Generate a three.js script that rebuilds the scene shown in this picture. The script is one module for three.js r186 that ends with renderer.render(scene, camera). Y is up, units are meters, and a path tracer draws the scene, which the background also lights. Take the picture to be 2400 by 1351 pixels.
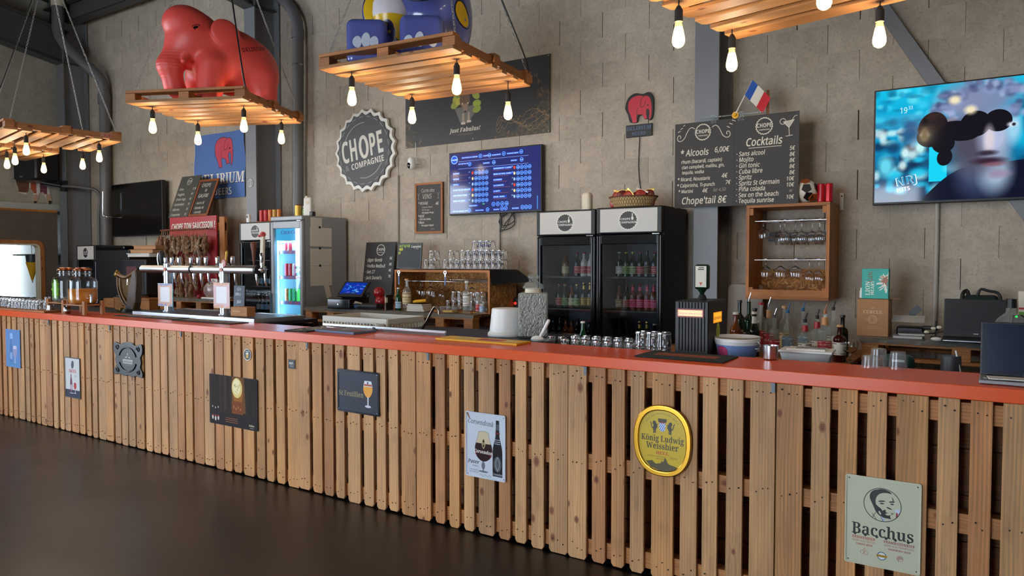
import * as THREE from 'three';
import { RoundedBoxGeometry } from 'three/addons/geometries/RoundedBoxGeometry.js';
import { mergeGeometries, toCreasedNormals } from 'three/addons/utils/BufferGeometryUtils.js';
import { MarchingCubes } from 'three/addons/objects/MarchingCubes.js';
import { RectAreaLightUniformsLib } from 'three/addons/lights/RectAreaLightUniformsLib.js';

// ---------- camera, sky, exposure ----------
RectAreaLightUniformsLib.init();
const scene = new THREE.Scene();
const camera = new THREE.PerspectiveCamera(43.341, 2400 / 1351, 0.05, 80);
camera.position.set(0, 1.6665, 3.5737);
camera.lookAt(0 - 0.54421582, 1.6665 - 0.034685, 3.5737 - 0.83822795);
const SKY = 12;
scene.background = new THREE.Color(0.80, 0.92, 1.06);
scene.backgroundIntensity = SKY;
const renderer = new THREE.WebGLRenderer({ antialias: true });
renderer.toneMapping = THREE.LinearToneMapping;
renderer.toneMappingExposure = 1.0;
renderer.shadowMap.enabled = true;
const BULB_CD = 0.45, BULB_GLOW = 5;
function area(x, y, z, w, h, color, power, tx, ty, tz) {          // an area light in front of a lamp or screen
  const l = new THREE.RectAreaLight(color, power, w, h);
  l.position.set(x, y, z); l.lookAt(tx, ty, tz); scene.add(l); return l;
}

// ---------- helpers ----------
let seed = 12345;
const rnd = () => { seed = (seed + 0x6d2b79f5) | 0; let t = Math.imul(seed ^ (seed >>> 15), 1 | seed); t = (t + Math.imul(t ^ (t >>> 7), 61 | t)) ^ t; return ((t ^ (t >>> 14)) >>> 0) / 4294967296; };
const rr = (a, b) => a + (b - a) * rnd();
const pick = (a) => a[Math.floor(rnd() * a.length) % a.length];
const used = {};
function numbered(n) { used[n] = (used[n] ?? -1) + 1; return used[n] ? n + '_' + String(used[n]).padStart(3, '0') : n; }
function tag(o, label, category, group) { o.userData.label = label; o.userData.category = category; if (group) o.userData.group = group; return o; }
function thing(name, label, category, p = [0, 0, 0], ry = 0, group) {
  const o = new THREE.Group(); o.name = numbered(name); o.position.set(...p); o.rotation.y = ry; scene.add(o);
  return tag(o, label, category, group);
}
function part(parent, name, geo, mat, label) {
  const m = new THREE.Mesh(geo, mat); m.name = name; m.castShadow = m.receiveShadow = true; parent.add(m);
  if (label) m.userData.label = label; return m;
}
function solo(name, geo, mat, label, category, p = [0, 0, 0], ry = 0, group) {
  const m = new THREE.Mesh(geo, mat); m.name = numbered(name); m.castShadow = m.receiveShadow = true; m.position.set(...p); m.rotation.y = ry; scene.add(m);
  return tag(m, label, category, group);
}
function struct(name, geo, mat, parent) {
  const m = new THREE.Mesh(geo, mat); m.name = name; m.castShadow = m.receiveShadow = true;
  if (parent) parent.add(m); else { scene.add(m); m.userData.kind = 'structure'; } return m;
}
function copy(o, p, ry, label) {
  const c = o.clone(); c.name = numbered(o.name.replace(/_\d{3}$/, '')); if (p) c.position.set(...p); if (ry !== undefined) c.rotation.y = ry;
  c.userData = { ...o.userData }; if (label) c.userData.label = label; scene.add(c); return c;
}
const flat = (g) => (g.index ? g.toNonIndexed() : g);
function mg(list) { const gs = list.map((g) => { const f = flat(g); for (const k of Object.keys(f.attributes)) if (!['position', 'normal', 'uv'].includes(k)) f.deleteAttribute(k); return f; }); return mergeGeometries(gs); }
// texture coordinates in metres: grain runs along `axis`
function muv(g, axis = 'y', ou = 0, ov = 0) {
  g = flat(g); const p = g.attributes.position, n = g.attributes.normal, uv = new Float32Array(p.count * 2), A = 'xyz'.indexOf(axis);
  for (let t = 0; t < p.count; t += 3) {
    const s = [0, 0, 0]; for (let k = 0; k < 3; k++) { s[0] += n.getX(t + k); s[1] += n.getY(t + k); s[2] += n.getZ(t + k); }
    let D = 0; for (let k = 1; k < 3; k++) if (Math.abs(s[k]) > Math.abs(s[D]) + 1e-4) D = k;
    let a = A, b; if (D === A) { a = (A + 1) % 3; b = (A + 2) % 3; } else b = 3 - A - D;
    for (let k = 0; k < 3; k++) { const q = [p.getX(t + k), p.getY(t + k), p.getZ(t + k)]; uv[(t + k) * 2] = q[b] + ou; uv[(t + k) * 2 + 1] = q[a] + ov; }
  }
  g.setAttribute('uv', new THREE.BufferAttribute(uv, 2)); return g;
}
const bx = (w, h, d, x = 0, y = 0, z = 0) => new THREE.BoxGeometry(w, h, d).translate(x, y, z);
const rb = (w, h, d, x = 0, y = 0, z = 0, r = 0.006, s = 2) => new RoundedBoxGeometry(w, h, d, s, Math.min(r, w / 2.01, h / 2.01, d / 2.01)).translate(x, y, z);
const cy = (r0, r1, h, x = 0, y = 0, z = 0, s = 18) => new THREE.CylinderGeometry(r1, r0, h, s).translate(x, y, z);   // r0 bottom, r1 top
const cyX = (r, h, x, y, z, s = 14) => new THREE.CylinderGeometry(r, r, h, s).rotateZ(Math.PI / 2).translate(x, y, z);
const cyZ = (r, h, x, y, z, s = 14) => new THREE.CylinderGeometry(r, r, h, s).rotateX(Math.PI / 2).translate(x, y, z);
const sp = (r, x, y, z, sx = 1, sy = 1, sz = 1, n = 14) => new THREE.SphereGeometry(r, n, Math.max(6, n * 0.7 | 0)).scale(sx, sy, sz).translate(x, y, z);
const V2 = (x, y) => new THREE.Vector2(x, y), V3 = (x, y, z) => new THREE.Vector3(x, y, z);
const lathe = (pts, n = 20) => new THREE.LatheGeometry(pts.map((p) => V2(p[0], p[1])), n);
const tube = (pts, r, n = 24, s = 7) => new THREE.TubeGeometry(new THREE.CatmullRomCurve3(pts.map((p) => V3(...p))), n, r, s, false);
function rod(a, b, r, s = 8) { const A = V3(...a), B = V3(...b), d = B.clone().sub(A), g = new THREE.CylinderGeometry(r, r, d.length(), s); g.applyQuaternion(new THREE.Quaternion().setFromUnitVectors(V3(0, 1, 0), d.normalize())); return g.translate((A.x + B.x) / 2, (A.y + B.y) / 2, (A.z + B.z) / 2); }
const poly = (pts) => { const s = new THREE.Shape(); pts.forEach((p, i) => (i ? s.lineTo(p[0], p[1]) : s.moveTo(p[0], p[1]))); return s; };
const ext = (shape, d, bevel = 0, seg = 1, cs = 10) => new THREE.ExtrudeGeometry(shape, { depth: d, bevelEnabled: bevel > 0, bevelThickness: bevel, bevelSize: bevel, bevelSegments: seg, curveSegments: cs });
const pl = (w, h, x = 0, y = 0, z = 0) => new THREE.PlaneGeometry(w, h).translate(x, y, z);
// smooth-minimum solids meshed by marching cubes
const caps = (p, a, b, r0, r1) => { const px = p[0] - a[0], py = p[1] - a[1], pz = p[2] - a[2], bx_ = b[0] - a[0], by = b[1] - a[1], bz = b[2] - a[2]; const h = Math.max(0, Math.min(1, (px * bx_ + py * by + pz * bz) / (bx_ * bx_ + by * by + bz * bz + 1e-9))); return Math.hypot(px - bx_ * h, py - by * h, pz - bz * h) - (r0 + (r1 - r0) * h); };
const elli = (p, c, r) => { const x = (p[0] - c[0]) / r[0], y = (p[1] - c[1]) / r[1], z = (p[2] - c[2]) / r[2], k = Math.hypot(x, y, z); return (k - 1) * Math.min(r[0], r[1], r[2]); };
const smin = (a, b, k) => { const h = Math.max(k - Math.abs(a - b), 0) / k; return Math.min(a, b) - h * h * k * 0.25; };
function solid(fn, centre, half, res) {
  const mc = new MarchingCubes(res, new THREE.MeshBasicMaterial(), false, false, 400000); mc.isolation = 0;
  for (let z = 0; z < res; z++) for (let y = 0; y < res; y++) for (let x = 0; x < res; x++) {
    const q = [x, y, z].map((v, i) => centre[i] + ((v - res / 2) / (res / 2)) * half);
    mc.field[x + y * res + z * res * res] = -fn(q);
  }
  mc.update(); const n = mc.count, P = new Float32Array(mc.positionArray.subarray(0, n * 3)), N = new Float32Array(mc.normalArray.subarray(0, n * 3));
  for (let i = 0; i < n * 3; i += 3) { for (let k = 0; k < 3; k++) P[i + k] = centre[k] + P[i + k] * half; }
  const e = half / res;
  for (let i = 0; i < n * 3; i += 3) { const p = [P[i], P[i + 1], P[i + 2]]; const g = [0, 1, 2].map((k) => { const a = [...p], b = [...p]; a[k] += e; b[k] -= e; return fn(a) - fn(b); }); const l = Math.hypot(...g) || 1; for (let k = 0; k < 3; k++) N[i + k] = g[k] / l; }
  const g = new THREE.BufferGeometry(); g.setAttribute('position', new THREE.BufferAttribute(P, 3)); g.setAttribute('normal', new THREE.BufferAttribute(N, 3)); g.setAttribute('uv', new THREE.BufferAttribute(new Float32Array(n * 2), 2)); return g;
}

// ---------- procedural textures ----------
const hash = (x, y, s) => { let h = Math.imul(x, 374761393) ^ Math.imul(y, 668265263) ^ Math.imul(s, 1274126177); h = Math.imul(h ^ (h >>> 13), 1274126177); return ((h ^ (h >>> 16)) >>> 0) / 4294967296; };
function vn(x, y, px, py, s) { const xi = Math.floor(x), yi = Math.floor(y), fx = x - xi, fy = y - yi, u = fx * fx * (3 - 2 * fx), v = fy * fy * (3 - 2 * fy), m = (a, b) => ((a % b) + b) % b; const A = hash(m(xi, px), m(yi, py), s), B = hash(m(xi + 1, px), m(yi, py), s), C = hash(m(xi, px), m(yi + 1, py), s), D = hash(m(xi + 1, px), m(yi + 1, py), s); return A + (B - A) * u + (C - A) * v + (A - B - C + D) * u * v; }
function fbm(u, v, fx, fy, o, s) { let a = 0.5, t = 0, w = 0; for (let i = 0; i < o; i++) { t += a * vn(u * fx, v * fy, fx, fy, s + i); w += a; a *= 0.5; fx *= 2; fy *= 2; } return t / w; }
function dtex(w, h, fn, srgb = true) {
  const d = new Uint8Array(w * h * 4);
  for (let y = 0; y < h; y++) for (let x = 0; x < w; x++) { const c = fn(x / w, y / h), i = (y * w + x) * 4; for (let k = 0; k < 3; k++) d[i + k] = Math.max(0, Math.min(255, c[k])); d[i + 3] = 255; }
  const t = new THREE.DataTexture(d, w, h); t.wrapS = t.wrapT = THREE.RepeatWrapping; t.magFilter = THREE.LinearFilter; t.minFilter = THREE.LinearMipmapLinearFilter; t.generateMipmaps = true; if (srgb) t.colorSpace = THREE.SRGBColorSpace; t.needsUpdate = true; return t;
}
const rep = (t, x, y) => { const c = t.clone(); c.repeat.set(x, y); c.needsUpdate = true; return c; };
const knots = []; { for (let i = 0; i < 15; i++) knots.push([rnd(), rnd(), rr(0.0045, 0.010)]); }
const T = {};
T.wood = dtex(1024, 1024, (u, v) => {            // 1 m across the grain, 2 m along it
  let warp = 0, kd = 9, kr = 0;
  for (const [ku, kv, r] of knots) { let du = u - ku, dv = (v - kv) * 2; du -= Math.round(du); dv -= 2 * Math.round(dv / 2); const d = Math.hypot(du, dv * 0.62) / r; warp += Math.sign(du || 1) * 0.018 * Math.exp(-d * 0.42) * Math.min(1, d); if (d < kd) { kd = d; kr = r; } }
  const x = u + warp + 0.02 * (fbm(u, v, 4, 3, 2, 5) - 0.5);
  const ring = 0.5 + 0.5 * Math.sin(6.283 * 62 * (x + 0.016 * fbm(u, v, 8, 2, 3, 11))), fine = fbm(u, v, 240, 7, 3, 21), broad = fbm(u, v, 7, 3, 4, 31), dirt = fbm(u, v, 22, 14, 4, 41);
  let l = 0.86 + 0.10 * (ring - 0.5) + 0.22 * (fine - 0.5) + 0.34 * (broad - 0.5) - 0.35 * Math.max(0, dirt - 0.62);
  let r = 222 * l, g = 178 * l * (0.99 - 0.03 * ring), b = 131 * l * (0.97 - 0.06 * ring);
  if (kd < 2.4) { const k = kd < 1 ? 1 : (2.4 - kd) / 1.4, q = 0.56 + 0.12 * Math.sin(kd * 9); r = r * (1 - k) + k * 224 * q * 0.95; g = g * (1 - k) + k * 176 * q * 0.72; b = b * (1 - k) + k * 122 * q * 0.6; }
  return [r, g, b];
});
T.wood.repeat.set(1, 0.5);
T.woodB = dtex(512, 512, (u, v) => { const f = fbm(u, v, 160, 6, 3, 61), g = 118 + 150 * (f - 0.5) + 30 * (fbm(u, v, 20, 10, 3, 65) - 0.5); return [g, g, g]; }, false);
T.woodB.repeat.set(1, 0.5);
const chips = []; for (let i = 0; i < 1500; i++) chips.push([rnd(), rnd(), rnd() * 3.1416, rr(0.012, 0.05), rr(0.003, 0.011), rnd()]);
T.osb = (() => {                                  // 0.6 m square of pressed strands
  const N = 1024, c = document.createElement('canvas'); c.width = c.height = N; const g = c.getContext('2d'); g.fillStyle = '#8f6338'; g.fillRect(0, 0, N, N);
  for (const [u, v, a, l, w, t] of chips) for (const ox of [-1, 0, 1]) for (const oy of [-1, 0, 1]) { const x = (u + ox) * N, y = (v + oy) * N; if (x < -90 || y < -90 || x > N + 90 || y > N + 90) continue; g.save(); g.translate(x, y); g.rotate(a); g.fillStyle = `hsl(${29 + t * 8},${44 + t * 12}%,${42 + ((t * 7919) % 1) * 24}%)`; g.beginPath(); g.ellipse(0, 0, l * N, w * N, 0, 0, 7); g.fill(); g.strokeStyle = 'rgba(70,40,15,.35)'; g.lineWidth = 1.4; g.stroke(); g.restore(); }
  const t = new THREE.CanvasTexture(c); t.colorSpace = THREE.SRGBColorSpace; t.wrapS = t.wrapT = THREE.RepeatWrapping; t.repeat.set(1.5, 1.5); return t;
})();
T.paint = dtex(1024, 1024, (u, v) => {            // 2 m of painted rough block
  const a = fbm(u, v, 5, 5, 5, 71), b = fbm(u, v, 90, 90, 3, 75), d = fbm(u, v, 30, 30, 3, 79), pit = b > 0.72 ? -22 : 0; const l = 0.92 + 0.16 * (a - 0.5) + 0.12 * (b - 0.5) + 0.08 * (d - 0.5);
  return [244 * l + pit, 238 * l + pit, 228 * l + pit];
});
T.paint.repeat.set(0.5, 0.5);
T.paintB = dtex(512, 512, (u, v) => { const g = 128 + 120 * (fbm(u, v, 40, 40, 4, 83) - 0.5) - (fbm(u, v, 70, 70, 2, 85) > 0.74 ? 70 : 0); return [g, g, g]; }, false);
T.paintB.repeat.set(0.5, 0.5);
T.floor = dtex(1024, 1024, (u, v) => { const a = fbm(u, v, 4, 4, 5, 91), b = fbm(u, v, 120, 120, 2, 95), l = 0.8 + 0.3 * (a - 0.5) + 0.2 * (b - 0.5); return [58 * l, 58 * l, 64 * l]; });
T.floor.repeat.set(0.33, 0.33);
T.floorR = dtex(512, 512, (u, v) => { const g = 255 * (0.56 + 0.16 * (fbm(u, v, 6, 6, 5, 99) - 0.5)); return [g, g, g]; }, false);
T.floorR.repeat.set(0.33, 0.33);
T.brush = dtex(256, 256, (u, v) => { const g = 128 + 90 * (fbm(u, v, 3, 90, 3, 103) - 0.5); return [g, g, g]; }, false);
T.card = dtex(256, 256, (u, v) => { const l = 0.93 + 0.12 * (fbm(u, v, 60, 6, 2, 107) - 0.5) + 0.1 * (fbm(u, v, 5, 5, 3, 109) - 0.5); return [193 * l, 145 * l, 104 * l]; });
T.card.repeat.set(3, 3);
T.ripple = dtex(512, 512, (u, v) => { const g = 255 * fbm(u, v, 22, 22, 3, 113); return [g, g, g]; }, false);
T.sausage = dtex(256, 256, (u, v) => { const a = fbm(u, v, 10, 20, 3, 117), b = fbm(u, v, 40, 40, 2, 119); const m = b > 0.56 ? 1 : 0, l = 0.75 + 0.5 * (a - 0.5); return m ? [222 * l, 200 * l, 168 * l] : [146 * l, 102 * l, 70 * l]; });
T.weave = dtex(512, 256, (u, v) => { const i = Math.floor(v * 14), s = Math.sin((u * 48 + (i % 2) * 0.5) * 6.283), l = 0.7 + 0.22 * s + 0.12 * (fbm(u, v, 90, 20, 2, 121) - 0.5) - (((v * 14) % 1) < 0.12 ? 0.25 : 0); return [222 * l, 184 * l, 122 * l]; });

// ---------- materials ----------
const mat = (color, roughness = 0.6, metalness = 0, more = {}) => new THREE.MeshStandardMaterial({ color, roughness, metalness, ...more });
const wood = (color, r = 0.62) => mat(color, r, 0, { map: T.wood, bumpMap: T.woodB, bumpScale: 0.0012 });
const M = {
  board: [wood('#fff3e4'), wood('#f2d9bc'), wood('#fbe8d4'), wood('#e8c9ac'), wood('#ece0d2'), wood('#f6dfbe')],
  stringer: wood('#eccba4'), hang: [wood('#eed9bb'), wood('#e4c8a2'), wood('#f0dcc0')], hangSide: wood('#dcb48a'), hangRed: wood('#cf9c80'),
  darkWood: wood('#a88868'), rawWood: wood('#e8c79c'), box: wood('#deb27c'), brownWood: wood('#8b5532', 0.5),
  osb: mat('#fff0da', 0.7, 0, { map: T.osb }), osbDark: mat('#9c7d60', 0.75, 0, { map: T.osb }),
  wall: mat('#cabfb3', 0.9, 0, { map: T.paint, bumpMap: T.paintB, bumpScale: 0.004 }), wallGrey: mat('#6c625a', 0.85, 0, { map: T.paint, bumpMap: T.paintB, bumpScale: 0.002 }),
  mortar: mat('#5b544b', 0.95), gable: mat('#c4c1b6', 0.9, 0, { map: T.paint, bumpMap: T.paintB, bumpScale: 0.003 }),
  floor: mat('#6c6c72', 0.62, 0, { map: T.floor, roughnessMap: T.floorR }),
  steelPaint: mat('#4b4b4a', 0.55, 0.1), steelLight: mat('#76777a', 0.5, 0.1), roof: mat('#2b2827', 0.8), pvc: mat('#62605f', 0.45), conduit: mat('#a89f92', 0.5),
  orange: mat('#e0500a', 0.32), black: mat('#121214', 0.45), blackGloss: mat('#0b0c0f', 0.12), blackMatte: mat('#18181a', 0.8), rubber: mat('#1d2723', 0.85), grey: mat('#8d8e90', 0.4, 0.1), greyDark: mat('#3d3f42', 0.45),
  steel: mat('#bfc2c6', 0.27, 1), brushed: mat('#b5b9be', 0.32, 1, { bumpMap: T.brush, bumpScale: 0.0002 }), chrome: mat('#e3e5e8', 0.07, 1), brass: mat('#d7a13a', 0.2, 1), copper: mat('#b06a45', 0.25, 1), alu: mat('#c8ccd2', 0.25, 0.9), chain: mat('#c4c0b8', 0.4, 0.7), bronze: mat('#75695c', 0.2, 0.9),
  white: mat('#e6e4df', 0.4), whitePlastic: mat('#d8d6d0', 0.35), paper: mat('#cfc7bb', 0.85), cream: mat('#d8cdb6', 0.7), slate: mat('#2b2c2c', 0.75), card: mat('#ffffff', 0.85, 0, { map: T.card }), red: mat('#b3202a', 0.35), redPlastic: mat('#8e1018', 0.3),
  yellow: mat('#e4a812', 0.5), blue: mat('#7e94c4', 0.5), green: mat('#5a9b2c', 0.5), gold: mat('#c8a045', 0.35, 0.6), cork: mat('#c69a6c', 0.8),
  glass: new THREE.MeshPhysicalMaterial({ color: '#ffffff', roughness: 0.0, transmission: 1, thickness: 0.004, ior: 1.5 }),
  pane: new THREE.MeshPhysicalMaterial({ color: '#f4f8fa', roughness: 0.02, transmission: 1, thickness: 0, ior: 1.5 }),
  paneDark: new THREE.MeshPhysicalMaterial({ color: '#e2e6ea', roughness: 0.03, transmission: 1, thickness: 0, ior: 1.5 }),
  clearPlastic: new THREE.MeshPhysicalMaterial({ color: '#eef3f4', roughness: 0.12, transmission: 0.92, thickness: 0, ior: 1.45 }),
  ribbed: new THREE.MeshPhysicalMaterial({ color: '#dfe2dc', roughness: 0.16, transmission: 0.5, thickness: 0, bumpMap: rep(T.ripple, 1, 1.4), bumpScale: 0.03 }),
  greenGlass: new THREE.MeshPhysicalMaterial({ color: '#1c6a35', roughness: 0.05, transmission: 0.7, thickness: 0, ior: 1.5 }), darkGlass: mat('#14180f', 0.08), amber: mat('#6a3312', 0.1), darkGreen: mat('#0d2818', 0.08),
  clearBottle: new THREE.MeshPhysicalMaterial({ color: '#f2f6f2', roughness: 0.05, transmission: 0.9, thickness: 0, ior: 1.5 }), liquorRed: mat('#3b120c', 0.1), sausage: mat('#ffffff', 0.75, 0, { map: T.sausage }), weave: mat('#ffffff', 0.8, 0, { map: T.weave }),
  film: mat('#a8a69f', 0.18, 0.35, { bumpMap: rep(T.ripple, 3, 3), bumpScale: 0.006 }),
};
// flat print: lettering, posters, chalk, screens
function cv(w, h, fn) { const c = document.createElement('canvas'); c.width = w; c.height = h; fn(c.getContext('2d'), w, h); const t = new THREE.CanvasTexture(c); t.colorSpace = THREE.SRGBColorSpace; t.anisotropy = 8; return t; }
const print = (w, h, fn, rough = 0.5, more = {}) => new THREE.MeshStandardMaterial({ map: cv(w, h, fn), roughness: rough, ...more });
const screen = (w, h, fn, k = 1) => { const t = cv(w, h, fn); return new THREE.MeshStandardMaterial({ color: '#000000', emissive: '#ffffff', emissiveMap: t, emissiveIntensity: k, roughness: 0.06 }); };
const tx = (g, s, x, y, font, col, align = 'center', rot = 0, sx = 1) => { g.save(); g.translate(x, y); g.rotate(rot); g.scale(sx, 1); g.font = font; g.fillStyle = col; g.textAlign = align; g.textBaseline = 'middle'; g.fillText(s, 0, 0); g.restore(); };
const hand = (g, s, x, y, px, col, align = 'left') => { g.save(); g.translate(x, y); g.transform(0.86, 0, -0.13, 1, 0, 0); g.font = `${px}px sans-serif`; g.fillStyle = col; g.strokeStyle = col; g.lineWidth = px * 0.03; g.textAlign = align; g.textBaseline = 'middle'; g.fillText(s, 0, 0); g.strokeText(s, 0, 0); g.restore(); };
function capPath(g, x, y, r, n = 21, d = 0.09) { g.beginPath(); for (let i = 0; i <= 240; i++) { const a = (i / 240) * 6.2832, q = r * (1 - d * Math.abs(Math.cos((a * n) / 2)) ** 0.8); g[i ? 'lineTo' : 'moveTo'](x + q * Math.cos(a), y + q * Math.sin(a)); } g.closePath(); }
function logo(g, x, y, r, fg = '#e6e2d8', bg = '#2b2b2b', two = false) {
  capPath(g, x, y, r); g.fillStyle = fg; g.fill(); capPath(g, x, y, r * 0.88); g.fillStyle = bg; g.fill();
  if (two) { tx(g, 'CHOPE &', x - r * 0.12, y - r * 0.12, `bold ${r * 0.3}px sans-serif`, fg); tx(g, 'COMPAGNIE', x, y + r * 0.2, `bold ${r * 0.27}px sans-serif`, fg); g.fillStyle = fg; g.fillRect(x + r * 0.36, y - r * 0.62, r * 0.1, r * 0.34); g.fillRect(x + r * 0.3, y - r * 0.3, r * 0.22, r * 0.24); } else { tx(g, 'CHOPE', x, y - r * 0.08, `bold ${r * 0.62}px sans-serif`, fg, 'center', 0, 0.82); tx(g, 'COMPAGNIE', x, y + r * 0.4, `bold ${r * 0.2}px sans-serif`, fg); }
}

// ---------- the room ----------
struct('floor', muv(bx(30, 0.2, 14, -6, -0.1, 3.2), 'x'), M.floor);
const ZW = -2.41;                                 // face of the block wall behind the bar
const wallBack = struct('wall_back', bx(18, 5.9, 0.2, -3.4, 2.95, ZW - 0.122), M.mortar);
{ // painted hollow blocks, each proud of the recessed mortar; open vertical joints
  const wm = [M.wall, mat('#c8bdb1', 0.9, 0, { map: T.paint, bumpMap: T.paintB, bumpScale: 0.004 }), mat('#ccc2b6', 0.9, 0, { map: T.paint, bumpMap: T.paintB, bumpScale: 0.004 })];
  const far = [], L = 0.4446, H = 0.22225;
  for (const [x0, x1, off, odd, near] of [[-1.93, 5.6, -1.245, 0, 1], [-7.47, -1.93, -2.467, 1, 1], [-12.4, -7.47, -7.9, 0, 0]]) {
    for (let r = -13; r < 11; r++) {
      const y = 3.03 + r * H, sh = ((r & 1) === odd) ? 0 : L / 2, n0 = Math.floor((x0 - off) / L) - 1;
      for (let n = n0; n < n0 + 25; n++) {
        let a = off + sh + n * L, b = a + L; if (b < x0 + 0.05 || a > x1 - 0.05) continue; a = Math.max(a, x0); b = Math.min(b, x1);
        const gap = rnd() < 0.3 ? rr(0.006, 0.012) : rr(0.0012, 0.004), dz = rr(-0.0005, 0.0005), w = b - a - gap, inView = near && y > 1.1 && y < 4.3 && a < 0.55;
        const g = muv(bx(w, H - 0.0002, 0.02), 'x', rnd() * 2, rnd() * 2);
        if (inView) { const m = part(wallBack, 'block', g, pick(wm)); m.position.set((a + b) / 2, y + H / 2, ZW - 0.01 + dz); } else far.push(g.translate((a + b) / 2, y + H / 2, ZW - 0.01 + dz));
      }
    }
  }
  part(wallBack, 'block_courses', mg(far), M.wall).userData.kind = 'stuff';
}
struct('wall_left', muv(mg([bx(0.24, 6.2, 3.9, -12.42, 5.53, -0.5), bx(0.24, 4.8, 8.2, -12.42, 6.3, 5.5), bx(0.24, 3.9, 0.8, -12.42, 1.95, 9.2), bx(0.24, 3.1, 1.0, -12.42, 1.55, 1.7)], 'y')), M.gable);
struct('wall_right', muv(bx(0.24, 8.4, 12.6, 5.72, 4.1, 3.6), 'y'), M.gable);
struct('wall_front', muv(mg([bx(18.4, 4.2, 0.24, -3.4, 5.5, 9.6), bx(6.9, 3.4, 0.24, 2.35, 1.7, 9.6), bx(6.9, 3.4, 0.24, -9.15, 1.7, 9.6)]), 'x'), M.gable);
// glazed doors of the hall, standing open behind the photographer
struct('window_1', mg([bx(0.08, 3.9, 0.08, -12.4, 1.95, 2.24), bx(0.08, 3.9, 0.08, -12.4, 1.95, 8.76), bx(0.08, 3.9, 0.06, -12.4, 1.95, 5.5), bx(0.08, 0.08, 6.5, -12.4, 3.86, 5.5)]), M.steelPaint);
struct('window_2', mg([bx(0.08, 3.4, 0.08, -5.66, 1.7, 9.6), bx(0.08, 3.4, 0.08, -1.14, 1.7, 9.6), bx(0.06, 3.4, 0.08, -3.4, 1.7, 9.6), bx(4.5, 0.08, 0.08, -3.4, 3.36, 9.6)]), M.steelPaint);
const SL = 0.166;                                 // the roof climbs away from the bar wall
{
  const roof = bx(19, 0.16, 13, 0, 0, 0).rotateX(-SL).translate(-3.4, 6.75, 3.4); const ceil = struct('ceiling', roof, M.roof);
  for (let k = 0; k < 8; k++) { const z = -2.1 + k * 1.6, y = 5.62 + (z + 2.4) * Math.tan(SL); part(ceil, 'purlin', mg([bx(18, 0.16, 0.02, -3.4, y, z), bx(18, 0.02, 0.09, -3.4, y - 0.08, z + 0.035)]), M.steelPaint); }
  const rib = []; for (let k = 0; k < 60; k++) rib.push(bx(0.05, 0.03, 12.4, 0, 0, 0).rotateX(-SL).translate(-12.3 + k * 0.3, 6.64, 3.35)); part(ceil, 'deck_ribs', mg(rib), M.roof).userData.kind = 'stuff';
}
struct('trim_1', mg([bx(18, 0.24, 0.02, -3.4, 5.46, -2.12), bx(18, 0.02, 0.14, -3.4, 5.34, -2.18), bx(18, 0.02, 0.14, -3.4, 5.58, -2.18)]), M.steelPaint);   // eaves beam along the wall
for (const [n, x] of [[1, -11.84], [2, -7.35], [3, -1.83]]) {
  const c = struct('steel_column', mg([bx(0.19, 5.6, 0.016, x, 2.8, -2.035), bx(0.012, 5.6, 0.34, x, 2.8, -2.21), bx(0.19, 5.6, 0.016, x, 2.8, -2.385)]), M.steelLight);
  c.name = n > 1 ? 'steel_column_00' + (n - 1) : 'steel_column';
  const L = 12, raf = mg([bx(0.19, 0.016, L, 0, 0, L / 2), bx(0.012, 0.5, L, 0, 0.25, L / 2), bx(0.19, 0.016, L, 0, 0.5, L / 2)]).rotateX(-SL).translate(x, 4.69, -2.05);
  part(c, 'rafter', raf, M.steelPaint);
  part(c, 'haunch', mg([bx(0.17, 0.5, 0.012, x, 4.95, -2.03), bx(0.17, 0.012, 0.32, x, 4.72, -2.2)]), M.steelPaint);
}
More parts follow.
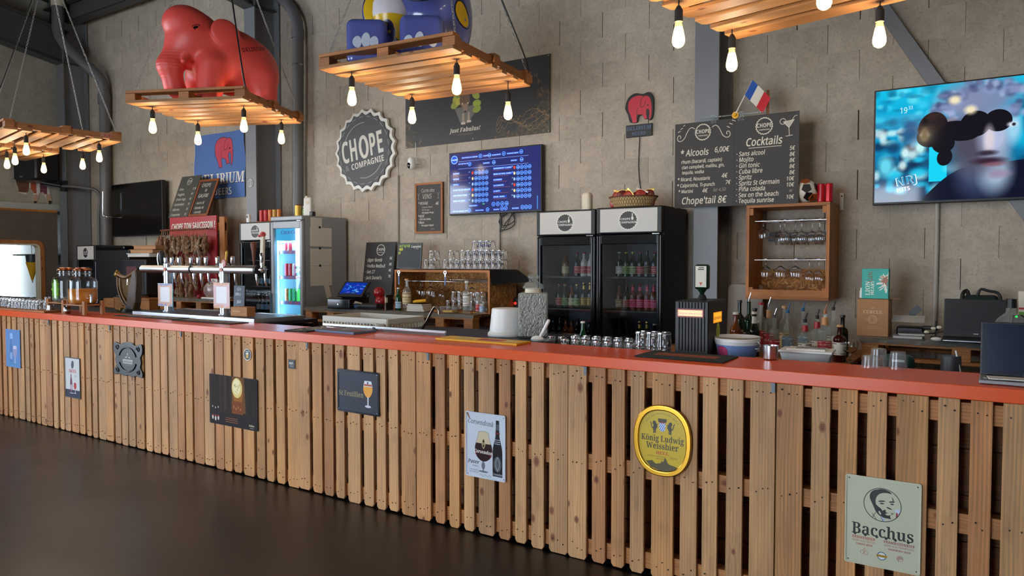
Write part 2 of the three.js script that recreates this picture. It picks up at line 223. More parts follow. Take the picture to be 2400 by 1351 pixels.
{ // diagonal wall brace, down pipes and conduits
  const br = struct('diagonal_brace', muv(bx(0.09, 6.2, 0.05, 0, 0, 0), 'y'), M.steelLight); br.rotation.z = Math.atan2(1.41, 2.4); br.position.set(-0.47, 3.21, -2.36);
  const pipe = (name, pts, r, label, m = M.pvc) => { const t = thing(name, label, 'pipe', [0, 0, 0]); part(t, 'pipe', tube(pts, r, 60, 14), m); return t; };
  const p1 = pipe('down_pipe', [[-11.66, 6.0, -1.93], [-11.66, 5.4, -1.93], [-11.66, 5.12, -1.93], [-11.58, 4.95, -1.97], [-11.2, 4.52, -2.2], [-11.12, 4.4, -2.27], [-11.11, 4.2, -2.3], [-11.12, 3, -2.3], [-11.14, 1.5, -2.3], [-11.14, 0, -2.3]], 0.078, 'grey plastic down pipe bending beside the far left steel column');
  part(p1, 'pipe_socket', cy(0.088, 0.088, 0.12, -11.66, 5.55, -1.93), M.cream); part(p1, 'pipe_socket', cy(0.088, 0.088, 0.14, -11.11, 4.12, -2.3), M.pvc);
  const p2 = pipe('down_pipe', [[-7.6, 5.3, -2.28], [-7.25, 4.94, -2.3], [-6.95, 4.7, -2.3], [-6.83, 4.5, -2.3], [-6.82, 4.3, -2.3], [-6.84, 3, -2.3], [-6.86, 1.5, -2.3], [-6.86, 0, -2.3]], 0.066, 'grey plastic down pipe passing behind the lit drinks fridge');
  part(p2, 'pipe_clip', cy(0.07, 0.07, 0.015, -6.825, 4.0, -2.3), M.steel); part(p2, 'pipe_socket', cy(0.074, 0.074, 0.1, -6.82, 4.36, -2.3), M.pvc);
  const cond = (pts, r, label) => solo('conduit', tube(pts, r, 30, 8), M.conduit, label, 'conduit');
  cond([[-0.28, 2.2, -2.395], [-0.28, 1.7, -2.395], [-0.285, 0.9, -2.395]], 0.016, 'painted cable conduit running down the wall below the big television');
  cond([[-5.36, 2.62, -2.4], [-5.362, 2, -2.4], [-5.365, 1.0, -2.4]], 0.016, 'painted cable conduit beside the round bottle cap sign');
  cond([[-4.03, 2.25, -2.4], [-4.03, 1.9, -2.4], [-4.03, 1.2, -2.4]], 0.016, 'painted cable conduit below the menu screen');
  cond([[-10.25, 2.1, -2.4], [-10.25, 1.9, -2.4], [-10.25, 1.1, -2.4]], 0.02, 'painted cable conduit below the switched off television');
  solo('speaker_arm', tube([[-12.1, 2.86, -1.9], [-11.75, 2.83, -1.95], [-11.4, 2.8, -2.1], [-11.25, 2.74, -2.25], [-11.24, 2.3, -2.25], [-11.24, 1.2, -2.25]], 0.022, 60, 8), M.pvc, 'grey tube running from the loudspeaker to the wall and down', 'bracket');
  solo('pipe_hook', tube([[-10.91, 2.72, -2.15], [-10.915, 2.4, -2.15], [-10.9, 2.36, -2.15], [-10.85, 2.345, -2.2], [-10.84, 2.34, -2.41]], 0.012, 20, 6), M.chrome, 'thin chrome hook rod left of the switched off television', 'hook');
  solo('cable_box', rb(0.06, 0.13, 0.05, 0, 0, 0, 0.01), M.black, 'small black box fixed beside the column behind the lit fridge', 'box', [-6.96, 2.42, -2.37]);
}

// ---------- kitchen behind the serving hatch ----------
{
  const hs = new THREE.Shape(); hs.moveTo(-3, 0); hs.lineTo(2.02, 0); hs.lineTo(2.02, 2.44); hs.lineTo(-3, 2.44); hs.closePath();
  const hatch = (h, e) => { h.moveTo(-0.3, 1.1 - e); h.lineTo(1.775 + e, 1.1 - e); h.lineTo(1.775 + e, 1.86); h.quadraticCurveTo(1.775 + e, 1.955 + e, 1.69, 1.955 + e); h.lineTo(-0.3 - e, 1.955 + e); h.lineTo(-0.3 - e, 1.1 - e); };
  const hole = new THREE.Path(); hatch(hole, 0); hs.holes.push(hole);
  const g = ext(hs, 0.14).rotateY(Math.PI / 2).translate(-12.14, 0, 0);        // shape x -> -z
  const part1 = struct('kitchen_partition', muv(g, 'y'), M.wallGrey);
  const fs = new THREE.Shape(); hatch(fs, 0.05); const fh = new THREE.Path(); hatch(fh, 0); fs.holes.push(fh);
  part(part1, 'hatch_frame', ext(fs, 0.016).rotateY(Math.PI / 2).translate(-12.004, 0, 0), M.box);
  const js = new THREE.Shape(); hatch(js, 0.001); const jh = new THREE.Path(); hatch(jh, -0.022); js.holes.push(jh);
  part(part1, 'hatch_lining', ext(js, 0.12).rotateY(Math.PI / 2).translate(-12.13, 0, 0), M.cream);
  part(part1, 'top_board', bx(0.3, 0.03, 5.0, -12.15, 2.455, 0.48), wood('#e2b24f'));
  struct('kitchen_wall', mg([bx(0.1, 2.6, 5.4, -15, 1.3, 0.4), bx(3, 2.6, 0.1, -13.5, 1.3, -2.75), bx(3, 2.6, 0.1, -13.5, 1.3, 3.1), bx(3, 0.1, 6, -13.6, 2.52, 0.3)]), mat('#a4a8a2', 0.7));
  const t = thing('kitchen_shelf', 'steel kitchen shelf seen through the serving hatch', 'shelf', [-13.1, 1.8, -2.35]); part(t, 'board', bx(1.7, 0.025, 0.3), M.steel); part(t, 'bracket', bx(0.02, 0.16, 0.25, 0.5, -0.09, 0), M.steel);
  const c = thing('food_tray_stack', 'pale clear trays piled on the kitchen shelf', 'trays', [-12.95, 1.815, -2.35]); for (let k = 0; k < 3; k++) part(c, 'tray', rb(0.5 - k * 0.1, 0.03, 0.22, -0.1 + k * 0.06, 0.016 + k * 0.031, 0, 0.008), M.clearPlastic);
  const f = thing('hanging_funnel', 'yellow cone hanging under a grey cap in the kitchen', 'funnel', [-12.8, 1.36, -2.0]);
  part(f, 'cone', lathe([[0.012, 0.03], [0.02, 0.05], [0.085, 0.3], [0.09, 0.32], [0, 0.32]]), M.yellow); part(f, 'cap', mg([cy(0.08, 0.09, 0.11, 0, 0.375, 0), bx(0.24, 0.02, 0.06, 0, 0.43, 0)]), M.greyDark); part(f, 'tip', cy(0.008, 0.012, 0.05, 0, 0.01, 0), M.cream); part(f, 'cord', rod([0, 0.43, 0], [-0.02, 1.08, 0], 0.005), M.white);
  const s = thing('kitchen_counter', 'steel kitchen counter beyond the serving hatch', 'counter', [-12.9, 0, -2.05]); part(s, 'top', bx(1.4, 0.04, 0.7, 0, 1.12, 0), M.steel); part(s, 'cabinet', bx(1.4, 1.08, 0.65, 0, 0.55, 0), M.black); part(s, 'splashback', bx(0.7, 0.55, 0.02, 0.4, 1.42, -0.36), M.brushed);
  const lampMat = mat('#ffffff', 0.5, 0, { emissive: '#f4fff8', emissiveIntensity: 1.1 });
  const l = thing('ceiling_lamp', 'white fluorescent lamp on the kitchen ceiling', 'lamp', [-13.4, 2.4, -1.2]); part(l, 'diffuser', rb(0.3, 0.05, 1.3, 0, 0, 0, 0.02), lampMat); part(l, 'housing', bx(0.34, 0.03, 1.34, 0, 0.04, 0), M.white);
  area(-13.4, 2.36, -1.2, 0.3, 1.3, '#eefcf4', 0.9, -13.4, 0, -1.2);
}

// ---------- the bar: orange top on upright pallets ----------
{
  const t = thing('bar_counter_top', 'long glossy orange bar top on upright pallets', 'counter', [0, 0, 0]);
  const galv = mat('#6e7276', 0.55, 0.6);
  part(t, 'slab', rb(12.6, 0.06, 0.43, -4.9, 1.127, -0.185, 0.004, 2), M.orange);
  for (const x of [-7.886, -6.741, -5.629, -4.084, -2.959, -1.836, -0.831]) part(t, 'bracket', mg([bx(0.018, 0.05, 0.003, x, 1.07, 0.0025), bx(0.018, 0.003, 0.026, x, 1.0955, 0.014), cyZ(0.004, 0.003, x, 1.08, 0.004, 8), cyZ(0.004, 0.003, x, 1.062, 0.004, 8)]), galv);
  const c = thing('counter_carcass', 'dark plank backing seen through the pallet gaps under the bar', 'backing', [0, 0, 0]);
  for (let k = 0; k < 11; k++) for (let j = 0; j < 5; j++) part(c, 'plank', muv(bx(1.115, 0.2, 0.018, -10.6 + k * 1.12, 0.14 + j * 0.205, -0.135), 'x', rnd(), rnd() * 2), M.darkWood);
  part(c, 'frame', mg([bx(12.4, 0.06, 0.06, -4.9, 1.06, -0.34), bx(12.4, 0.06, 0.06, -4.9, 0.06, -0.34), bx(12.4, 0.8, 0.016, -4.9, 0.6, -0.37)]), M.darkWood);
}
const PW = [
  [[0, 0.115], [0.157, 0.233], [0.27, 0.345], [0.38, 0.46], [0.495, 0.61], [0.65, 0.73], [0.765, 0.84], [0.88, 0.96], [1.0, 1.115]].map(([a, b]) => [a - 10.205, b - 10.205]),
  [[-9.08, -8.97], [-8.925, -8.845], [-8.81, -8.735], [-8.70, -8.61], [-8.575, -8.45], [-8.41, -8.33], [-8.30, -8.23], [-8.19, -8.11], [-8.082, -7.972]],
  [[-7.968, -7.861], [-7.826, -7.740], [-7.697, -7.621], [-7.596, -7.496], [-7.471, -7.341], [-7.317, -7.221], [-7.190, -7.111], [-7.073, -6.992], [-6.965, -6.845]],
  [[-6.841, -6.716], [-6.683, -6.590], [-6.568, -6.472], [-6.452, -6.351], [-6.331, -6.209], [-6.176, -6.083], [-6.057, -5.956], [-5.937, -5.845], [-5.820, -5.703]],
  [[-5.694, -5.605], [-5.581, -5.491], [-5.462, -5.334]],
  [[-5.325, -5.200], [-5.176, -5.076], [-5.060, -4.973], [-4.946, -4.856], [-4.825, -4.701], [-4.666, -4.575], [-4.548, -4.467], [-4.433, -4.345], [-4.309, -4.188]],
  [[-4.186, -4.072], [-4.039, -3.946], [-3.920, -3.832], [-3.800, -3.719], [-3.682, -3.567], [-3.532, -3.445], [-3.412, -3.333], [-3.299, -3.220], [-3.190, -3.071]],
  [[-3.060, -2.945], [-2.904, -2.830], [-2.792, -2.717], [-2.676, -2.602], [-2.566, -2.452], [-2.416, -2.337], [-2.299, -2.225], [-2.187, -2.106], [-2.068, -1.951]],
  [[-1.944, -1.831], [-1.794, -1.716], [-1.676, -1.603], [-1.566, -1.491], [-1.445, -1.329], [-1.288, -1.204], [-1.172, -1.099], [-1.051, -0.975], [-0.936, -0.822]],
  [[-0.813, -0.697], [-0.656, -0.580], [-0.540, -0.464], [-0.421, -0.347], [-0.305, -0.187], [-0.147, -0.072], [-0.030, 0.044], [0.083, 0.178], [0.20, 0.315]],
  [[0.325, 0.44], [0.48, 0.556], [0.59, 0.67], [0.71, 0.78], [0.82, 0.935], [0.97, 1.05], [1.09, 1.165], [1.2, 1.28], [1.32, 1.43]],
];
const PL = ['', 'behind the faded blue bottle poster at the far left', 'carrying the white poster with red letters', 'carrying the ornate black scrolled sign', 'cut narrow to three boards, left of the forest poster', 'carrying the dark forest poster and two stickers', 'carrying the dark blue square sign with a goblet', 'carrying the white sign with bottle and dark beer glass', 'carrying the oval yellow sign', 'carrying the cream sign with the smiling man', ''];
const nailMat = mat('#2a1a10', 0.9);
function slat(w, h, d, r, axis) {                   // a pallet board with chamfered lower corners
  const c = 0.012, s = poly([[-w / 2 + c, 0], [w / 2 - c, 0], [w / 2, c * 1.4], [w / 2, h], [-w / 2, h], [-w / 2, c * 1.4]]);
  return muv(ext(s, d - 0.004, 0.002), axis, r, rnd() * 2);
}
PW.forEach((bs, i) => {
  const x0 = bs[0][0], x1 = bs[bs.length - 1][1], inView = PL[i] !== '';
  const t = thing('upright_pallet', inView ? 'upright wooden pallet ' + PL[i] : (i ? 'upright wooden pallet past the right edge, under the laptop' : 'upright wooden pallet leftmost of the bar front'), 'pallet', [x0, 0, 0]);
  const nails = [];
  for (const [a, b] of bs) {
    const wide = b - a > 0.105, top = i >= 9 ? 1.09 : 1.094, bt = rr(0.004, 0.014);
    const m = part(t, 'board', slat(b - a, top - bt, 0.021, rnd(), 'y').translate((a + b) / 2 - x0, bt, -0.023 + rr(-0.0015, 0.0015)), M.board[Math.floor(rnd() * 6)]);
    m.rotation.z = rr(-0.0012, 0.0012);
    for (const y of [0.075, 0.565, 1.045]) for (let k = 0; k < (wide ? 3 : 2); k++) {
      const nx = a - x0 + (b - a) * (wide ? 0.22 + 0.28 * k : 0.28 + 0.44 * k) + rr(-0.006, 0.006), ny = y + rr(-0.02, 0.02);
      nails.push(cyZ(rr(0.0026, 0.0042), 0.004, nx, ny, -0.0012, 7));
    }
  }
  for (const y of [0.03, 0.51, i >= 9 ? 0.985 : 1.0]) part(t, 'stringer', muv(rb(x1 - x0 - 0.004, 0.088, 0.07, (x1 - x0) / 2, y + 0.046, -0.0615, 0.003, 1), 'x', rnd(), rnd()), M.stringer);
  part(t, 'nail_heads', mg(nails), nailMat).userData.kind = 'stuff';
});

// ---------- hanging pallets with filament bulbs ----------
const bulbGlow = new THREE.MeshStandardMaterial({ color: '#fff1c8', emissive: '#ffdc96', emissiveIntensity: BULB_GLOW, roughness: 0.15 });
const bulbTop = new THREE.MeshPhysicalMaterial({ color: '#fff0cf', roughness: 0.05, transmission: 0.9, thickness: 0, emissive: '#ffc870', emissiveIntensity: 0.7 });
const bulbGeo = lathe([[0.0, -0.070], [0.012, -0.068], [0.026, -0.058], [0.0325, -0.04], [0.032, -0.022], [0.026, 0.01], [0.0205, 0.034]], 20), bulbNeck = lathe([[0.0205, 0.034], [0.0175, 0.052], [0.0155, 0.062]], 18);
function pendant(x, y, z, cordLen, label, group) {
  const t = thing('filament_bulb', label, 'bulb', [x, y, z], 0, group);     // origin where the cord leaves the wood
  part(t, 'cord', cy(0.004, 0.004, cordLen + 0.01, 0, -cordLen / 2, 0, 7), M.black);
  part(t, 'socket', mg([cy(0.021, 0.021, 0.058, 0, -cordLen - 0.055, 0, 20), cy(0.021, 0.009, 0.022, 0, -cordLen - 0.015, 0, 20)]), M.blackMatte);
  const cyb = -cordLen - 0.084 - 0.062;
  part(t, 'bulb_glass', bulbGeo.clone().translate(0, cyb, 0), bulbGlow); part(t, 'bulb_neck', bulbNeck.clone().translate(0, cyb, 0), bulbTop);
  const l = new THREE.PointLight('#ffecd0', BULB_CD, 0, 2); l.position.set(0, cyb - 0.015, 0); l.castShadow = true; l.shadow.radius = 1.6; t.add(l);
  return t;
}
const linkGeo = new THREE.TorusGeometry(0.011, 0.0026, 4, 8).scale(0.72, 1.35, 1);
function chain(a, b, label, group, cable) {
  const A = V3(...a), B = V3(...b), d = B.clone().sub(A), L = d.length(), n = Math.round(L / 0.025), q = new THREE.Quaternion().setFromUnitVectors(V3(0, 1, 0), d.clone().normalize()), gs = [];
  for (let i = 0; i < n; i++) { const p = A.clone().addScaledVector(d, (i + 0.5) / n); gs.push(linkGeo.clone().rotateY(i % 2 ? 1.57 : 0).applyQuaternion(q).translate(p.x, p.y, p.z)); }
  const t = thing('chain', label, 'chain', [0, 0, 0], 0, group); part(t, 'links', mg(gs), M.chain);
  if (cable) part(t, 'power_cable', tube([[A.x + 0.02, A.y - 0.03, A.z], [A.x + 0.01, A.y + 0.06, A.z + 0.012], ...[0.3, 0.6, 1].map((k) => [A.x + d.x * k + 0.012, A.y + d.y * k, A.z + d.z * k + 0.012])], 0.006, 40, 6), M.black);
  return t;
}
function hangingPallet(o, yaw, label, nick, bulbs, chains = [0, 1, 2, 3], cableAt = 1) {
  const t = thing('hanging_pallet', label, 'pallet', o, yaw * Math.PI / 180), L = 1.1, W = 1.12;
  const dk = (w, l, y, z, m, ch) => part(t, 'deck_board', muv((() => { const c = 0.02, s = poly([[0, 0], [l, 0], [l, w - c], [l - c, w], [c, w], [0, w - c]]); return ext(s, 0.02, 0.0015).rotateX(-Math.PI / 2); })(), 'x', rnd(), rnd() * 2).translate(0, y, z), m);
  for (let k = 0; k < 7; k++) { const w = k === 0 || k === 6 ? 0.128 : rr(0.088, 0.102), z = k === 0 ? 0 : k === 6 ? -(W - 0.128) : -(0.165 * k); dk(w, L + rr(-0.01, 0.004), 0.001, z, pick(M.hang)); }
  for (const z of [0, -(W - 0.1) / 2 - 0.02, -(W - 0.1)]) dk(0.1, L, 0.083, z, M.hangSide);
  for (const u of [0.012, L / 2 - 0.03, L - 0.062]) {
    const sg = rb(0.05, 0.062, W - 0.02, u + 0.025, 0.051, -W / 2, 0.003, 1); part(t, 'stringer', muv(sg, 'z', rnd(), rnd()), M.hangSide);
    for (const z of [-0.05, -W / 2, -W + 0.05]) part(t, 'block', muv(rb(0.095, 0.06, 0.085, u + 0.025, 0.051, z, 0.003, 1), 'z', rnd(), rnd()), M.hangSide);
  }
  const a = yaw * Math.PI / 180, at = (u, v, dy) => [o[0] + u * L * Math.cos(a) - v * W * Math.sin(a), o[1] + dy, o[2] - u * L * Math.sin(a) - v * W * Math.cos(a)];
  const top = at(0.5, 0.5, 2.0), names = ['front left', 'front right', 'rear left', 'rear right'];
  [[0.03, 0.05], [0.985, 0.05], [0.03, 0.95], [0.985, 0.95]].forEach(([u, v], i) => { if (chains.includes(i)) chain(at(u, v, 0.1), top, `steel chain, ${names[i]} of the pallet ${nick}`, 'suspension chains', i === cableAt); });
  bulbs.forEach(([x, z, drop, nm]) => pendant(x, o[1], z, Math.max(0.02, drop - 0.216), `lit bulb, ${nm} of the pallet ${nick}`, 'filament bulbs under the hanging pallets'));
  return t;
}
const pA = [-6.25, 3.05, 0.086], pB = [-3.909, 3.014, 0.022], pC = [-9.463, 3.036, -0.033], pD = [-1.49, 3.0, 0.27], pE = [-10.93, 3.04, 0.02];
hangingPallet(pA, 23.4, 'hanging pale wooden pallet carrying the pink inflatable elephant', 'with the pink elephant', [[-6.204, -0.127, 0.233, 'left front corner'], [-5.48, -0.534, 0.227, 'right front corner'], [-6.445, -0.73, 0.235, 'left rear corner'], [-5.712, -1.131, 0.229, 'right rear corner']], [0, 1, 2, 3], 1);
hangingPallet(pB, 5.25, 'hanging pale wooden pallet carrying the blue inflatable with yellow spots', 'with the blue inflatable', [[-3.774, -0.156, 0.226, 'left front corner'], [-2.946, -0.292, 0.235, 'right front corner'], [-3.854, -0.894, 0.235, 'left rear corner'], [-2.983, -0.967, 0.285, 'right rear corner']], [0, 1, 2, 3], 3);
{ const c = hangingPallet(pC, -10, 'empty hanging pallet with a reddish side and red chalk marks, upper left', 'with red marks at upper left', [[-8.494, -0.095, 0.228, 'near right corner'], [-8.369, -0.784, 0.226, 'far right corner'], [-9.201, -1.017, 0.223, 'far left corner'], [-9.318, -0.331, 0.25, 'near left corner']], [0, 1, 2, 3], 0);
  const mk = print(256, 80, (g) => { g.clearRect(0, 0, 256, 80); g.fillStyle = '#a97a62'; g.fillRect(0, 0, 256, 80); tx(g, 'X-45', 128, 42, 'bold 66px sans-serif', '#b0332e'); }, 0.7);
  part(c, 'red_marking', pl(0.16, 0.05).rotateY(Math.PI / 2).translate(1.0885, 0.052, -0.98), mk); }
hangingPallet(pD, -11.5, 'hanging pale wooden pallet cut by the top edge, upper right', 'cut by the top edge', [[-1.326, -0.029, 0.222, 'left front corner'], [-1.232, -0.64, 0.205, 'left rear corner'], [-0.466, -0.588, 0.205, 'right rear corner'], [-0.60, 0.16, 0.215, 'right front corner']], [], 9);
hangingPallet(pE, -4, 'hanging pallet cut by the left edge of the view', 'cut by the left edge', [[-9.93, -0.50, 0.205, 'right front corner'], [-10.02, -0.95, 0.21, 'right rear corner']], [], 9);

// ---------- things on the wall ----------
function printShape(shape, w, h, cx = 0, cyy = 0) { const g = new THREE.ShapeGeometry(shape, 24), p = g.attributes.position, uv = g.attributes.uv; for (let i = 0; i < p.count; i++) uv.setXY(i, (p.getX(i) - cx) / w + 0.5, (p.getY(i) - cyy) / h + 0.5); return g; }
function rrect(w, h, r) { const s = new THREE.Shape(), x = -w / 2, y = -h / 2; s.moveTo(x + r, y); s.lineTo(x + w - r, y); s.quadraticCurveTo(x + w, y, x + w, y + r); s.lineTo(x + w, y + h - r); s.quadraticCurveTo(x + w, y + h, x + w - r, y + h); s.lineTo(x + r, y + h); s.quadraticCurveTo(x, y + h, x, y + h - r); s.lineTo(x, y + r); s.quadraticCurveTo(x, y, x + r, y); return s; }
const capShape = (r, n = 21, d = 0.085) => poly(Array.from({ length: 168 }, (_, i) => { const a = (i / 168) * Math.PI * 2 + 0.1, q = r * (1 - d * Math.abs(Math.cos((a * n) / 2)) ** 0.8); return [q * Math.cos(a), q * Math.sin(a)]; }));
{
  const t = thing('bottle_cap_sign', 'big dark grey bottle cap shaped sign with pale scalloped edge', 'sign', [-5.81, 2.92, -2.385]);
  part(t, 'light_border', ext(capShape(0.468), 0.03, 0.003), mat('#d9d5cb', 0.4)); part(t, 'cap', ext(capShape(0.425), 0.012, 0.002).translate(0, 0, 0.03), mat('#3f3e3e', 0.45));
  const W = 1024; part(t, 'lettering', printShape(capShape(0.424), 0.9, 0.9).translate(0, 0, 0.0446), print(W, W, (g) => {
    g.fillStyle = '#3f3e3e'; g.fillRect(0, 0, W, W); g.translate(512, 512); g.rotate(-0.15);
    const f = '#cfcabd'; g.save(); g.scale(0.56, 1); tx(g, 'CH', -436, -40, 'bold 390px sans-serif', f); tx(g, 'PE', 392, -40, 'bold 390px sans-serif', f); g.restore();
    g.strokeStyle = f; g.lineWidth = 44; g.beginPath(); g.ellipse(8, -42, 62, 128, 0, 0, 7); g.stroke(); g.fillStyle = '#3f3e3e'; g.fillRect(-6, -130, 28, 60); g.beginPath(); g.ellipse(8, -20, 34, 70, 0, 0, 7); g.fill();
    tx(g, 'COMPAGNIE', 40, 168, 'bold 104px sans-serif', f, 'center', 0, 0.92); tx(g, '&', -318, 168, '96px serif', '#8b877e');
    g.strokeStyle = '#a9a49a'; g.lineWidth = 8; g.beginPath(); g.arc(0, 0, 350, 3.6, 4.9); g.stroke(); g.beginPath(); g.arc(0, 0, 350, 0.6, 1.9); g.stroke();
    g.lineWidth = 5; for (let i = 0; i < 21; i++) { const a = (i / 21) * 6.283 + 0.2; g.beginPath(); g.arc(0, 0, 425, a, a + 0.16); g.stroke(); }
  }, 0.5));
}
{ // dark banner with a fox-like animal among hop leaves
  const t = thing('dark_wall_banner', 'long dark printed banner with a fox and hop leaves', 'banner', [-4.345, 3.265, -2.398]);
  part(t, 'sheet', bx(1.79, 0.735, 0.006), mat('#2d2b2b', 0.6));
  part(t, 'printed_face', pl(1.79, 0.735, 0, 0, 0.0035), print(1536, 630, (g, w, h) => {
    g.fillStyle = '#323030'; g.fillRect(0, 0, w, h); const r0 = seed;
    for (let i = 0; i < 260; i++) { const side = rnd(); const x = side < 0.7 ? w - rnd() * rnd() * 560 : rnd() * rnd() * 200, y = h - rnd() * rnd() * (side < 0.7 ? (x > w - 130 ? 600 : 210) : 260); g.strokeStyle = pick(['#5d4a33', '#4b4431', '#6d563a', '#3f3a2c']); g.lineWidth = rr(2, 5); g.beginPath(); g.moveTo(x, y); g.quadraticCurveTo(x + rr(-60, 60), y + rr(-60, 60), x + rr(-90, 90), y + rr(-40, 40)); g.stroke(); g.fillStyle = g.strokeStyle; g.beginPath(); g.ellipse(x, y, rr(6, 18), rr(4, 10), rnd() * 3, 0, 7); g.fill(); }
    g.strokeStyle = '#8a6c45'; g.lineWidth = 4; for (let k = 0; k < 4; k++) { g.beginPath(); g.moveTo(1010, 560 - k * 12); for (let x = 1010; x < 1540; x += 60) g.quadraticCurveTo(x + 30, 560 - k * 26 + 60 * Math.sin(x / 50 + k), x + 60, 540 - k * 30 + 34 * Math.cos(x / 70 + k)); g.stroke(); }
    const cx = 690; g.fillStyle = '#6a675f'; g.beginPath(); g.moveTo(cx - 120, 330); g.lineTo(cx + 110, 320); g.lineTo(cx + 90, 400); g.lineTo(cx + 20, 470); g.lineTo(cx - 60, 460); g.closePath(); g.fill();
    for (const [dx, y, a, c] of [[-110, 250, 0.4, '#a8a83c'], [-120, 300, 1.2, '#8f9438'], [-70, 270, 0.9, '#b2ad45'], [110, 240, 2.2, '#9aa043'], [120, 310, 1.6, '#98a63e'], [70, 190, 2.6, '#7f8a3a'], [-80, 200, 0.2, '#7d8838'], [0, 150, 1.5, '#7c8637'], [-20, 120, 0.3, '#6d7a33'], [120, 360, 1.3, '#8a963a']]) { g.fillStyle = c; g.beginPath(); g.ellipse(cx + dx, y, 30, 44, a, 0, 7); g.fill(); }
    g.fillStyle = '#6b5140'; g.beginPath(); g.ellipse(cx - 10, 265, 56, 76, 0, 0, 7); g.fill(); g.beginPath(); g.moveTo(cx - 60, 230); g.lineTo(cx - 56, 150); g.lineTo(cx - 18, 200); g.fill(); g.beginPath(); g.moveTo(cx + 40, 230); g.lineTo(cx + 44, 150); g.lineTo(cx + 2, 200); g.fill();
    g.fillStyle = '#8d7460'; g.beginPath(); g.moveTo(cx - 46, 300); g.lineTo(cx + 30, 300); g.lineTo(cx + 6, 374); g.lineTo(cx - 14, 374); g.fill(); g.fillStyle = '#2a221c'; g.beginPath(); g.ellipse(cx - 4, 368, 12, 9, 0, 0, 7); g.fill(); g.fillStyle = '#c9c39a'; for (const d of [-36, 24]) { g.beginPath(); g.ellipse(cx + d, 296, 8, 6, 0, 0, 7); g.fill(); }
    g.fillStyle = '#9c8a78'; g.fillRect(cx - 40, 380, 26, 90); g.fillRect(cx + 20, 376, 24, 80); g.fillStyle = '#c4b2a2'; g.fillRect(cx - 50, 458, 46, 20); g.fillRect(cx + 14, 446, 44, 20);
    tx(g, 'Just Fabulus!', 680, 522, 'italic bold 50px serif', '#d6cfb9'); tx(g, 'www.lupulus.be', 685, 562, '22px serif', '#7c6f55');
    for (const [x, y] of [[12, 12], [w - 12, 12], [12, h - 12], [w - 12, h - 12], [w / 2, h - 20]]) { g.fillStyle = '#9b9690'; g.beginPath(); g.arc(x, y, 6, 0, 7); g.fill(); }
    seed = r0;
  }, 0.5));
}
